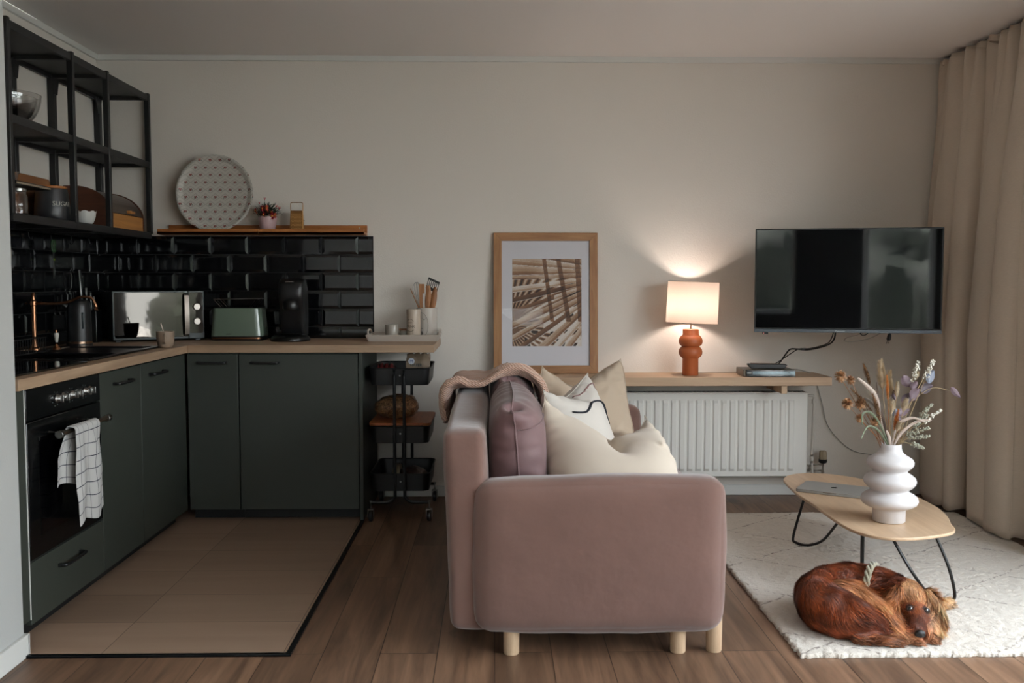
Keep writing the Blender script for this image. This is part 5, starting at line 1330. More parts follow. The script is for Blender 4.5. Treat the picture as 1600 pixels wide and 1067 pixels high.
# bread loaf in a bag
b = B(); bmesh.ops.create_icosphere(b, subdivisions=5, radius=1.0)
for v in b.verts:
    p = v.co.copy(); q = Vector((p.x * 0.118, p.y * 0.10, p.z * 0.066))
    q.x += 0.012 * (1 if p.x > 0 else 0) * p.z; fz = 1 + 0.12 * p.x
    q.z = max(q.z * fz, -0.050); d = mnoise.noise(p * 3.0) * 0.008 + mnoise.noise(p * 7.0) * 0.003
    ra = abs(math.sin(9 * p.z + 14 * p.y)) * 0.004 * max(0, (p.x - 0.35))
    v.co = q * (1 + d * 10 * 0.12) + p.normalized() * (d - ra)
zmin = min(v.co.z for v in b.verts)
for v in b.verts: v.co += Vector((txc - 0.035, 4.965, 0.511 - zmin))
lm = bpy.data.materials.new('grainy_loaf'); lm.use_nodes = True; nt = lm.node_tree; bs = nt.nodes['Principled BSDF']; bs.inputs['Roughness'].default_value = 0.3
tc = nt.nodes.new('ShaderNodeTexCoord'); vo = nt.nodes.new('ShaderNodeTexVoronoi'); vo.inputs['Scale'].default_value = 150; cr = nt.nodes.new('ShaderNodeValToRGB')
cr.color_ramp.elements[0].color = lin('#40281c'); cr.color_ramp.elements[1].color = lin('#a8835e'); cr.color_ramp.elements[0].position = 0.1
nt.links.new(tc.outputs['Object'], vo.inputs[0]); nt.links.new(vo.outputs['Color'], cr.inputs[0]); nt.links.new(cr.outputs[0], bs.inputs['Base Color'])
obj('bread_loaf', b, lm, smooth=180, label='seeded bread loaf in a clear bag lying on the bamboo board', cat='bread')
# oat bag
M_kraft = mat('kraft_foil', '#7a6a58', 0.35, var=0.1, vscale=20)
t = thing('oat_bag', 'brown bag of oats with a round white badge, standing in the top basket', 'food bag', (-0.395, 4.90, 0.709))
def crumple(x0, x1, y0, y1, z0, z1, seed):
    b = B(); bmesh.ops.create_cube(b, size=1.0); bmesh.ops.subdivide_edges(b, edges=b.edges, cuts=9, use_grid_fill=True)
    for v in b.verts:
        p = v.co.copy(); f = p.z + 0.5
        k = 1 - 0.55 * max(0, f - 0.72) / 0.28
        x = (x0+x1)/2 + p.x * (x1-x0) * (1 - 0.05 * abs(math.sin(f * 9)) * max(0, f-0.5)); y = (y0+y1)/2 + p.y * (y1-y0) * k; z = z0 + f * (z1-z0)
        d = mnoise.noise(Vector((x, y, z)) * 28 + Vector((seed, 0, 0))) * 0.007 * (0.2 + 1.2 * f)
        z += (0.008 * math.sin(p.x * 21 + seed)) * max(0, f - 0.8) * 5
        v.co = Vector((x + d * p.x * 2, y + d, z))
    return b
obj('bag', crumple(-0.460, -0.340, 4.86, 4.94, 0.709, 0.862, 2), M_kraft, t, smooth=30)
b = B(); vs = lathe(b, [(0, 0), (0.0165, 0), (0.0165, 0.0008), (0, 0.0008)], 28); xf(b, vs, TR(-0.432, 4.8555, 0.822) @ RX(PI/2)); bd = obj('badge', b, mat('white_badge', '#b8bcc4', 0.4), t, smooth=None)
put_text('badge_letter', 'M', 0.022, TR(-0.432, 4.8543, 0.8145) @ RX(PI/2), mat('blue_ink', '#16306e', 0.5), bd, extrude=0.0003)
put_text('lettering', 'HAFER', 0.021, TR(-0.408, 4.8545, 0.795) @ RX(PI/2), mat('teal_ink', '#0f3034', 0.5), t, extrude=0.0003)
# red bag in the top basket, pale packet, grain bag at the bottom
obj('snack_bag', crumple(-0.615, -0.53, 4.86, 5.0, 0.709, 0.800, 7), mat('dark_red_foil', '#541a1a', 0.35, var=0.3, vscale=30), smooth=30, label='dark red snack bag lying in the top basket of the trolley', cat='food bag')
b = B(); bmesh.ops.create_icosphere(b, subdivisions=4, radius=1.0)
for v in b.verts:
    p = v.co.copy(); q = Vector((p.x*0.085, p.y*0.08, p.z*0.055)) + p * mnoise.noise(p*4) * 0.010; q.z = max(q.z, -0.04); v.co = q + Vector((-0.44, 4.93, 0.199))
obj('snack_bag', b, mat('brown_snack_bag', '#3c2a24', 0.4, var=0.5, vscale=90), smooth=60, label='brown bag of nuts lying in the lowest basket of the trolley', cat='food bag')
obj('paper_packet', crumple(-0.535, -0.50, 4.86, 5.0, 0.159, 0.262, 5), mat('cream_paper', '#8a7c66', 0.6), smooth=30, label='slim cream paper packet standing in the lowest basket', cat='packet')

# ================================================================== TEA TOWEL on the oven bar
def towel():
    # path over the bar: hangs at the back, over the bar, hangs in front; folded lengthwise
    V = []; UV = []; nu, nv = 80, 26
    r = 0.0145; zc = hz; Lb, Lf = 0.20, 0.335
    tot = Lb + PI * r + Lf
    for i in range(nu + 1):
        s = tot * i / nu
        if s < Lb: x = hx - r; z = zc - (Lb - s); nx = -1; nz = 0
        elif s < Lb + PI * r: a = (s - Lb) / r; x = hx - r * math.cos(a); z = zc + r * math.sin(a); nx = -math.cos(a); nz = math.sin(a)
        else: x = hx + r; z = zc - (s - Lb - PI * r); nx = 1; nz = 0
        d = abs(z - zc)
        for j in range(nv + 1):
            v = j / nv; wd = 0.205
            front = s > Lb + PI * r / 2
            spread = 1 + (0.10 * min(1, d / 0.2) if front else 0.25 * min(1, d/0.2))
            y = 3.415 + (v - 0.5) * wd * spread + (-0.0 if front else -0.055 * min(1, d / 0.1))
            wv = 0.007 * math.sin(v * 11 + 0.6 * math.sin(z * 20)) * min(1, d / 0.06) + 0.004 * mnoise.noise(Vector((v * 4, z * 14, 3)))
            zz = z
            if front and i == nu: zz += 0.0
            zz += 0.018 * (v - 0.6) * (d / 0.33 if front else -d / 0.2) + (0.014 * math.sin(v * 7) * d / 0.33)
            off = wv + (0.006 + 0.02 * d if front else 0.0)
            xx = x + nx * off
            if not front: xx = max(xx, XF + 0.014)
            V.append((xx, y, zz + nz * 0.002)); UV.append((v * 0.205, s))
    F = [(i*(nv+1)+j, (i+1)*(nv+1)+j, (i+1)*(nv+1)+j+1, i*(nv+1)+j+1) for i in range(nu) for j in range(nv)]
    m = bpy.data.materials.new('checked_cotton'); m.use_nodes = True; nt = m.node_tree; N = nt.nodes; L = nt.links; bs = N['Principled BSDF']; bs.inputs['Roughness'].default_value = 0.9; bs.inputs['Specular IOR Level'].default_value = 0.1
    tc = N.new('ShaderNodeTexCoord'); sp = N.new('ShaderNodeSeparateXYZ'); L.new(tc.outputs['UV'], sp.inputs[0])
    def M(op, a, c):
        n = N.new('ShaderNodeMath'); n.operation = op
        for k, v in enumerate((a, c)):
            if isinstance(v, (int, float)): n.inputs[k].default_value = v
            else: L.new(v, n.inputs[k])
        return n.outputs[0]
    fu = M('FRACT', M('DIVIDE', sp.outputs[0], 0.0400), 0); fv = M('FRACT', M('DIVIDE', sp.outputs[1], 0.0470), 0)
    lu = M('LESS_THAN', M('ABSOLUTE', M('SUBTRACT', fu, 0.5), 0), 0.028); lv = M('LESS_THAN', M('ABSOLUTE', M('SUBTRACT', fv, 0.5), 0), 0.032)
    mx = N.new('ShaderNodeMix'); mx.data_type = 'RGBA'; mx.inputs[6].default_value = lin('#b9b8b6'); mx.inputs[7].default_value = lin('#2c2e3c'); L.new(M('MAXIMUM', M('MULTIPLY', lu, 0.75), lv), mx.inputs[0]); L.new(mx.outputs[2], bs.inputs['Base Color'])
    o = npmesh('tea_towel', V, F, m, None, 180, 'white tea towel with a dark blue check, hung over the oven bar', 'towel', UV=UV)
    md = o.modifiers.new('thick', 'SOLIDIFY'); md.thickness = 0.0035; md.offset = 1 if False else 0
    md = o.modifiers.new('smooth', 'SUBSURF'); md.levels = 1; md.render_levels = 1
towel()
# ================================================================== LIVING ROOM
# wall board above the radiator
t = thing('wall_board', 'long light wooden board over the radiator, carrying the lamp and the receiver', 'shelf', (0.92, 5.17, 0.668))
b = B(); box(b, 0.0, 1.846, 5.03, YB - 0.002, 0.669, 0.716); obj('board', b, wood('pale_oak_board', '#a98c72', '#c4a88b', 'x', 1.2, 0.5), t, bevel=0.0015)
b = B(); box(b, 1.575, 1.607, 5.05, YB - 0.002, 0.624, 0.669); obj('bracket', b, M_palewood, t, bevel=0.001)
b = B(); box(b, 0.30, 0.332, 5.05, YB - 0.002, 0.624, 0.669); obj('bracket', b, M_palewood, t, bevel=0.001)

# radiator
M_rad = mat('radiator_enamel', '#e4e3de', 0.35)
t = thing('radiator', 'white ribbed panel radiator under the wooden board', 'radiator', (1.17, 5.24, 0.13))
rx0, rx1, rz0, rz1, ry = 0.57, 1.776, 0.132, 0.608, 5.20
b = B(); pitch = 0.0476; nseg = int((rx1 - rx0 - 0.07) / pitch); xs_ = [rx0, rx0 + 0.035]; dep = [0, 0]
x = rx0 + 0.04
cols = []
while x + pitch < rx1 - 0.03: cols.append(x); x += pitch
zs_ = [rz0, rz0 + 0.03, rz0 + 0.045, rz1 - 0.055, rz1 - 0.04, rz1]
px_l = [rx0, rx0 + 0.012]
prof_x = [(rx0, 0)]
for x in cols: prof_x += [(x + 0.006, 0), (x + 0.013, 1), (x + 0.036, 1), (x + 0.043, 0)]
prof_x.append((rx1, 0))
gz = [(rz0, 0), (rz0 + 0.030, 0), (rz0 + 0.046, 1), (rz1 - 0.056, 1), (rz1 - 0.040, 0), (rz1, 0)]
grid = [[b.verts.new((x, ry + 0.009 - 0.009 * (1 - kx_) * 0 - 0.009 * kx_ * kz_ + (0.0), z)) for z, kz_ in gz] for x, kx_ in prof_x]
for i in range(len(grid) - 1):
    for j in range(5): b.faces.new((grid[i][j], grid[i+1][j], grid[i+1][j+1], grid[i][j+1]))
tube(b, [(rx0, ry + 0.010, rz0), (rx1, ry + 0.010, rz0), (rx1, ry + 0.010, rz1), (rx0, ry + 0.010, rz1)], 0.006, 6, closed=True)
obj('front_panel', b, M_rad, t, smooth=25)
b = B(); box(b, rx0 + 0.002, rx1 - 0.002, ry + 0.0145, ry + 0.020, rz0 + 0.002, rz1 - 0.002); box(b, rx0, rx1, YB - 0.045, YB - 0.03, rz0, rz1); obj('back_panel', b, M_rad, t, smooth=None)
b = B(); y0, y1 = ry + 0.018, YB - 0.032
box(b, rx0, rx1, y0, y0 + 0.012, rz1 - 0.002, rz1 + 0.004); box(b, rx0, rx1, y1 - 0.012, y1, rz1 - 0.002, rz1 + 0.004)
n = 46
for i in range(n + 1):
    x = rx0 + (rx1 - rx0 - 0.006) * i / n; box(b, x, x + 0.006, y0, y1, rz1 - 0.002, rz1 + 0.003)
obj('top_grille', b, mat('shaded_grille', '#8a8a86', 0.5), t, smooth=None)  # grey grille, with shade put into its tone
b = B(); box(b, rx1 - 0.003, rx1, y0 - 0.004, YB - 0.03, rz0, rz1); obj('side_cover', b, M_rad, t, smooth=None)
M_pipe = mat('white_painted_pipe', '#c4bdb4', 0.4)
t = thing('radiator_pipe', 'white pipe bend with a cream valve head on the right of the radiator', 'pipe', (1.83, 5.25, 0.16))
b = B(); yv = 5.255
tube(b, bez([(1.779, yv, 0.585), (1.80, yv, 0.587), (1.818, yv, 0.586), (1.826, yv, 0.577), (1.826, yv, 0.50), (1.820, yv, 0.24)], 5), 0.0075, 12)
tube(b, [(1.820, yv, 0.25), (1.820, yv, 0.20), (1.825, yv, 0.16), (1.825, yv, 0.13), (1.825, YB - 0.005, 0.12)], 0.0085, 12)
for z in (0.555, 0.225): lathe(b, [(0, -0.012), (0.0125, -0.012), (0.0125, 0.012), (0, 0.012)], 6, (1.825 if z > .5 else 1.821, yv, z))
obj('pipe', b, M_pipe, t)
b = B(); cyl(b, (1.779, yv, 0.165), (1.815, yv, 0.165), 0.009, n=14); cyl(b, (1.806, yv, 0.15), (1.806, yv, 0.19), 0.013, n=8)
for z in (0.155, 0.19): cyl(b, (1.822, yv, z), (1.885, yv, z), 0.0075, n=12)
cyl(b, (1.885, yv, 0.14), (1.885, yv, 0.205), 0.012, n=8); obj('valve_body', b, M_pipe, t)
b = B(); lathe(b, [(0, 0.200), (0.020, 0.200), (0.024, 0.208), (0.024, 0.222), (0, 0.222)], 24, (1.885, yv, 0)); obj('valve_collar', b, M_blackplastic, t)
b = B(); vs = lathe(b, [(0, 0.222), (0.0225, 0.222), (0.0215, 0.262), (0.017, 0.270), (0, 0.271)], 32, (1.885, yv, 0))
for v in vs:
    r = math.hypot(v.co.x - 1.885, v.co.y - yv)
    if r > 0.016:
        a = math.atan2(v.co.y - yv, v.co.x - 1.885); k = 1 - 0.10 * (1 if math.sin(a * 8) > 0 else 0); v.co.x = 1.885 + (v.co.x - 1.885) * k; v.co.y = yv + (v.co.y - yv) * k
obj('valve_head', b, mat('tan_plastic', '#8f8069', 0.5), t, smooth=30)

# framed picture leaning on the wall
t = thing('framed_picture', 'wood framed sepia photograph of palm leaves standing on the board, leaning on the wall', 'picture', (0.293, 5.26, 0.7165))
fw_, fh_ = 0.592, 0.800; lean = math.radians(4.2)
Mf = TR(0.293, 5.262, 0.7165) @ RX(-lean)
M_fr = wood('frame_wood', '#7a5234', '#a47a52', 'z', 2.2, 0.45); M_frx = wood('frame_wood_rail', '#7a5234', '#a47a52', 'x', 2.2, 0.45)
bd = 0.046
for nm, q, m in (('frame_side', [(-fw_/2, 0), (-fw_/2, fh_), (-fw_/2 + bd, fh_ - bd), (-fw_/2 + bd, bd)], M_fr), ('frame_side', [(fw_/2, 0), (fw_/2 - bd, bd), (fw_/2 - bd, fh_ - bd), (fw_/2, fh_)], M_fr),
                 ('frame_rail', [(-fw_/2, 0), (-fw_/2 + bd, bd), (fw_/2 - bd, bd), (fw_/2, 0)], M_frx), ('frame_rail', [(-fw_/2, fh_), (fw_/2, fh_), (fw_/2 - bd, fh_ - bd), (-fw_/2 + bd, fh_ - bd)], M_frx)):
    b = B(); vs = prism(b, q, -0.010, 0.010); xf(b, vs, Mf @ RX(PI/2)); obj(nm, b, m, t, bevel=0.002, smooth=None)
iw0, iw1, iz0, iz1 = -0.190, 0.204, 0.155, 0.652
b = B()
for x0, x1, z0, z1 in ((-fw_/2 + bd, fw_/2 - bd, bd, iz0), (-fw_/2 + bd, fw_/2 - bd, iz1, fh_ - bd), (-fw_/2 + bd, iw0, iz0, iz1), (iw1, fw_/2 - bd, iz0, iz1)): box(b, x0, x1, 0.000, 0.0022, z0, z1)
xf(b, b.verts[:], Mf); obj('mount_board', b, mat('white_mount', '#d6d4da', 0.6), t, smooth=None)
b = B(); box(b, -fw_/2 + bd, fw_/2 - bd, 0.006, 0.009, bd, fh_ - bd); xf(b, b.verts[:], Mf); obj('back_board', b, M_blackplastic, t, smooth=None)
def palm_print():
    nu, nv = 200, 250; u = np.linspace(0, 1, nu); v = np.linspace(0, 1, nv); U, V = np.meshgrid(u, v, indexing='ij')   # v from the top
    asp = (iz1 - iz0) / (iw1 - iw0); Y = V * asp
    rng = np.random.RandomState(3)
    def nz(fx, fy, s):
        r = np.zeros_like(U); rr = np.random.RandomState(s)
        for k in range(7): a = rr.uniform(-1, 1, 2); r += np.sin((U*fx*a[0] + Y*fy*a[1]) * 6.28 + rr.uniform(0, 6.28)) / 7**.5
        return r
    # fan A, lower left: thin rays
    a1 = np.arctan2(Y - 0.80*asp*0.95, U + 0.06); s1 = np.sin(a1 * 46 + nz(1, 1, 1) * 0.4); r1 = np.hypot(Y - 0.76*asp, U + 0.06)
    shade = np.clip(0.50 + 0.38 * s1 + 0.12 * nz(3, 3, 5), 0, 1) * np.clip(0.55 + r1, 0, 1)
    # fan B: broad blades from the right
    cx_, cy_ = 1.62, 0.15 * asp; a2 = np.arctan2(Y - cy_, cx_ - U); k = a2 * 10.5 + 0.6; fr = k - np.floor(k); idn = np.floor(k)
    width = np.clip(0.42 + 0.42 * (U), 0, 0.92) - 0.12 * np.sin(idn * 2.1)
    width = np.where(V < 0.22, 0.97, width)
    blade = fr < width
    q = np.clip(fr / np.maximum(width, .05), 0, 1)
    bl = 0.92 - 0.50 * q + 0.10 * (np.abs(q - 0.5) < 0.06) + 0.16 * np.sin(idn * 3.7) + 0.12 * nz(2.2, 1.2, 9)
    dark = (np.sin(idn * 1.9 + 0.8) > 0.1) & (V > 0.28) & (U < 0.72 + 0.15*np.sin(idn)); bl = np.where(dark, bl * 0.42, bl)
    bl = np.where(q > 0.93, 0.95, bl)
    g = np.where(blade, bl, shade)
    # gaps showing bright sky low right
    sky = (~blade) & (V > 0.55) & (U > 0.45) & (nz(4, 4, 13) > -0.2); g = np.where(sky, 0.98, g)
    dk = (~blade) & (V > 0.82) & (U > 0.18) & (nz(5, 5, 17) > 0.3); g = np.where(dk, 0.05, g)
    # cast shadow bars
    for x0, sl, w in ((0.46, 0.13, 0.028), (0.665, 0.17, 0.033), (0.94, 0.05, 0.035)):
        d = np.abs(U - (x0 + sl * (Y))); g = np.where((d < w) & (V < 0.72), g * 0.45, g)
    g = np.clip(g + 0.04 * rng.randn(nu, nv), 0, 1)
    stops = np.array([0, 0.25, 0.5, 0.75, 1.0]); cols = np.array([lin('#241a16')[:3], lin('#5e4130')[:3], lin('#8a6448')[:3], lin('#b89f88')[:3], lin('#d6d0ca')[:3]])
    col = np.stack([np.interp(g, stops, cols[:, c]) for c in range(3)] + [np.ones_like(g)], -1)
    V3 = np.stack([iw0 + U * (iw1 - iw0), np.full_like(U, 0.0016), iz1 - V * (iz1 - iz0)], -1).reshape(-1, 3)
    Mm = np.array(Mf); V3 = V3 @ Mm[:3, :3].T + Mm[:3, 3]
    F = [(i*nv + j, i*nv + j + 1, (i+1)*nv + j + 1, (i+1)*nv + j) for i in range(nu-1) for j in range(nv-1)]
    m = bpy.data.materials.new('palm_print_ink'); m.use_nodes = True; N = m.node_tree.nodes; at = N.new('ShaderNodeAttribute'); at.attribute_name = 'Col'
    m.node_tree.links.new(at.outputs['Color'], N['Principled BSDF'].inputs['Base Color']); N['Principled BSDF'].inputs['Roughness'].default_value = 0.6
    o = npmesh('palm_print', V3, F, m, t, None)
    ca = o.data.color_attributes.new('Col', 'FLOAT_COLOR', 'POINT'); ca.data.foreach_set('color', col.reshape(-1).astype(np.float32))
palm_print()
b = B(); box(b, -fw_/2 + bd - 0.003, fw_/2 - bd + 0.003, -0.0035, -0.0025, bd - 0.003, fh_ - bd + 0.003); xf(b, b.verts[:], Mf); obj('picture_glass', b, glass('picture_glass_sheet', refl=0.12, tint=0.99), t, smooth=None)

# lamp
lx_, ly_ = 1.096, 5.165
t = thing('table_lamp', 'lit table lamp with a terracotta double bulge base and a linen drum shade', 'lamp', (lx_, ly_, 0.7165))
b = B(); pr = [(0, 0), (0.0435, 0), (0.0445, 0.003), (0.0440, 0.093), (0.050, 0.099), (0.0600, 0.108), (0.0650, 0.121), (0.0655, 0.132), (0.062, 0.146), (0.053, 0.156), (0.048, 0.160), (0.053, 0.164), (0.062, 0.172), (0.0655, 0.185), (0.0645, 0.199), (0.058, 0.213), (0.049, 0.222), (0.0445, 0.226), (0.0440, 0.253), (0.0425, 0.256), (0, 0.257)]
lathe(b, pr, 56, (lx_, ly_, 0.7165)); obj('lamp_base', b, mat('terracotta_glaze', '#a6562c', 0.5, var=0.04, bump=0.05, bscale=30), t, smooth=70)
b = B(); cyl(b, (lx_, ly_, 0.972), (lx_, ly_, 1.045), 0.006, n=14); lathe(b, [(0, 1.035), (0.016, 1.035), (0.016, 1.075), (0, 1.075)], 20, (lx_, ly_, 0)); obj('lamp_stem', b, mat('warm_white_plastic', '#cfc0b0', 0.5), t)
sh = bpy.data.materials.new('linen_shade'); sh.use_nodes = True; N = sh.node_tree.nodes; L = sh.node_tree.links; N.remove(N['Principled BSDF'])
df = N.new('ShaderNodeBsdfDiffuse'); tl_ = N.new('ShaderNodeBsdfTranslucent'); mx = N.new('ShaderNodeMixShader'); mx.inputs[0].default_value = 0.55
df.inputs[0].default_value = lin('#b4a296'); tl_.inputs[0].default_value = lin('#a4978c')
nz_ = N.new('ShaderNodeTexNoise'); nz_.inputs['Scale'].default_value = 160; tc_ = N.new('ShaderNodeTexCoord'); mp_ = N.new('ShaderNodeMapping'); mp_.inputs['Scale'].default_value = (1, 1, 5); L.new(tc_.outputs['Object'], mp_.inputs[0]); L.new(mp_.outputs[0], nz_.inputs[0])
rm_ = N.new('ShaderNodeMapRange'); rm_.inputs[3].default_value = 0.84; rm_.inputs[4].default_value = 1.1; L.new(nz_.outputs[0], rm_.inputs[0]); vs_ = N.new('ShaderNodeVectorMath'); vs_.operation = 'SCALE'; vs_.inputs[0].default_value = lin('#a4978c')[:3]; L.new(rm_.outputs[0], vs_.inputs['Scale']); L.new(vs_.outputs[0], tl_.inputs[0])
L.new(df.outputs[0], mx.inputs[1]); L.new(tl_.outputs[0], mx.inputs[2]); L.new(mx.outputs[0], N['Material Output'].inputs[0])
Ms = TR(lx_ + 0.0, ly_, 1.008) @ RY(math.radians(2.3))
b = B(); vs = lathe(b, [(0.1425, 0), (0.1400, 0.228)], 72); xf(b, vs, Ms @ TR(0.004, 0, 0)); shd = obj('lamp_shade', b, sh, t, smooth=180)
b = B()
for z, r in ((0.0, 0.1428), (0.228, 0.1403)): tube(b, [(r*math.cos(a), r*math.sin(a), z) for a in np.linspace(0, 2*PI, 65)[:-1]], 0.0014, 5, closed=True)
xf(b, b.verts[:], Ms @ TR(0.004, 0, 0)); obj('shade_ring', b, mat('shade_edge', '#6e5c50', 0.7), t)
b = B()
for a in (0.3, 0.3 + 2*PI/3, 0.3 + 4*PI/3): tube(b, [(0.016*math.cos(a), 0.016*math.sin(a), 0.045), (0.1415*math.cos(a), 0.1415*math.sin(a), 0.012)], 0.0012, 5)
xf(b, b.verts[:], Ms @ TR(0.004, 0, 0)); obj('shade_spider', b, M_chrome, t)
bm_ = bpy.data.materials.new('lit_bulb'); bm_.use_nodes = True; bm_.node_tree.nodes['Principled BSDF'].inputs['Emission Color'].default_value = (1, 0.70, 0.48, 1); bm_.node_tree.nodes['Principled BSDF'].inputs['Emission Strength'].default_value = 30
b = B(); bmesh.ops.create_uvsphere(b, u_segments=20, v_segments=12, radius=0.024, matrix=TR(lx_, ly_, 1.100)); obj('bulb', b, bm_, t, smooth=180)
ld = bpy.data.lights.new('lamp_light', 'POINT'); ld.energy = 50; ld.color = (1.0, 0.83, 0.73); ld.shadow_soft_size = 0.028
lo_ = bpy.data.objects.new('lamp_light', ld); C.objects.link(lo_); lo_.location = (lx_, ly_, 1.100)
bpy.data.objects['bulb'].visible_shadow = True

# television on a wall arm
tvx, tvy = 1.843, 4.835; tva = math.atan2(4.74 - 4.93, 2.299 - 1.383)
t = thing('television', 'flat black television with a grey lower edge, turned slightly on its wall arm', 'television', (tvx, tvy, 0.969)); t.rotation_euler = (0, 0, tva)
TW, TH = 0.468, 0.546
b = B(); box(b, -TW, TW, 0.0, 0.018, 0.018, TH); fr_ = lobj('bezel', b, M_blackplastic, t, bevel=0.002)
b = B(); box(b, -TW + 0.007, TW - 0.007, -0.0012, 0.0, 0.024, TH - 0.007); lobj('screen', b, mat('tv_screen', '#020203', 0.03, spec=0.7), t, smooth=None)
b = B(); box(b, -TW, TW, -0.004, 0.018, 0.0, 0.0175); strip = lobj('lower_edge', b, mat('gunmetal_strip', '#5a6066', 0.35, 0.6), t, bevel=0.001)
b = B(); box(b, -0.30, 0.30, 0.018, 0.060, 0.05, 0.42); lobj('rear_housing', b, M_blackplastic, t, bevel=0.01)
b = B(); box(b, -0.10, 0.10, 0.060, 0.072, 0.15, 0.36); lobj('mount_plate', b, M_blackmetal, t)
b = B(); tube(b, [(0.0, 0.075, 0.26), (0.05, 0.18, 0.26)], 0.016, 10); tube(b, [(0.05, 0.18, 0.26), (-0.02, 0.43, 0.26)], 0.016, 10); lobj('mount_arm', b, M_blackmetal, t)
b = B(); box(b, -0.425, -0.395, -0.002, 0.012, -0.010, 0.0); ir = lobj('sensor', b, M_blackplastic, t, bevel=0.001)
lr = bpy.data.materials.new('standby_light'); lr.use_nodes = True; lr.node_tree.nodes['Principled BSDF'].inputs['Emission Color'].default_value = (1, 0.08, 0.03, 1); lr.node_tree.nodes['Principled BSDF'].inputs['Emission Strength'].default_value = 1.0
b = B(); box(b, -0.421, -0.416, -0.0028, -0.002, -0.007, -0.003); lobj('standby_light', b, lr, ir, smooth=None)
bt = lettering('x', 'Panasonic', 0.0125, None, None, None, extrude=0.0003); bmesh.ops.transform(bt, matrix=TR(-0.03, -0.0046, 0.0048) @ RX(PI/2), verts=bt.verts); lobj('lettering', bt, mat('pale_lettering', '#b8c0c4', 0.4), strip, smooth=None)

# receiver, remote
t = thing('receiver_box', 'flat black and silver receiver box on the board below the television', 'receiver', (1.51, 5.13, 0.7165)); t.rotation_euler = (0, 0, math.radians(-2))
b = B(); box(b, -0.145, 0.135, -0.085, 0.085, 0.004, 0.040); lobj('casing', b, mat('bronze_grey_metal', '#5c5248', 0.35, 0.6), t, bevel=0.002)
b = B(); box(b, -0.130, 0.138, -0.092, -0.085, 0.003, 0.038); rf_ = lobj('front_panel', b, M_blackgloss, t, bevel=0.001)
b = B(); box(b, -0.094, 0.134, -0.0935, -0.092, 0.014, 0.030); lobj('mirror_strip', b, mat('mirror_strip', '#5a6468', 0.1, 1.0), rf_, smooth=None)
b = B(); box(b, -0.124, -0.101, -0.0935, -0.092, 0.020, 0.025); lobj('logo_plate', b, M_white, rf_, smooth=None, label='tiny white maker mark')
b = B(); box(b, 0.098, 0.108, -0.0942, -0.0935, 0.021, 0.025); lobj('display', b, M_blackgloss, rf_, smooth=None)
t = thing('remote_control', 'black remote control with rows of small buttons lying on the receiver box', 'remote control', (1.505, 5.095, 0.7575)); t.rotation_euler = (0, 0, math.radians(-3))
b = B(); pr = [(-0.088, 0.002), (-0.105, 0.020), (-0.108, 0.026), (-0.100, 0.029), (0.098, 0.026), (0.108, 0.022), (0.092, 0.002)]
vs = prism(b, pr, -0.022, 0.022); xf(b, vs, RX(PI/2)); lobj('remote_body', b, M_blackplastic, t, bevel=0.003)
b = B()
for i in range(13):
    for j in range(3): box(b, -0.088 + i*0.0125, -0.080 + i*0.0125, -0.015 + j*0.011, -0.008 + j*0.011, 0.026, 0.0315 - i*0.0002)
lobj('buttons', b, mat('brown_grey_keys', '#5a4438', 0.5), t, smooth=None, kind='stuff')

def cord(label, pts, r, m, name='cable', n=6):
    b = B(); tube(b, bez(pts, n), r, 8); return obj(name, b, m, smooth=180, label=label, cat='cable')
M_cord = mat('black_rubber', '#070708', 0.5); M_wcord = mat('white_rubber', '#a8a29a', 0.5)
cord('thick black cable dropping from the television to the receiver box', [(1.80, 4.87, 0.985), (1.803, 4.90, 0.93), (1.80, 5.0, 0.892), (1.74, 5.10, 0.862), (1.69, 5.14, 0.862), (1.655, 5.16, 0.86), (1.635, 5.18, 0.83), (1.61, 5.22, 0.775), (1.565, 5.235, 0.742)], 0.0045, M_cord)
cord('thin black cable twisting beside the thick one above the receiver', [(1.795, 4.88, 0.985), (1.795, 4.91, 0.94), (1.80, 5.0, 0.90), (1.75, 5.11, 0.868), (1.70, 5.15, 0.862), (1.67, 5.19, 0.835), (1.62, 5.23, 0.79), (1.555, 5.24, 0.748)], 0.003, M_cord)
b = B(); vs = box(b, -0.014, 0.014, -0.008, 0.008, -0.006, 0.006); xf(b, vs, TR(1.715, 5.12, 0.863)); obj('cable_clip', b, M_cord, bevel=0.002, label='small black clip joining the two black cables under the television', cat='cable clip')
cord('pale loop of cable sagging below the right half of the television', [(2.04, 4.84, 0.975), (2.03, 4.95, 0.94), (1.98, 5.0, 0.918), (1.92, 5.0, 0.913), (1.885, 4.97, 0.922), (1.885, 4.93, 0.938), (1.925, 4.91, 0.952), (1.97, 4.88, 0.972)], 0.0022, M_wcord)
cord('short black loop of cable peeping out under the television', [(1.925, 4.86, 0.975), (1.935, 4.87, 0.960), (1.950, 4.875, 0.954), (1.965, 4.87, 0.960), (1.975, 4.86, 0.975)], 0.0028, M_cord)
t = thing('power_plug', 'black power plug dangling under the right end of the television', 'plug', (2.07, 4.84, 0.935))
b = B(); tube(b, [(2.075, 4.835, 0.980), (2.072, 4.835, 0.955), (2.068, 4.835, 0.935), (2.066, 4.835, 0.928)], [0.004, 0.010, 0.011, 0.007], 12); obj('plug_body', b, M_cord, t)
b = B(); cyl(b, (2.062, 4.835, 0.93), (2.058, 4.835, 0.912), 0.0022, n=8); obj('plug_pin', b, M_cord, t)
b = B(); cyl(b, (2.071, 4.835, 0.93), (2.068, 4.835, 0.912), 0.0022, n=8); obj('plug_pin', b, M_cord, t)
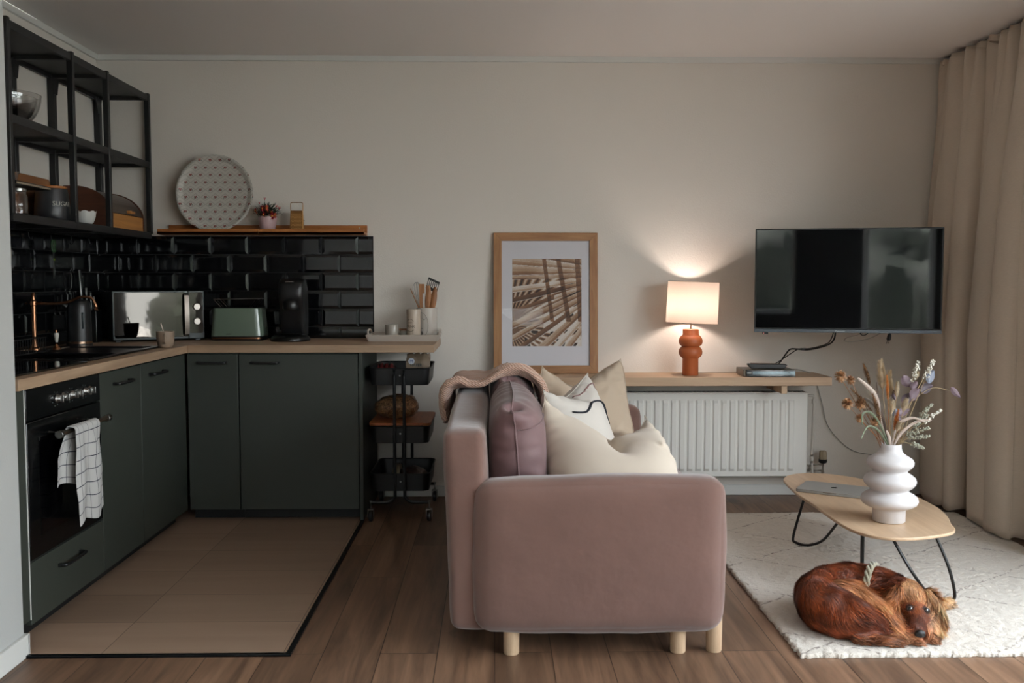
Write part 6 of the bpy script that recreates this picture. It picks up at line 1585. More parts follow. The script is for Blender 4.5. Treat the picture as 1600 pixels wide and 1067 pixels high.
cord('thin grey cable running from behind the receiver down the wall', [(1.60, 5.30, 0.722), (1.72, 5.30, 0.735), (1.79, 5.29, 0.722), (1.848, 5.30, 0.70), (1.865, 5.315, 0.64), (1.90, 5.318, 0.52), (1.925, 5.318, 0.42), (1.98, 5.318, 0.34), (2.06, 5.318, 0.27), (2.15, 5.318, 0.24), (2.36, 5.318, 0.22)], 0.0026, mat('grey_cable', '#8f8c84', 0.6))
cord('thin pale lamp cord lying along the board behind the lamp', [(1.10, 5.21, 0.7195), (1.16, 5.27, 0.7195), (1.25, 5.29, 0.7195), (1.33, 5.28, 0.7195), (1.40, 5.30, 0.7195)], 0.002, M_wcord)
t = thing('wall_socket', 'white socket plate low on the wall, half hidden by the curtain', 'socket', (2.34, 5.325, 0.2))
b = B(); box(b, 2.30, 2.38, YB - 0.012, YB - 0.001, 0.20, 0.28); obj('socket_plate', b, M_white, t, bevel=0.003)

# ------------------------------------------------------------------ curtain and track
def curtain():
    nu, nv = 420, 60; y0, y1 = 5.29, 3.98; zt_, zb_ = 2.474, 0.028
    V = []; UV = []
    for i in range(nu + 1):
        u = i / nu
        for j in range(nv + 1):
            f = j / nv; z = zt_ + (zb_ - zt_) * f; top = (1 - f)
            # broad folds that open towards the floor
            ph = 2*PI * (u * 2.35 + 0.02)
            yb = y0 + (y1 - y0) * u
            big = abs(math.sin(ph / 2 + 0.2 * math.sin(ph))) ** 1.3
            wob = 0.25 * math.sin(f * 3.1 + u * 9)
            mid = abs(math.sin(PI * u * 8.2 + 0.5 * wob + 0.5)) ** 0.75
            fine = abs(math.sin(PI * u * 17.0 + 0.75 * math.sin(u * 23)))
            wb = min(1, f * 1.6) ** 0.8; wm = 0.8 * math.exp(-((f - 0.20) / 0.50) ** 2) + 0.22; wf = math.exp(-(f / 0.10) ** 1.5)
            x = 2.655 - 0.02 * f - 0.165 * big * (0.14 + 0.86 * wb) - 0.095 * mid * wm - 0.055 * fine * wf - 0.055 * wb
            y = yb + 0.085 * math.sin(ph + 0.9) * wb + 0.026 * math.sin(2*PI*u*8.2 + 0.5) * wm
            x += 0.008 * mnoise.noise(Vector((u * 14, f * 3, 1))) ; z += (0.006 * math.sin(u * 60) if j == nv else 0)
            x = min(x, 2.70); y = min(y, 5.318)
            V.append((x, y, z)); UV.append((u, f))
    F = [(i*(nv+1)+j, (i+1)*(nv+1)+j, (i+1)*(nv+1)+j+1, i*(nv+1)+j+1) for i in range(nu) for j in range(nv)]
    m = fabric('beige_curtain_linen', '#d0c2b2', bump=0.15, sc=500, sheen=0.15, var=0.03)
    nt = m.node_tree; N = nt.nodes; L = nt.links; out = N['Material Output']; bs = N['Principled BSDF']
    tc = N.new('ShaderNodeTexCoord'); mp = N.new('ShaderNodeMapping'); mp.inputs['Scale'].default_value = (60, 60, 700); nn = N.new('ShaderNodeTexNoise'); nn.inputs['Scale'].default_value = 1
    L.new(tc.outputs['Object'], mp.inputs[0]); L.new(mp.outputs[0], nn.inputs[0]); mr = N.new('ShaderNodeMapRange'); mr.inputs[3].default_value = 0.86; mr.inputs[4].default_value = 1.12; L.new(nn.outputs[0], mr.inputs[0])
    vm = N.new('ShaderNodeVectorMath'); vm.operation = 'SCALE'; vm.inputs[0].default_value = lin('#d0c2b2')[:3]; L.new(mr.outputs[0], vm.inputs['Scale']); L.new(vm.outputs[0], bs.inputs['Base Color'])
    tr = N.new('ShaderNodeBsdfTranslucent'); tr.inputs[0].default_value = lin('#a8957f'); mx = N.new('ShaderNodeMixShader'); mx.inputs[0].default_value = 0.12
    L.new(bs.outputs[0], mx.inputs[1]); L.new(tr.outputs[0], mx.inputs[2]); L.new(mx.outputs[0], out.inputs[0])
    t = thing('curtain', 'floor length beige linen curtain gathered in deep folds in the right corner', 'curtain', (2.5, 4.6, 0.03))
    o = npmesh('drape', V, F, m, t, 180, UV=UV)
    md = o.modifiers.new('thick', 'SOLIDIFY'); md.thickness = 0.003; md.offset = 0
    # gathered heading tape
    for i in range(10):
        b = B(); u = 0.03 + i * 0.1; y = y0 + (y1 - y0) * u; c = 2.56 - 0.02 * math.sin(i * 2.1)
        tube(b, bez([(c + 0.02, y + 0.03, 2.452), (c - 0.03, y + 0.015, 2.458), (c - 0.045, y, 2.462), (c - 0.03, y - 0.015, 2.458), (c + 0.02, y - 0.03, 2.452)], 4), [0.006] * 17, 6, squash=3.0); obj('heading_pleat', b, m, t, smooth=60)
curtain()
def sheer():
    b = B(); prev = None
    for i in range(121):
        y = -1.75 + 0.75 * i / 120; x = 2.60 + 0.035 * math.sin(i * 0.42)
        row = [b.verts.new((x, y, z)) for z in (0.03, 2.44)]
        if prev: b.faces.new((prev[0], row[0], row[1], prev[1]))
        prev = row
    obj('sheer_curtain', b, fabric('white_voile', '#c8d0d6', bump=0.1), smooth=180, label='white sheer curtain on the window wall, seen mirrored in the microwave door', cat='curtain')
sheer()
t = thing('curtain_track', 'white curtain rail fixed to the ceiling along the window wall', 'curtain rail', (2.585, 3.2, 2.475))
b = B(); box(b, 2.568, 2.606, 0.9, 5.26, 2.479, 2.499); obj('rail', b, mat('rail_white', '#b8aea4', 0.4), t, bevel=0.002)
for k in range(8):
    y = 5.2 - k * 0.155; b = B(); box(b, 2.583, 2.591, y - 0.004, y + 0.004, 2.455, 2.481); obj('glider', b, M_white, t)

# ------------------------------------------------------------------ coffee table
tp_ = [(1.385, 4.34), (1.405, 4.45), (1.47, 4.545), (1.57, 4.585), (1.69, 4.545), (1.80, 4.42), (1.86, 4.25), (1.885, 4.05), (1.880, 3.86), (1.845, 3.70), (1.808, 3.60), (1.785, 3.52), (1.74, 3.465), (1.66, 3.425), (1.56, 3.395), (1.47, 3.40), (1.405, 3.455), (1.375, 3.55), (1.368, 3.70), (1.372, 3.90), (1.368, 4.12)]
pl = [(p.x, p.y) for p in bez([(x, y, 0) for x, y in tp_ + [tp_[0]]], 6)[:-1]]
t = thing('coffee_table', 'low coffee table with an organic pale plywood top on black wire loop legs', 'coffee table', (1.62, 3.98, 0.0))
b = B(); prism(b, pl, 0.268, 0.280); obj('tabletop', b, wood('pale_ash_ply', '#b49678', '#cdb193', 'y', 1.5, 0.35), t, bevel=0.003, smooth=40)
M_leg = mat('black_steel_rod', '#0a0a0c', 0.3)
for pts in ([(1.42, 4.17, 0.268), (1.400, 4.205, 0.15), (1.388, 4.235, 0.05), (1.400, 4.24, 0.026), (1.441, 4.20, 0.023), (1.490, 4.15, 0.055), (1.505, 4.05, 0.14), (1.50, 3.93, 0.23), (1.49, 3.88, 0.268)],
            [(1.51, 3.46, 0.268), (1.56, 3.41, 0.16), (1.635, 3.415, 0.06), (1.69, 3.43, 0.026), (1.722, 3.43, 0.023), (1.737, 3.415, 0.055), (1.715, 3.425, 0.16), (1.68, 3.46, 0.268)],
            [(1.425, 3.52, 0.268), (1.452, 3.585, 0.12), (1.470, 3.635, 0.04), (1.486, 3.675, 0.023), (1.500, 3.71, 0.04), (1.513, 3.745, 0.12), (1.530, 3.79, 0.268)],
            [(1.66, 4.46, 0.268), (1.72, 4.48, 0.14), (1.76, 4.47, 0.04), (1.79, 4.43, 0.023), (1.80, 4.38, 0.04), (1.79, 4.31, 0.14), (1.76, 4.25, 0.268)]):
    b = B(); tube(b, bez(pts, 7), 0.0062, 10); obj('leg', b, M_leg, t)
# laptop
t = thing('laptop', 'closed silver laptop lying at the far end of the coffee table', 'laptop', (1.553, 4.177, 0.2805))
M_alu = mat('silver_aluminium', '#9c9b97', 0.42, 0.3)
t.rotation_euler = (0, 0, math.atan2(3.983 - 4.139, 1.619 - 1.369))
b = B(); vs = prism(b, rrect(-0.148, 0.148, -0.102, 0.102, 0.010, 5), 0.0008, 0.0095); lobj('laptop_base', b, M_alu, t, bevel=0.0015)
b = B(); vs = prism(b, rrect(-0.148, 0.148, -0.102, 0.102, 0.010, 5), 0.0102, 0.0148); lid_ = lobj('laptop_lid', b, M_alu, t, bevel=0.0015)
b = B(); box(b, -0.028, 0.028, -0.103, -0.100, 0.0088, 0.0106); lobj('opening_notch', b, mat('notch_shadow', '#5a4c44', 0.5), t, smooth=None)  # dark strip standing for the shadow in the lid notch
b = B()
for x, y, r, sx in ((-0.0055, 0, 0.0115, 0.85), (0.0055, 0, 0.0115, 0.85), (0, -0.001, 0.0118, 0.9)):
    vs = lathe(b, [(0, 0.0148), (r, 0.0148), (r, 0.0151), (0, 0.0151)], 20); xf(b, vs, TR(x, y, 0) @ SC(sx, 1, 1))
vs = lathe(b, [(0, 0.0148), (0.004, 0.0148), (0.004, 0.0151), (0, 0.0151)], 12); xf(b, vs, TR(0.003, 0.0155, 0) @ RZ(0.8) @ SC(1.5, 0.6, 1))
lobj('lid_emblem', b, mat('dark_mirror_emblem', '#3c3a38', 0.15, 0.8), lid_, smooth=None)

# vase
vx_, vy_ = 1.578, 3.645
pr = [(0, 0), (0.058, 0), (0.0615, 0.003), (0.0620, 0.048), (0.066, 0.054), (0.088, 0.062), (0.103, 0.072), (0.109, 0.085), (0.106, 0.098), (0.094, 0.109), (0.077, 0.117), (0.0705, 0.123), (0.074, 0.130), (0.088, 0.141), (0.097, 0.152), (0.0995, 0.164), (0.096, 0.176), (0.082, 0.188), (0.069, 0.195), (0.0645, 0.201), (0.068, 0.208), (0.080, 0.217), (0.0885, 0.229), (0.0895, 0.240), (0.083, 0.252), (0.064, 0.264), (0.052, 0.272), (0.0445, 0.283), (0.0405, 0.296), (0.0405, 0.309), (0.0385, 0.311), (0.0365, 0.309), (0.0365, 0.290), (0.046, 0.270), (0.03, 0.20), (0, 0.19)]
b = B(); lathe(b, pr, 72, (vx_, vy_, 0.2805)); obj('vase', b, mat('matte_white_ceramic', '#cac6c6', 0.55, bump=0.04, bscale=90), smooth=75, label='bulbous white ceramic vase of stacked rings holding dried flowers', cat='vase')

# dried flowers: offsets from the vase mouth in metres
FZ = 0.2805 + 0.30
def fp(px, py, dy=0.0): return Vector((vx_ + (px - 1396) / 398.0, vy_ + dy, FZ + (697 - py) / 398.0))
r2 = random.Random(12)
M_st = mat('dry_stem', '#8a5a34', 0.8); M_st2 = mat('pale_dry_stem', '#a08a68', 0.8)
def stem_pts(p, curve=0.02):
    a = Vector((vx_ + (p.x - vx_) * 0.10, vy_ + (p.y - vy_) * 0.15, FZ - 0.10)); c = Vector((vx_ + (p.x - vx_) * 0.22, vy_ + (p.y - vy_)*0.25, FZ + 0.01))
    mid = c.lerp(p, 0.5) + Vector((0, 0, curve)); return bez([a, c, mid, p], 6)
def dried(name, label, p, build, m_stem, curve=0.02, r=0.0012, group=None):
    t = thing(name, label, 'dried flower', (vx_, vy_, FZ), group=group)
    sp = stem_pts(p, curve); b = B(); tube(b, sp, r, 6); obj('stem', b, m_stem, t); d = (sp[-1] - sp[-2]).normalized(); build(t, p, d)
def puff(r, m):
    def f(t, p, d):
        b = B()
        for k in range(150):
            v = Vector((r2.gauss(0, 1), r2.gauss(0, 1), r2.gauss(0, 1))).normalized(); q = p + v * r * r2.uniform(0.75, 1.05); leafq(b, p + v * r * 0.15, v, (q - p).length, r * 0.30, 2)
        obj('flower_head', b, m, t, smooth=None)
    return f
def spike(L_, w, m, n=110):
    w *= 1.3
    def f(t, p, d):
        b = B(); a_, c_ = frame_of(d); s = p - d * L_
        for k in range(n):
            f_ = k / n; an = k * 2.4; o = a_ * math.cos(an) + c_ * math.sin(an); ww = w * (0.5 + 0.5 * math.sin(PI * min(1, f_ + 0.1)))
            leafq(b, s + d * L_ * f_ + o * ww * 0.2, (d * 0.9 + o * 0.7), ww * 1.5, ww * 0.55, 2)
        obj('seed_head', b, m, t, smooth=None)
    return f
def fluff(L_, w, m, n=420):
    w *= 1.45
    def f(t, p, d):
        b = B(); a_, c_ = frame_of(d); s = p - d * L_
        for k in range(n):
            f_ = r2.random(); an = r2.uniform(0, 6.28); o = a_ * math.cos(an) + c_ * math.sin(an)
            leafq(b, s + d * L_ * f_, (d * 1.0 + o * 0.5), w * r2.uniform(1.0, 2.0) * (1.15 - 0.6 * f_), w * 0.16, 2)
        obj('plume', b, m, t, smooth=None)
    return f
def sprig(L_, w, m, n=100):
    w *= 1.4
    def f(t, p, d):
        b = B(); a_, c_ = frame_of(d); s = p - d * L_
        for k in range(n):
            f_ = r2.random() ** 0.8; an = r2.uniform(0, 6.28); o = a_ * math.cos(an) + c_ * math.sin(an); q = s + d * L_ * f_ + o * w * r2.uniform(0.2, 1) * (1.1 - 0.7 * f_)
            bmesh.ops.create_icosphere(b, subdivisions=1, radius=r2.uniform(0.0020, 0.0040), matrix=TR(*q))
        obj('blossom_cluster', b, m, t, smooth=None)
    return f
M_tan = mat('tan_puff', '#b08660', 0.9, var=0.3, vscale=80); M_brn = mat('brown_grass', '#7a5a3c', 0.9, var=0.3, vscale=90); M_bge = mat('cream_grass', '#d0c0a6', 0.9, var=0.2, vscale=60)
M_org = mat('orange_grass', '#b8702c', 0.8, var=0.2, vscale=60); M_wht = mat('white_blossom', '#d8d4c8', 0.8, var=0.25, vscale=120); M_gry = mat('grey_green_blossom', '#a2a292', 0.85, var=0.3, vscale=120)
names = ['topmost at the far left', 'right of the topmost tan puff', 'at the far left, level with the board', 'second in the middle row', 'lowest at the left', 'closest to the vase mouth']
for (x, y, r, dy), nm in zip(((1313, 585, .026, 0), (1333, 592, .020, .02), (1322, 628, .025, -.02), (1346, 629, .025, 0), (1340, 650, .018, -.03), (1367, 656, .022, -.02)), names):
    dried('dried_puff_flower', 'tan puff ball dried flower, ' + nm, fp(x, y, dy), puff(r, M_tan), M_st, 0.0)
dried('dried_grass', 'upright brown seed spike at the back left of the bouquet', fp(1354, 567, 0.03), spike(0.085, 0.008, M_brn), M_brn, 0.02)
dried('dried_grass', 'brown seed spike leaning out to the left', fp(1328, 604, -0.01), spike(0.13, 0.009, M_brn), M_brn, 0.035)
dried('dried_grass', 'long brown seed spike in the heart of the bouquet', fp(1360, 612, -0.03), spike(0.12, 0.009, M_brn), M_brn, 0.0)
dried('dried_grass', 'cream feathery grass with the highest tip', fp(1376, 565, 0.0), fluff(0.11, 0.018, M_bge), M_st2, 0.0)
dried('dried_grass', 'cream feathery grass right of the highest one', fp(1393, 581, 0.01), fluff(0.10, 0.014, M_bge), M_st2, 0.0)
dried('dried_grass', 'small cream feathery grass above the vase mouth', fp(1401, 596, -0.02), fluff(0.06, 0.010, M_bge), M_st2, 0.0)
dried('orange_grass', 'orange blade between the cream plumes', fp(1382, 582, -0.03), spike(0.10, 0.006, M_org), M_org, 0.0)
dried('orange_grass', 'orange blade low in the middle of the bouquet', fp(1398, 636, -0.05), spike(0.09, 0.008, M_org), M_org, 0.0)
dried('bunny_tail', 'pale fluffy tuft left of the orange blade', fp(1385, 625, -0.06), fluff(0.05, 0.014, M_bge), M_st2, 0.0)
dried('bunny_tail', 'pale fluffy tuft right of the orange blade', fp(1408, 622, -0.06), fluff(0.05, 0.013, M_bge), M_st2, 0.0)
dried('bunny_tail', 'small pale tuft just above the vase rim', fp(1398, 657, -0.06), fluff(0.04, 0.010, M_bge), M_st2, 0.0)
dried('bunny_tail', 'pale tuft under the white blossom at the top right', fp(1438, 581, 0.01), fluff(0.03, 0.008, M_bge), M_st2, 0.0)
for (x, y, dy, L_, w, m, lab) in ((1461, 559, 0.0, .09, .011, M_wht, 'white blossom sprig reaching highest on the right'), (1439, 562, 0.01, .09, .012, M_wht, 'white blossom sprig forking left at the top right'), (1472, 637, -.02, .09, .008, M_wht, 'white tipped sprig reaching farthest right'), (1461, 629, .0, .07, .008, M_gry, 'grey green sprig above the farthest white tip'),
        (1452, 645, -.01, .08, .010, M_gry, 'grey green sprig slanting up to the right'), (1451, 665, -.03, .09, .009, M_gry, 'grey green sprig in the lower right, upper of two'), (1451, 678, -.04, .09, .009, M_gry, 'grey green sprig in the lower right, lower of two'), (1440, 697, -.05, .05, .008, M_gry, 'lowest grey green sprig, level with the vase rim')):
    dried('blossom_sprig', lab, fp(x, y, dy), sprig(L_, w, m), M_st2, 0.01)
# eucalyptus with purple leaves
t = thing('eucalyptus_branch', 'dusty purple eucalyptus branch with round leaves at the right of the bouquet', 'dried flower', (vx_, vy_, FZ))
b = B(); tube(b, stem_pts(fp(1445, 590, 0.0), 0.03), 0.0014, 6); tube(b, bez([fp(1412, 650), fp(1425, 628), fp(1440, 615), fp(1462, 604), fp(1486, 608)], 5), 0.0010, 6); obj('stem', b, M_st2, t)
M_pur = [mat('plum_leaf', '#3e3038', 0.55, var=0.2, vscale=30), mat('mauve_leaf', '#64525a', 0.55, var=0.2, vscale=30), mat('blue_grey_leaf', '#666b78', 0.5, var=0.2, vscale=30)]
for x, y, a, L_, w, k in ((1421, 594, 2.2, .052, .040, 1), (1431, 601, 1.2, .040, .030, 1), (1452, 605, 0.5, .056, .042, 0), (1456, 586, 1.1, .056, .036, 2), (1420, 622, 1.0, .058, .040, 0), (1428, 612, 0.9, .05, .036, 1), (1414, 642, 0.4, .05, .034, 1), (1403, 645, 2.0, .045, .028, 2), (1438, 620, 0.3, .045, .028, 1), (1501, 612, -0.75, .062, .024, 1), (1400, 615, 1.7, .04, .022, 1), (1413, 655, -0.2, .04, .024, 1)):
    c = fp(x, y, r2.uniform(-0.03, 0.03)); d = Vector((math.cos(a), r2.uniform(-.2, .2), math.sin(a))); b = B()
    sd = d.cross(Vector((0, 1, 0))).normalized(); nn = sd.cross(d); prev = None
    for i in range(9):
        f_ = i / 8; ww = w * math.sin(PI * (0.04 + 0.92 * f_)) ** 0.75; q = c + d * L_ * (f_ - 0.5)
        row = [b.verts.new(q + sd * ww * s_ / 2 + nn * (0.006 * abs(s_) + 0.006 * math.sin(f_ * 3))) for s_ in (-1, -0.5, 0, 0.5, 1)]
        if prev:
            for s_ in range(4): b.faces.new((prev[s_], prev[s_+1], row[s_+1], row[s_]))
        prev = row
    obj('leaf', b, M_pur[k], t, smooth=180)
# long dry and green leaves
def blade(label, pts, w, m, name='dry_leaf'):
    q = bez(pts, 6); b = B(); prev = None; n = len(q)
    for i, p in enumerate(q):
        d = (q[min(i+1, n-1)] - q[max(i-1, 0)]).normalized(); sd = d.cross(Vector((0, 1, 0.3))).normalized(); ww = w * math.sin(PI * (0.03 + 0.94 * (i/(n-1)) )) ** 0.6
        row = [b.verts.new(p + sd * ww * s_ / 2 + Vector((0, abs(s_) * ww * 0.3, 0))) for s_ in (-1, 0, 1)]
        if prev:
            for s_ in range(2): b.faces.new((prev[s_], prev[s_+1], row[s_+1], row[s_]))
        prev = row
    obj(name, b, m, smooth=180, label=label, cat='dried leaf')
M_ivl = mat('ivory_dry_leaf', '#b5a59a', 0.7, var=0.15, vscale=20); M_gl = mat('olive_leaf', '#5e6650', 0.6); M_drk = mat('dark_dry_leaf', '#57483e', 0.7)
base = fp(1395, 705, -0.01)
blade('long ivory dried leaf sweeping to the upper left', [base, fp(1380, 660), fp(1368, 615, -.01), fp(1338, 587, -.02)], 0.020, M_ivl)
blade('ivory dried leaf curling over to the right', [base, fp(1398, 665, -.04), fp(1404, 653, -.06), fp(1420, 648, -.07), fp(1437, 655, -.08)], 0.013, M_ivl)
blade('ivory dried leaf arching right, lower than the curled one', [base, fp(1405, 675, -.04), fp(1425, 655, -.06), (vx_ + 0.13, vy_ - 0.07, FZ + 0.115)], 0.012, M_ivl)
blade('short ivory leaf hugging the left of the vase mouth', [base, fp(1388, 683, -.04), fp(1380, 668, -.05)], 0.012, M_ivl)
blade('dark narrow leaf standing in the middle', [base, fp(1385, 660, .0), fp(1376, 625, 0), fp(1371, 594, 0)], 0.011, M_drk)
blade('olive green leaf arching over at the left', [base, fp(1376, 665, -.03), fp(1358, 642, -.04), fp(1343, 642, -.05), fp(1342, 660, -.05)], 0.010, M_gl)
blade('olive green leaf drooping farthest left', [base, fp(1372, 672, -.04), fp(1352, 662, -.05), fp(1339, 682, -.06)], 0.009, M_gl)
blade('grey dried leaf leaning left behind the ivory one', [base, fp(1386, 650, .03), fp(1372, 630, .04), fp(1360, 622, .05)], 0.014, mat('grey_dry_leaf', '#8f877e', 0.7))
for i, (x, y) in enumerate(((1389, 640), (1404, 668), (1411, 672), (1384, 650), (1420, 668), (1428, 672))):
    b = B(); tube(b, stem_pts(fp(x, y, r2.uniform(-.04, .02)), 0.0), 0.0013, 5); obj('dried_stalk', b, M_st if i % 2 else M_st2, label='bare dried stalk among the flowers, ' + ('second left of the middle', 'right of the middle, shortest', 'right of the middle, second shortest', 'leftmost', 'second from the right', 'rightmost and flattest')[i], cat='dried stalk')

# ------------------------------------------------------------------ rug
def rug():
    x0, x1, y0, y1 = 1.005, 2.452, 2.965, 4.845; nx, ny = 300, 390; rng = np.random.RandomState(5)
    x = np.linspace(x0, x1, nx); y = np.linspace(y0, y1, ny); X, Y = np.meshgrid(x, y, indexing='ij')
    def sm(a, k):
        for _ in range(k): a = (a + np.roll(a, 1, 0) + np.roll(a, -1, 0) + np.roll(a, 1, 1) + np.roll(a, -1, 1)) / 5
        return a
    Z = 0.0165 + 0.0022 * sm(rng.randn(nx, ny), 2) + 0.006 * sm(rng.randn(nx, ny), 14)
    e = np.minimum(np.minimum(X - x0, x1 - X), np.minimum(Y - y0, y1 - Y)); Z -= 0.006 * np.exp(-e / 0.006)
    X = X + (0.0012 * rng.randn(nx, ny)); Y = Y + 0.0012 * rng.randn(nx, ny)
    jit = 0.004 * sm(rng.randn(nx, ny), 3) * 2; X += jit * (e < 0.02); Y += jit * (e < 0.02)
    V = np.stack([X, Y, Z], -1).reshape(-1, 3).tolist(); F = [(i*ny+j, (i+1)*ny+j, (i+1)*ny+j+1, i*ny+j+1) for i in range(nx-1) for j in range(ny-1)]
    ring = [i*ny for i in range(nx)] + [(nx-1)*ny + j for j in range(1, ny)] + [i*ny + ny-1 for i in range(nx-2, -1, -1)] + [j for j in range(ny-2, 0, -1)]
    b0 = len(V); V += [(V[k][0], V[k][1], 0.001) for k in ring]; n = len(ring)
    F += [(ring[(k+1) % n], ring[k], b0 + k, b0 + (k+1) % n) for k in range(n)]
    m = bpy.data.materials.new('cream_shag'); m.use_nodes = True; nt = m.node_tree; N = nt.nodes; L = nt.links; bs = N['Principled BSDF']
    bs.inputs['Roughness'].default_value = 1; bs.inputs['Specular IOR Level'].default_value = 0.05; bs.inputs['Sheen Weight'].default_value = 0.2
    tc = N.new('ShaderNodeTexCoord'); nz = N.new('ShaderNodeTexNoise'); nz.inputs['Scale'].default_value = 9; nz.inputs['Detail'].default_value = 4; L.new(tc.outputs['Object'], nz.inputs[0])
    ad = N.new('ShaderNodeVectorMath'); ad.operation = 'MULTIPLY_ADD'; ad.inputs[1].default_value = (0.05, 0.05, 0); L.new(nz.outputs['Color'], ad.inputs[0]); L.new(tc.outputs['Object'], ad.inputs[2])
    sp = N.new('ShaderNodeSeparateXYZ'); L.new(ad.outputs[0], sp.inputs[0])
    def M(op, a, c=0.0):
        q = N.new('ShaderNodeMath'); q.operation = op
        for k, v in enumerate((a, c)):
            if isinstance(v, (int, float)): q.inputs[k].default_value = v
            else: L.new(v, q.inputs[k])
        return q.outputs[0]
    def lines(sx, sy, o):
        u = M('ADD', M('ADD', M('MULTIPLY', sp.outputs[0], sx), M('MULTIPLY', sp.outputs[1], sy)), o); f = M('ABSOLUTE', M('SUBTRACT', M('FRACT', u), 0.5)); return M('LESS_THAN', f, 0.013)
    ln = M('MAXIMUM', lines(1.55, 2.1, 0.1), lines(-1.55, 2.1, 0.35))
    n2 = N.new('ShaderNodeTexNoise'); n2.inputs['Scale'].default_value = 60; n2.inputs['Detail'].default_value = 2; L.new(tc.outputs['Object'], n2.inputs[0])
    brk = N.new('ShaderNodeMapRange'); brk.inputs[1].default_value = 0.42; brk.inputs[2].default_value = 0.62; L.new(n2.outputs[0], brk.inputs[0])
    fac = M('MULTIPLY', M('MULTIPLY', ln, brk.outputs[0]), 0.75)
    n3 = N.new('ShaderNodeTexNoise'); n3.inputs['Scale'].default_value = 220; L.new(tc.outputs['Object'], n3.inputs[0]); cr = N.new('ShaderNodeMapRange'); cr.inputs[3].default_value = 0.82; cr.inputs[4].default_value = 1.15; L.new(n3.outputs[0], cr.inputs[0])
    vm = N.new('ShaderNodeVectorMath'); vm.operation = 'SCALE'; vm.inputs[0].default_value = lin('#c9c1b6')[:3]; L.new(cr.outputs[0], vm.inputs['Scale'])
    mx = N.new('ShaderNodeMix'); mx.data_type = 'RGBA'; mx.inputs[7].default_value = lin('#5a4a44'); L.new(fac, mx.inputs[0]); L.new(vm.outputs[0], mx.inputs[6]); L.new(mx.outputs[2], bs.inputs['Base Color'])
    bp = N.new('ShaderNodeBump'); bp.inputs['Strength'].default_value = 0.8; bp.inputs['Distance'].default_value = 0.004; L.new(n3.outputs[0], bp.inputs['Height']); L.new(bp.outputs[0], bs.inputs['Normal'])
    npmesh('rug', V, F, m, None, 180, 'cream shaggy rug with thin broken diamond lines under the coffee table', 'rug')
rug()
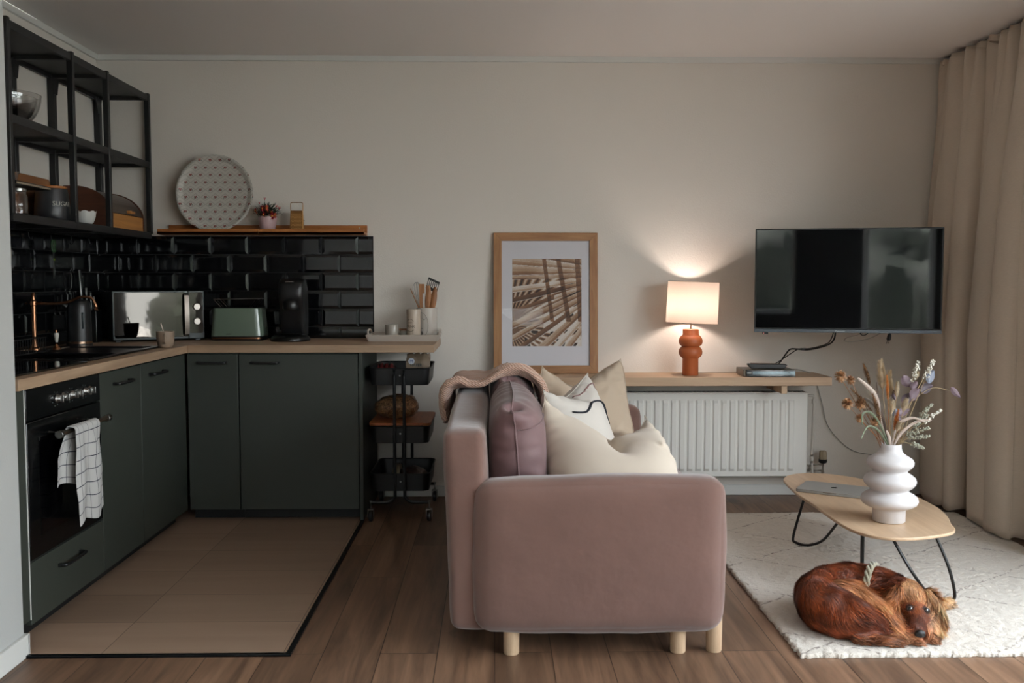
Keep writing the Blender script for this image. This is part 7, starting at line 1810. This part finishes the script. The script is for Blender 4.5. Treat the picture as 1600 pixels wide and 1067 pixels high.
# ================================================================== DOG, curled up asleep-ish on the rug
def build_dog():
    GZ = 0.020
    root = thing('dog', 'auburn long-eared spaniel curled up on the rug, eyes open, head on its paws', 'dog', (1.29, 3.20, GZ))
    # chains: (points (x,y,z,r)), flow sign, fur length, fur lift, colour dark, colour light
    AUB, RED, TAN, PALE = '#4e200f', '#86421f', '#ad7548', '#d2b08c'
    chains = [
        ('back', [(1.440, 3.285, .118, .062), (1.392, 3.325, .116, .076), (1.315, 3.362, .110, .083), (1.240, 3.345, .104, .084), (1.180, 3.285, .098, .088), (1.162, 3.215, .094, .086)], .026, .34, AUB, RED),
        ('haunch', [(1.166, 3.190, .088, .086), (1.190, 3.140, .086, .081), (1.236, 3.112, .074, .070), (1.285, 3.098, .060, .052)], .034, .38, AUB, RED),
        ('thigh', [(1.180, 3.24, .115, .062), (1.255, 3.205, .112, .060), (1.325, 3.150, .080, .048), (1.350, 3.095, .055, .034)], .048, .42, '#8e4c28', '#c48a5c'),  # pale feathering, its colour also lightened for the highlight along the ridge
        ('hindleg', [(1.330, 3.085, .048, .032), (1.365, 3.050, .036, .023), (1.405, 3.030, .030, .019)], .022, .25, RED, PALE),
        ('hock', [(1.23, 3.055, .035, .028), (1.29, 3.030, .030, .024), (1.345, 3.018, .028, .018)], .026, .25, AUB, TAN),
        ('belly', [(1.27, 3.25, .055, .070), (1.34, 3.22, .060, .070), (1.395, 3.19, .062, .055)], .030, .35, AUB, RED),
        ('chest', [(1.420, 3.27, .085, .062), (1.405, 3.20, .070, .052), (1.395, 3.13, .045, .036)], .036, .35, RED, TAN),
        ('foreleg', [(1.38, 3.12, .042, .030), (1.415, 3.07, .030, .021), (1.465, 3.050, .028, .019)], .020, .3, RED, PALE),
        ('farleg', [(1.47, 3.26, .060, .045), (1.545, 3.285, .045, .028), (1.615, 3.335, .036, .021), (1.672, 3.365, .034, .020)], .026, .35, '#b08660', PALE),
        ('neck', [(1.435, 3.285, .120, .060), (1.458, 3.235, .122, .058)], .018, .25, AUB, RED),
        ('forechest', [(1.36, 3.13, .040, .032), (1.395, 3.09, .034, .024)], .040, .4, RED, TAN),
        ('skull', [(1.468, 3.220, .120, .058), (1.462, 3.178, .114, .060)], .016, .22, RED, '#b5835a'),
        ('cheek', [(1.456, 3.150, .090, .052), (1.448, 3.110, .074, .042)], .010, .16, '#5c2a16', '#94542e'),
        ('muzzle', [(1.448, 3.120, .084, .036), (1.436, 3.080, .070, .031), (1.426, 3.043, .058, .0265)], .007, .14, '#4c2212', '#7c4022'),
        ('jowl', [(1.478, 3.10, .060, .026), (1.456, 3.055, .044, .023)], .016, .25, RED, PALE),
        ('cheek_r', [(1.500, 3.165, .105, .034), (1.500, 3.125, .080, .032), (1.492, 3.095, .050, .026)], .030, .22, '#9a5c34', PALE),
        ('jowl2', [(1.420, 3.10, .060, .026), (1.408, 3.055, .044, .022)], .014, .25, AUB, RED),
    ]
    ears = [('ear_l', [(1.415, 3.190, .150, .022), (1.392, 3.170, .122, .032), (1.384, 3.150, .088, .037), (1.394, 3.125, .056, .031)], .050, .20, RED, TAN),
            ('ear_r', [(1.516, 3.170, .144, .020), (1.538, 3.150, .114, .027), (1.542, 3.128, .080, .030), (1.530, 3.110, .050, .026)], .046, .20, TAN, PALE)]
    b = B()
    def sphere(c, r, M=None):
        bmesh.ops.create_icosphere(b, subdivisions=3, radius=r, matrix=TR(*c) @ (M if M is not None else Matrix.Identity(4)))
    for nm, pts, *_ in chains:
        for (p, q) in zip(pts[:-1], pts[1:]):
            n = 6
            for k in range(n + 1):
                f = k / n; c = [p[i] * (1-f) + q[i] * f for i in range(4)]; sphere(c[:3], c[3])
    for nm, pts, *_ in ears:
        for (p, q) in zip(pts[:-1], pts[1:]):
            for k in range(7):
                f = k / 6; c = [p[i] * (1-f) + q[i] * f for i in range(4)]; sphere(c[:3], c[3], SC(0.42 if nm == 'ear_l' else 0.42, 1.0, 1.0))
    # paws with toes
    for (x, y, z), d in (((1.412, 3.026, .030), (.9, -.3)), ((1.475, 3.046, .028), (1, -.2)), ((1.690, 3.378, .033), (.8, .5))):
        dv = Vector((d[0], d[1], 0)).normalized(); sv = Vector((-dv.y, dv.x, 0)); sphere((x, y, z), 0.021)
        for k in (-1.5, -0.5, 0.5, 1.5): sphere(Vector((x, y, z - 0.004)) + dv * (0.018 - 0.003 * abs(k)) + sv * k * 0.0095, 0.0095)
    for v in b.verts: v.co.z = max(v.co.z, GZ)
    me = bpy.data.meshes.new('dog_tmp'); b.to_mesh(me); b.free(); o = bpy.data.objects.new('dog_tmp', me); C.objects.link(o)
    md = o.modifiers.new('r', 'REMESH'); md.mode = 'VOXEL'; md.voxel_size = 0.0055
    md = o.modifiers.new('s', 'SMOOTH'); md.factor = 0.5; md.iterations = 10
    dg = bpy.context.evaluated_depsgraph_get(); dg.update(); me2 = bpy.data.meshes.new_from_object(o.evaluated_get(dg)); bpy.data.objects.remove(o)
    nvt = len(me2.vertices); V = np.zeros(nvt * 3); me2.vertices.foreach_get('co', V); V = V.reshape(-1, 3); V[:, 2] = np.maximum(V[:, 2], GZ - 0.001)
    me2.calc_loop_triangles(); T = np.zeros(len(me2.loop_triangles) * 3, dtype=np.int32); me2.loop_triangles.foreach_get('vertices', T); T = T.reshape(-1, 3)
    # skin folds over the back
    NV = np.zeros(nvt * 3); me2.vertices.foreach_get('normal', NV); NV = NV.reshape(-1, 3)
    w = np.exp(-(((V[:, 0] - 1.27) / .07) ** 2 + ((V[:, 1] - 3.30) / .05) ** 2)) * (V[:, 2] > .12)
    V += NV * (w * 0.005 * np.sin((V[:, 0] * 0.9 + V[:, 1] * 0.7) * 190 + 2 * np.sin(V[:, 1] * 60)))[:, None]
    # nearest chain lookup
    segs = []
    for nm, pts, L_, lift, c0, c1 in chains + ears:
        for p, q in zip(pts[:-1], pts[1:]): segs.append((nm, np.array(p[:3]), np.array(q[:3]), (p[3] + q[3]) / 2, L_, lift, np.array(lin(c0)[:3]), np.array(lin(c1)[:3])))
    def classify(P):
        best = np.full(len(P), 1e9); idx = np.zeros(len(P), int)
        for k, s in enumerate(segs):
            ab = s[2] - s[1]; t = np.clip(((P - s[1]) @ ab) / (ab @ ab), 0, 1); d = np.linalg.norm(P - (s[1] + t[:, None] * ab), axis=1) - s[3]
            if s[0].startswith('ear'): d = np.linalg.norm((P - (s[1] + t[:, None] * ab)) * np.array([1.6, 1, 1]), axis=1) - s[3] - 0.004
            m = d < best; best[m] = d[m]; idx[m] = k
        return idx
    eyes = [np.array((1.4290, 3.1130, .1110)), np.array((1.4810, 3.1060, .1075))]; nose = np.array((1.4215, 3.0165, .0600))
    iv = classify(V); base = np.stack([segs[k][6] * 0.75 + segs[k][7] * 0.25 for k in iv])
    cap = 'Col'
    bm2 = bpy.data.meshes.new('dog_body'); bm2.from_pydata((V - np.array(root.location)).tolist(), [], T.tolist()); bm2.update(); body = bpy.data.objects.new('dog_body', bm2); C.objects.link(body); body.parent = root; finish(bm2, 180)
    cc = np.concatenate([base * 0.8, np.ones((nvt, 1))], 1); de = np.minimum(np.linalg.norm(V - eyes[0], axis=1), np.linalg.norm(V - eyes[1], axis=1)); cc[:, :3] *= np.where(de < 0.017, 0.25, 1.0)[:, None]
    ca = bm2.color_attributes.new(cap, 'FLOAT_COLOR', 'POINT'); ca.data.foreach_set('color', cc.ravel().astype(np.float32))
    def furmat(name, rough):
        m = bpy.data.materials.new(name); m.use_nodes = True; N = m.node_tree.nodes; at = N.new('ShaderNodeAttribute'); at.attribute_name = cap; bs = N['Principled BSDF']
        m.node_tree.links.new(at.outputs['Color'], bs.inputs['Base Color']); bs.inputs['Roughness'].default_value = rough; bs.inputs['Specular IOR Level'].default_value = 0.35; return m
    bm2.materials.append(furmat('dog_skin', 0.8))
    # fur
    rng = np.random.RandomState(8); A, Bv, Cv = V[T[:, 0]], V[T[:, 1]], V[T[:, 2]]; area = np.linalg.norm(np.cross(Bv - A, Cv - A), axis=1) / 2
    cen = (A + Bv + Cv) / 3; ok = (cen[:, 2] > GZ + 0.006); area = area * ok
    NS = 75000; f = rng.choice(len(T), NS, p=area / area.sum()); r1 = np.sqrt(rng.rand(NS)); r2_ = rng.rand(NS)
    P = A[f] * (1 - r1)[:, None] + Bv[f] * (r1 * (1 - r2_))[:, None] + Cv[f] * (r1 * r2_)[:, None]
    Nn = NV[T[f, 0]]; Nn = Nn / (np.linalg.norm(Nn, axis=1, keepdims=True) + 1e-9)
    k = classify(P); D = np.stack([segs[i][2] - segs[i][1] for i in k]); D /= np.linalg.norm(D, axis=1, keepdims=True)
    names_ = np.array([segs[i][0] for i in k]); L_ = np.array([segs[i][4] for i in k]); lift = np.array([segs[i][5] for i in k]); c0 = np.stack([segs[i][6] for i in k]); c1 = np.stack([segs[i][7] for i in k])
    D[:, 2] -= 0.30; D[np.isin(names_, ['muzzle', 'cheek', 'skull'])] *= -1.0
    D[names_ == 'thigh'] += np.array([0.25, -0.5, -0.3]); D[names_ == 'haunch'] += np.array([0.0, 0.0, -0.2])
    # wavy clumps
    def wave(Q, s, fr): return np.sin(Q[:, 0] * fr + s) * np.cos(Q[:, 1] * fr * 0.8 + s * 2) + np.sin(Q[:, 2] * fr * 1.1 + s * 3) * 0.7
    W_ = np.stack([wave(P, 1.0, 55), wave(P, 2.3, 60), wave(P, 4.0, 50)], 1)
    D += 0.42 * W_ + 0.12 * rng.randn(NS, 3)
    D -= Nn * (D * Nn).sum(1, keepdims=True); D /= np.linalg.norm(D, axis=1, keepdims=True) + 1e-9
    # masks
    keep = np.ones(NS, bool)
    for e in eyes: keep &= np.linalg.norm(P - e, axis=1) > 0.0135
    keep &= np.linalg.norm(P - nose, axis=1) > 0.016
    nearface = np.minimum(np.linalg.norm(P - eyes[0], axis=1), np.linalg.norm(P - eyes[1], axis=1)) < 0.03
    L_ = np.where(nearface & ~np.char.startswith(names_, 'ear'), 0.004, L_)
    Ls = L_ * rng.uniform(0.6, 1.25, NS); lift = lift * rng.uniform(0.5, 1.4, NS)
    tn = rng.rand(NS)
    mixf = np.clip(0.30 + 0.32 * wave(P, 7.0, 38) * 0.5 + 0.35 * (tn - 0.5), 0, 1)
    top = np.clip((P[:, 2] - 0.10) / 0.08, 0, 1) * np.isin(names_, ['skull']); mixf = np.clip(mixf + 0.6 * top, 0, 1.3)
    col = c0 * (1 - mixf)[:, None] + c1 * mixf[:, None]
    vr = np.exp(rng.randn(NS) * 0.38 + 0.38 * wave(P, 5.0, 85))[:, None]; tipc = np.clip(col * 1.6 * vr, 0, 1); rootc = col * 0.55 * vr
    side = np.cross(D, Nn); side /= np.linalg.norm(side, axis=1, keepdims=True) + 1e-9
    wdt = np.where(np.isin(names_, ['muzzle', 'cheek', 'skull']), 0.0008, 0.0011) * rng.uniform(0.7, 1.3, NS)
    curl = rng.randn(NS) * 0.25 + 0.5 * wave(P, 9.0, 40)
    jit_ = 0.45 * W_ + 0.35 * rng.randn(NS, 3); jit_[np.isin(names_, ['muzzle', 'cheek'])] *= 0.4
    ts = [0.0, 0.35, 0.7, 1.0]; rows = []; cols = []; nrm = []
    for t in ts:
        c = P + D * (Ls * t)[:, None] + Nn * (Ls * (lift * t * (1.4 - 0.9 * t)))[:, None] + side * (Ls * curl * t * t * 0.45)[:, None]
        c[:, 2] = np.maximum(c[:, 2], GZ + 0.001)
        ww = wdt * (1.0 - 0.85 * t)
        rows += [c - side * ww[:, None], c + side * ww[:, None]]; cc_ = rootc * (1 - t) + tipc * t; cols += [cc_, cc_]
        nn = Nn * 0.75 + D * (0.3 * t) + jit_; nrm += [nn - side * 0.5, nn + side * 0.5]
    R = np.stack(rows, 1)[keep]; Cc = np.stack(cols, 1)[keep]; Nr = np.stack(nrm, 1)[keep]; n = len(R)
    Vf = R.reshape(-1, 3) - np.array(root.location); basei = (np.arange(n) * 8)[:, None]
    quads = np.concatenate([basei + np.array([[0, 1, 3, 2]]) + 2 * q for q in range(3)], 1).reshape(-1, 4)
    mf = bpy.data.meshes.new('fur'); mf.vertices.add(len(Vf)); mf.vertices.foreach_set('co', Vf.ravel()); mf.loops.add(quads.size); mf.loops.foreach_set('vertex_index', quads.ravel().astype(np.int32)); mf.polygons.add(len(quads)); mf.polygons.foreach_set('loop_start', np.arange(0, quads.size, 4, dtype=np.int32)); mf.polygons.foreach_set('loop_total', np.full(len(quads), 4, dtype=np.int32)); mf.update(calc_edges=True)
    ca = mf.color_attributes.new(cap, 'FLOAT_COLOR', 'POINT'); ca.data.foreach_set('color', np.concatenate([Cc.reshape(-1, 3), np.ones((len(Vf), 1))], 1).ravel().astype(np.float32))
    Nq = Nr.reshape(-1, 3); Nq = Nq / (np.linalg.norm(Nq, axis=1, keepdims=True) + 1e-9); mf.shade_smooth(); mf.normals_split_custom_set_from_vertices(Nq.tolist())
    of = bpy.data.objects.new('fur', mf); C.objects.link(of); of.parent = body; of['kind'] = 'stuff'; mf.materials.append(furmat('dog_fur', 0.42))
    # eyes, nose, mouth
    M_eye = mat('dog_eye', '#120904', 0.05, coat=1.0)
    for e in eyes:
        bb = B(); bmesh.ops.create_uvsphere(bb, u_segments=20, v_segments=14, radius=0.0100, matrix=TR(*e)); ob = obj('eye', bb, M_eye, body, smooth=180)
        bb = B(); d = Vector((-0.05, -0.93, 0.25)).normalized(); a_, c_ = frame_of(d)
        tube(bb, [Vector(e) + d * 0.0045 + a_ * 0.0112 * math.cos(q) + c_ * 0.0082 * math.sin(q) for q in np.linspace(0, 2*PI, 25)[:-1]], 0.0018, 6, closed=True); obj('eyelid', bb, mat('eyelid_dark', '#1c0c07', 0.5), ob)
    bb = B(); vs = bmesh.ops.create_uvsphere(bb, u_segments=24, v_segments=16, radius=0.0165, matrix=TR(*nose) @ SC(1.1, 0.75, 0.85))['verts']
    for v in bb.verts:
        for s in (-1, 1):
            c = Vector(nose) + Vector((s * 0.008, -0.0105, -0.001)); dd = (v.co - c).length
            if dd < 0.006: v.co.y += 0.005 * (1 - dd / 0.006)
    obj('nose', bb, mat('dog_nose', '#141010', 0.35, bump=0.3, bscale=400), body, smooth=180)
    bb = B(); tube(bb, bez([(1.404, 3.05, .036), (1.412, 3.027, .037), (1.4205, 3.018, .043), (1.432, 3.027, .037), (1.444, 3.05, .036)], 5), 0.0014, 6); obj('mouth', bb, mat('mouth_line', '#0c0605', 0.6), body)
    # collar: twisted cloth band
    bb = B(); cc0 = Vector((1.378, 3.312, .112)); dd = Vector((.80, -.60, 0)).normalized(); hh = Vector((.60, .80, 0)); n = 60
    for s in range(3):
        pts = []
        for i in range(n):
            a = 2*PI*i/n; rad = 0.094; c = cc0 + (hh * math.cos(a) * 0.98 + Vector((0, 0, 1)) * math.sin(a)) * rad; c.z = max(c.z, GZ + 0.008)
            ph = a * 7 + s * 2*PI/3; o_ = (c - cc0).normalized(); pts.append(c + (o_ * math.cos(ph) * 0.004 + dd * (math.sin(ph) * 0.008)))
        tube(bb, pts, 0.0062, 8, closed=True)
    obj('collar', bb, fabric('olive_grey_cloth', '#86806c', bump=0.2), body, smooth=180, label='grey olive twisted cloth collar')
build_dog()
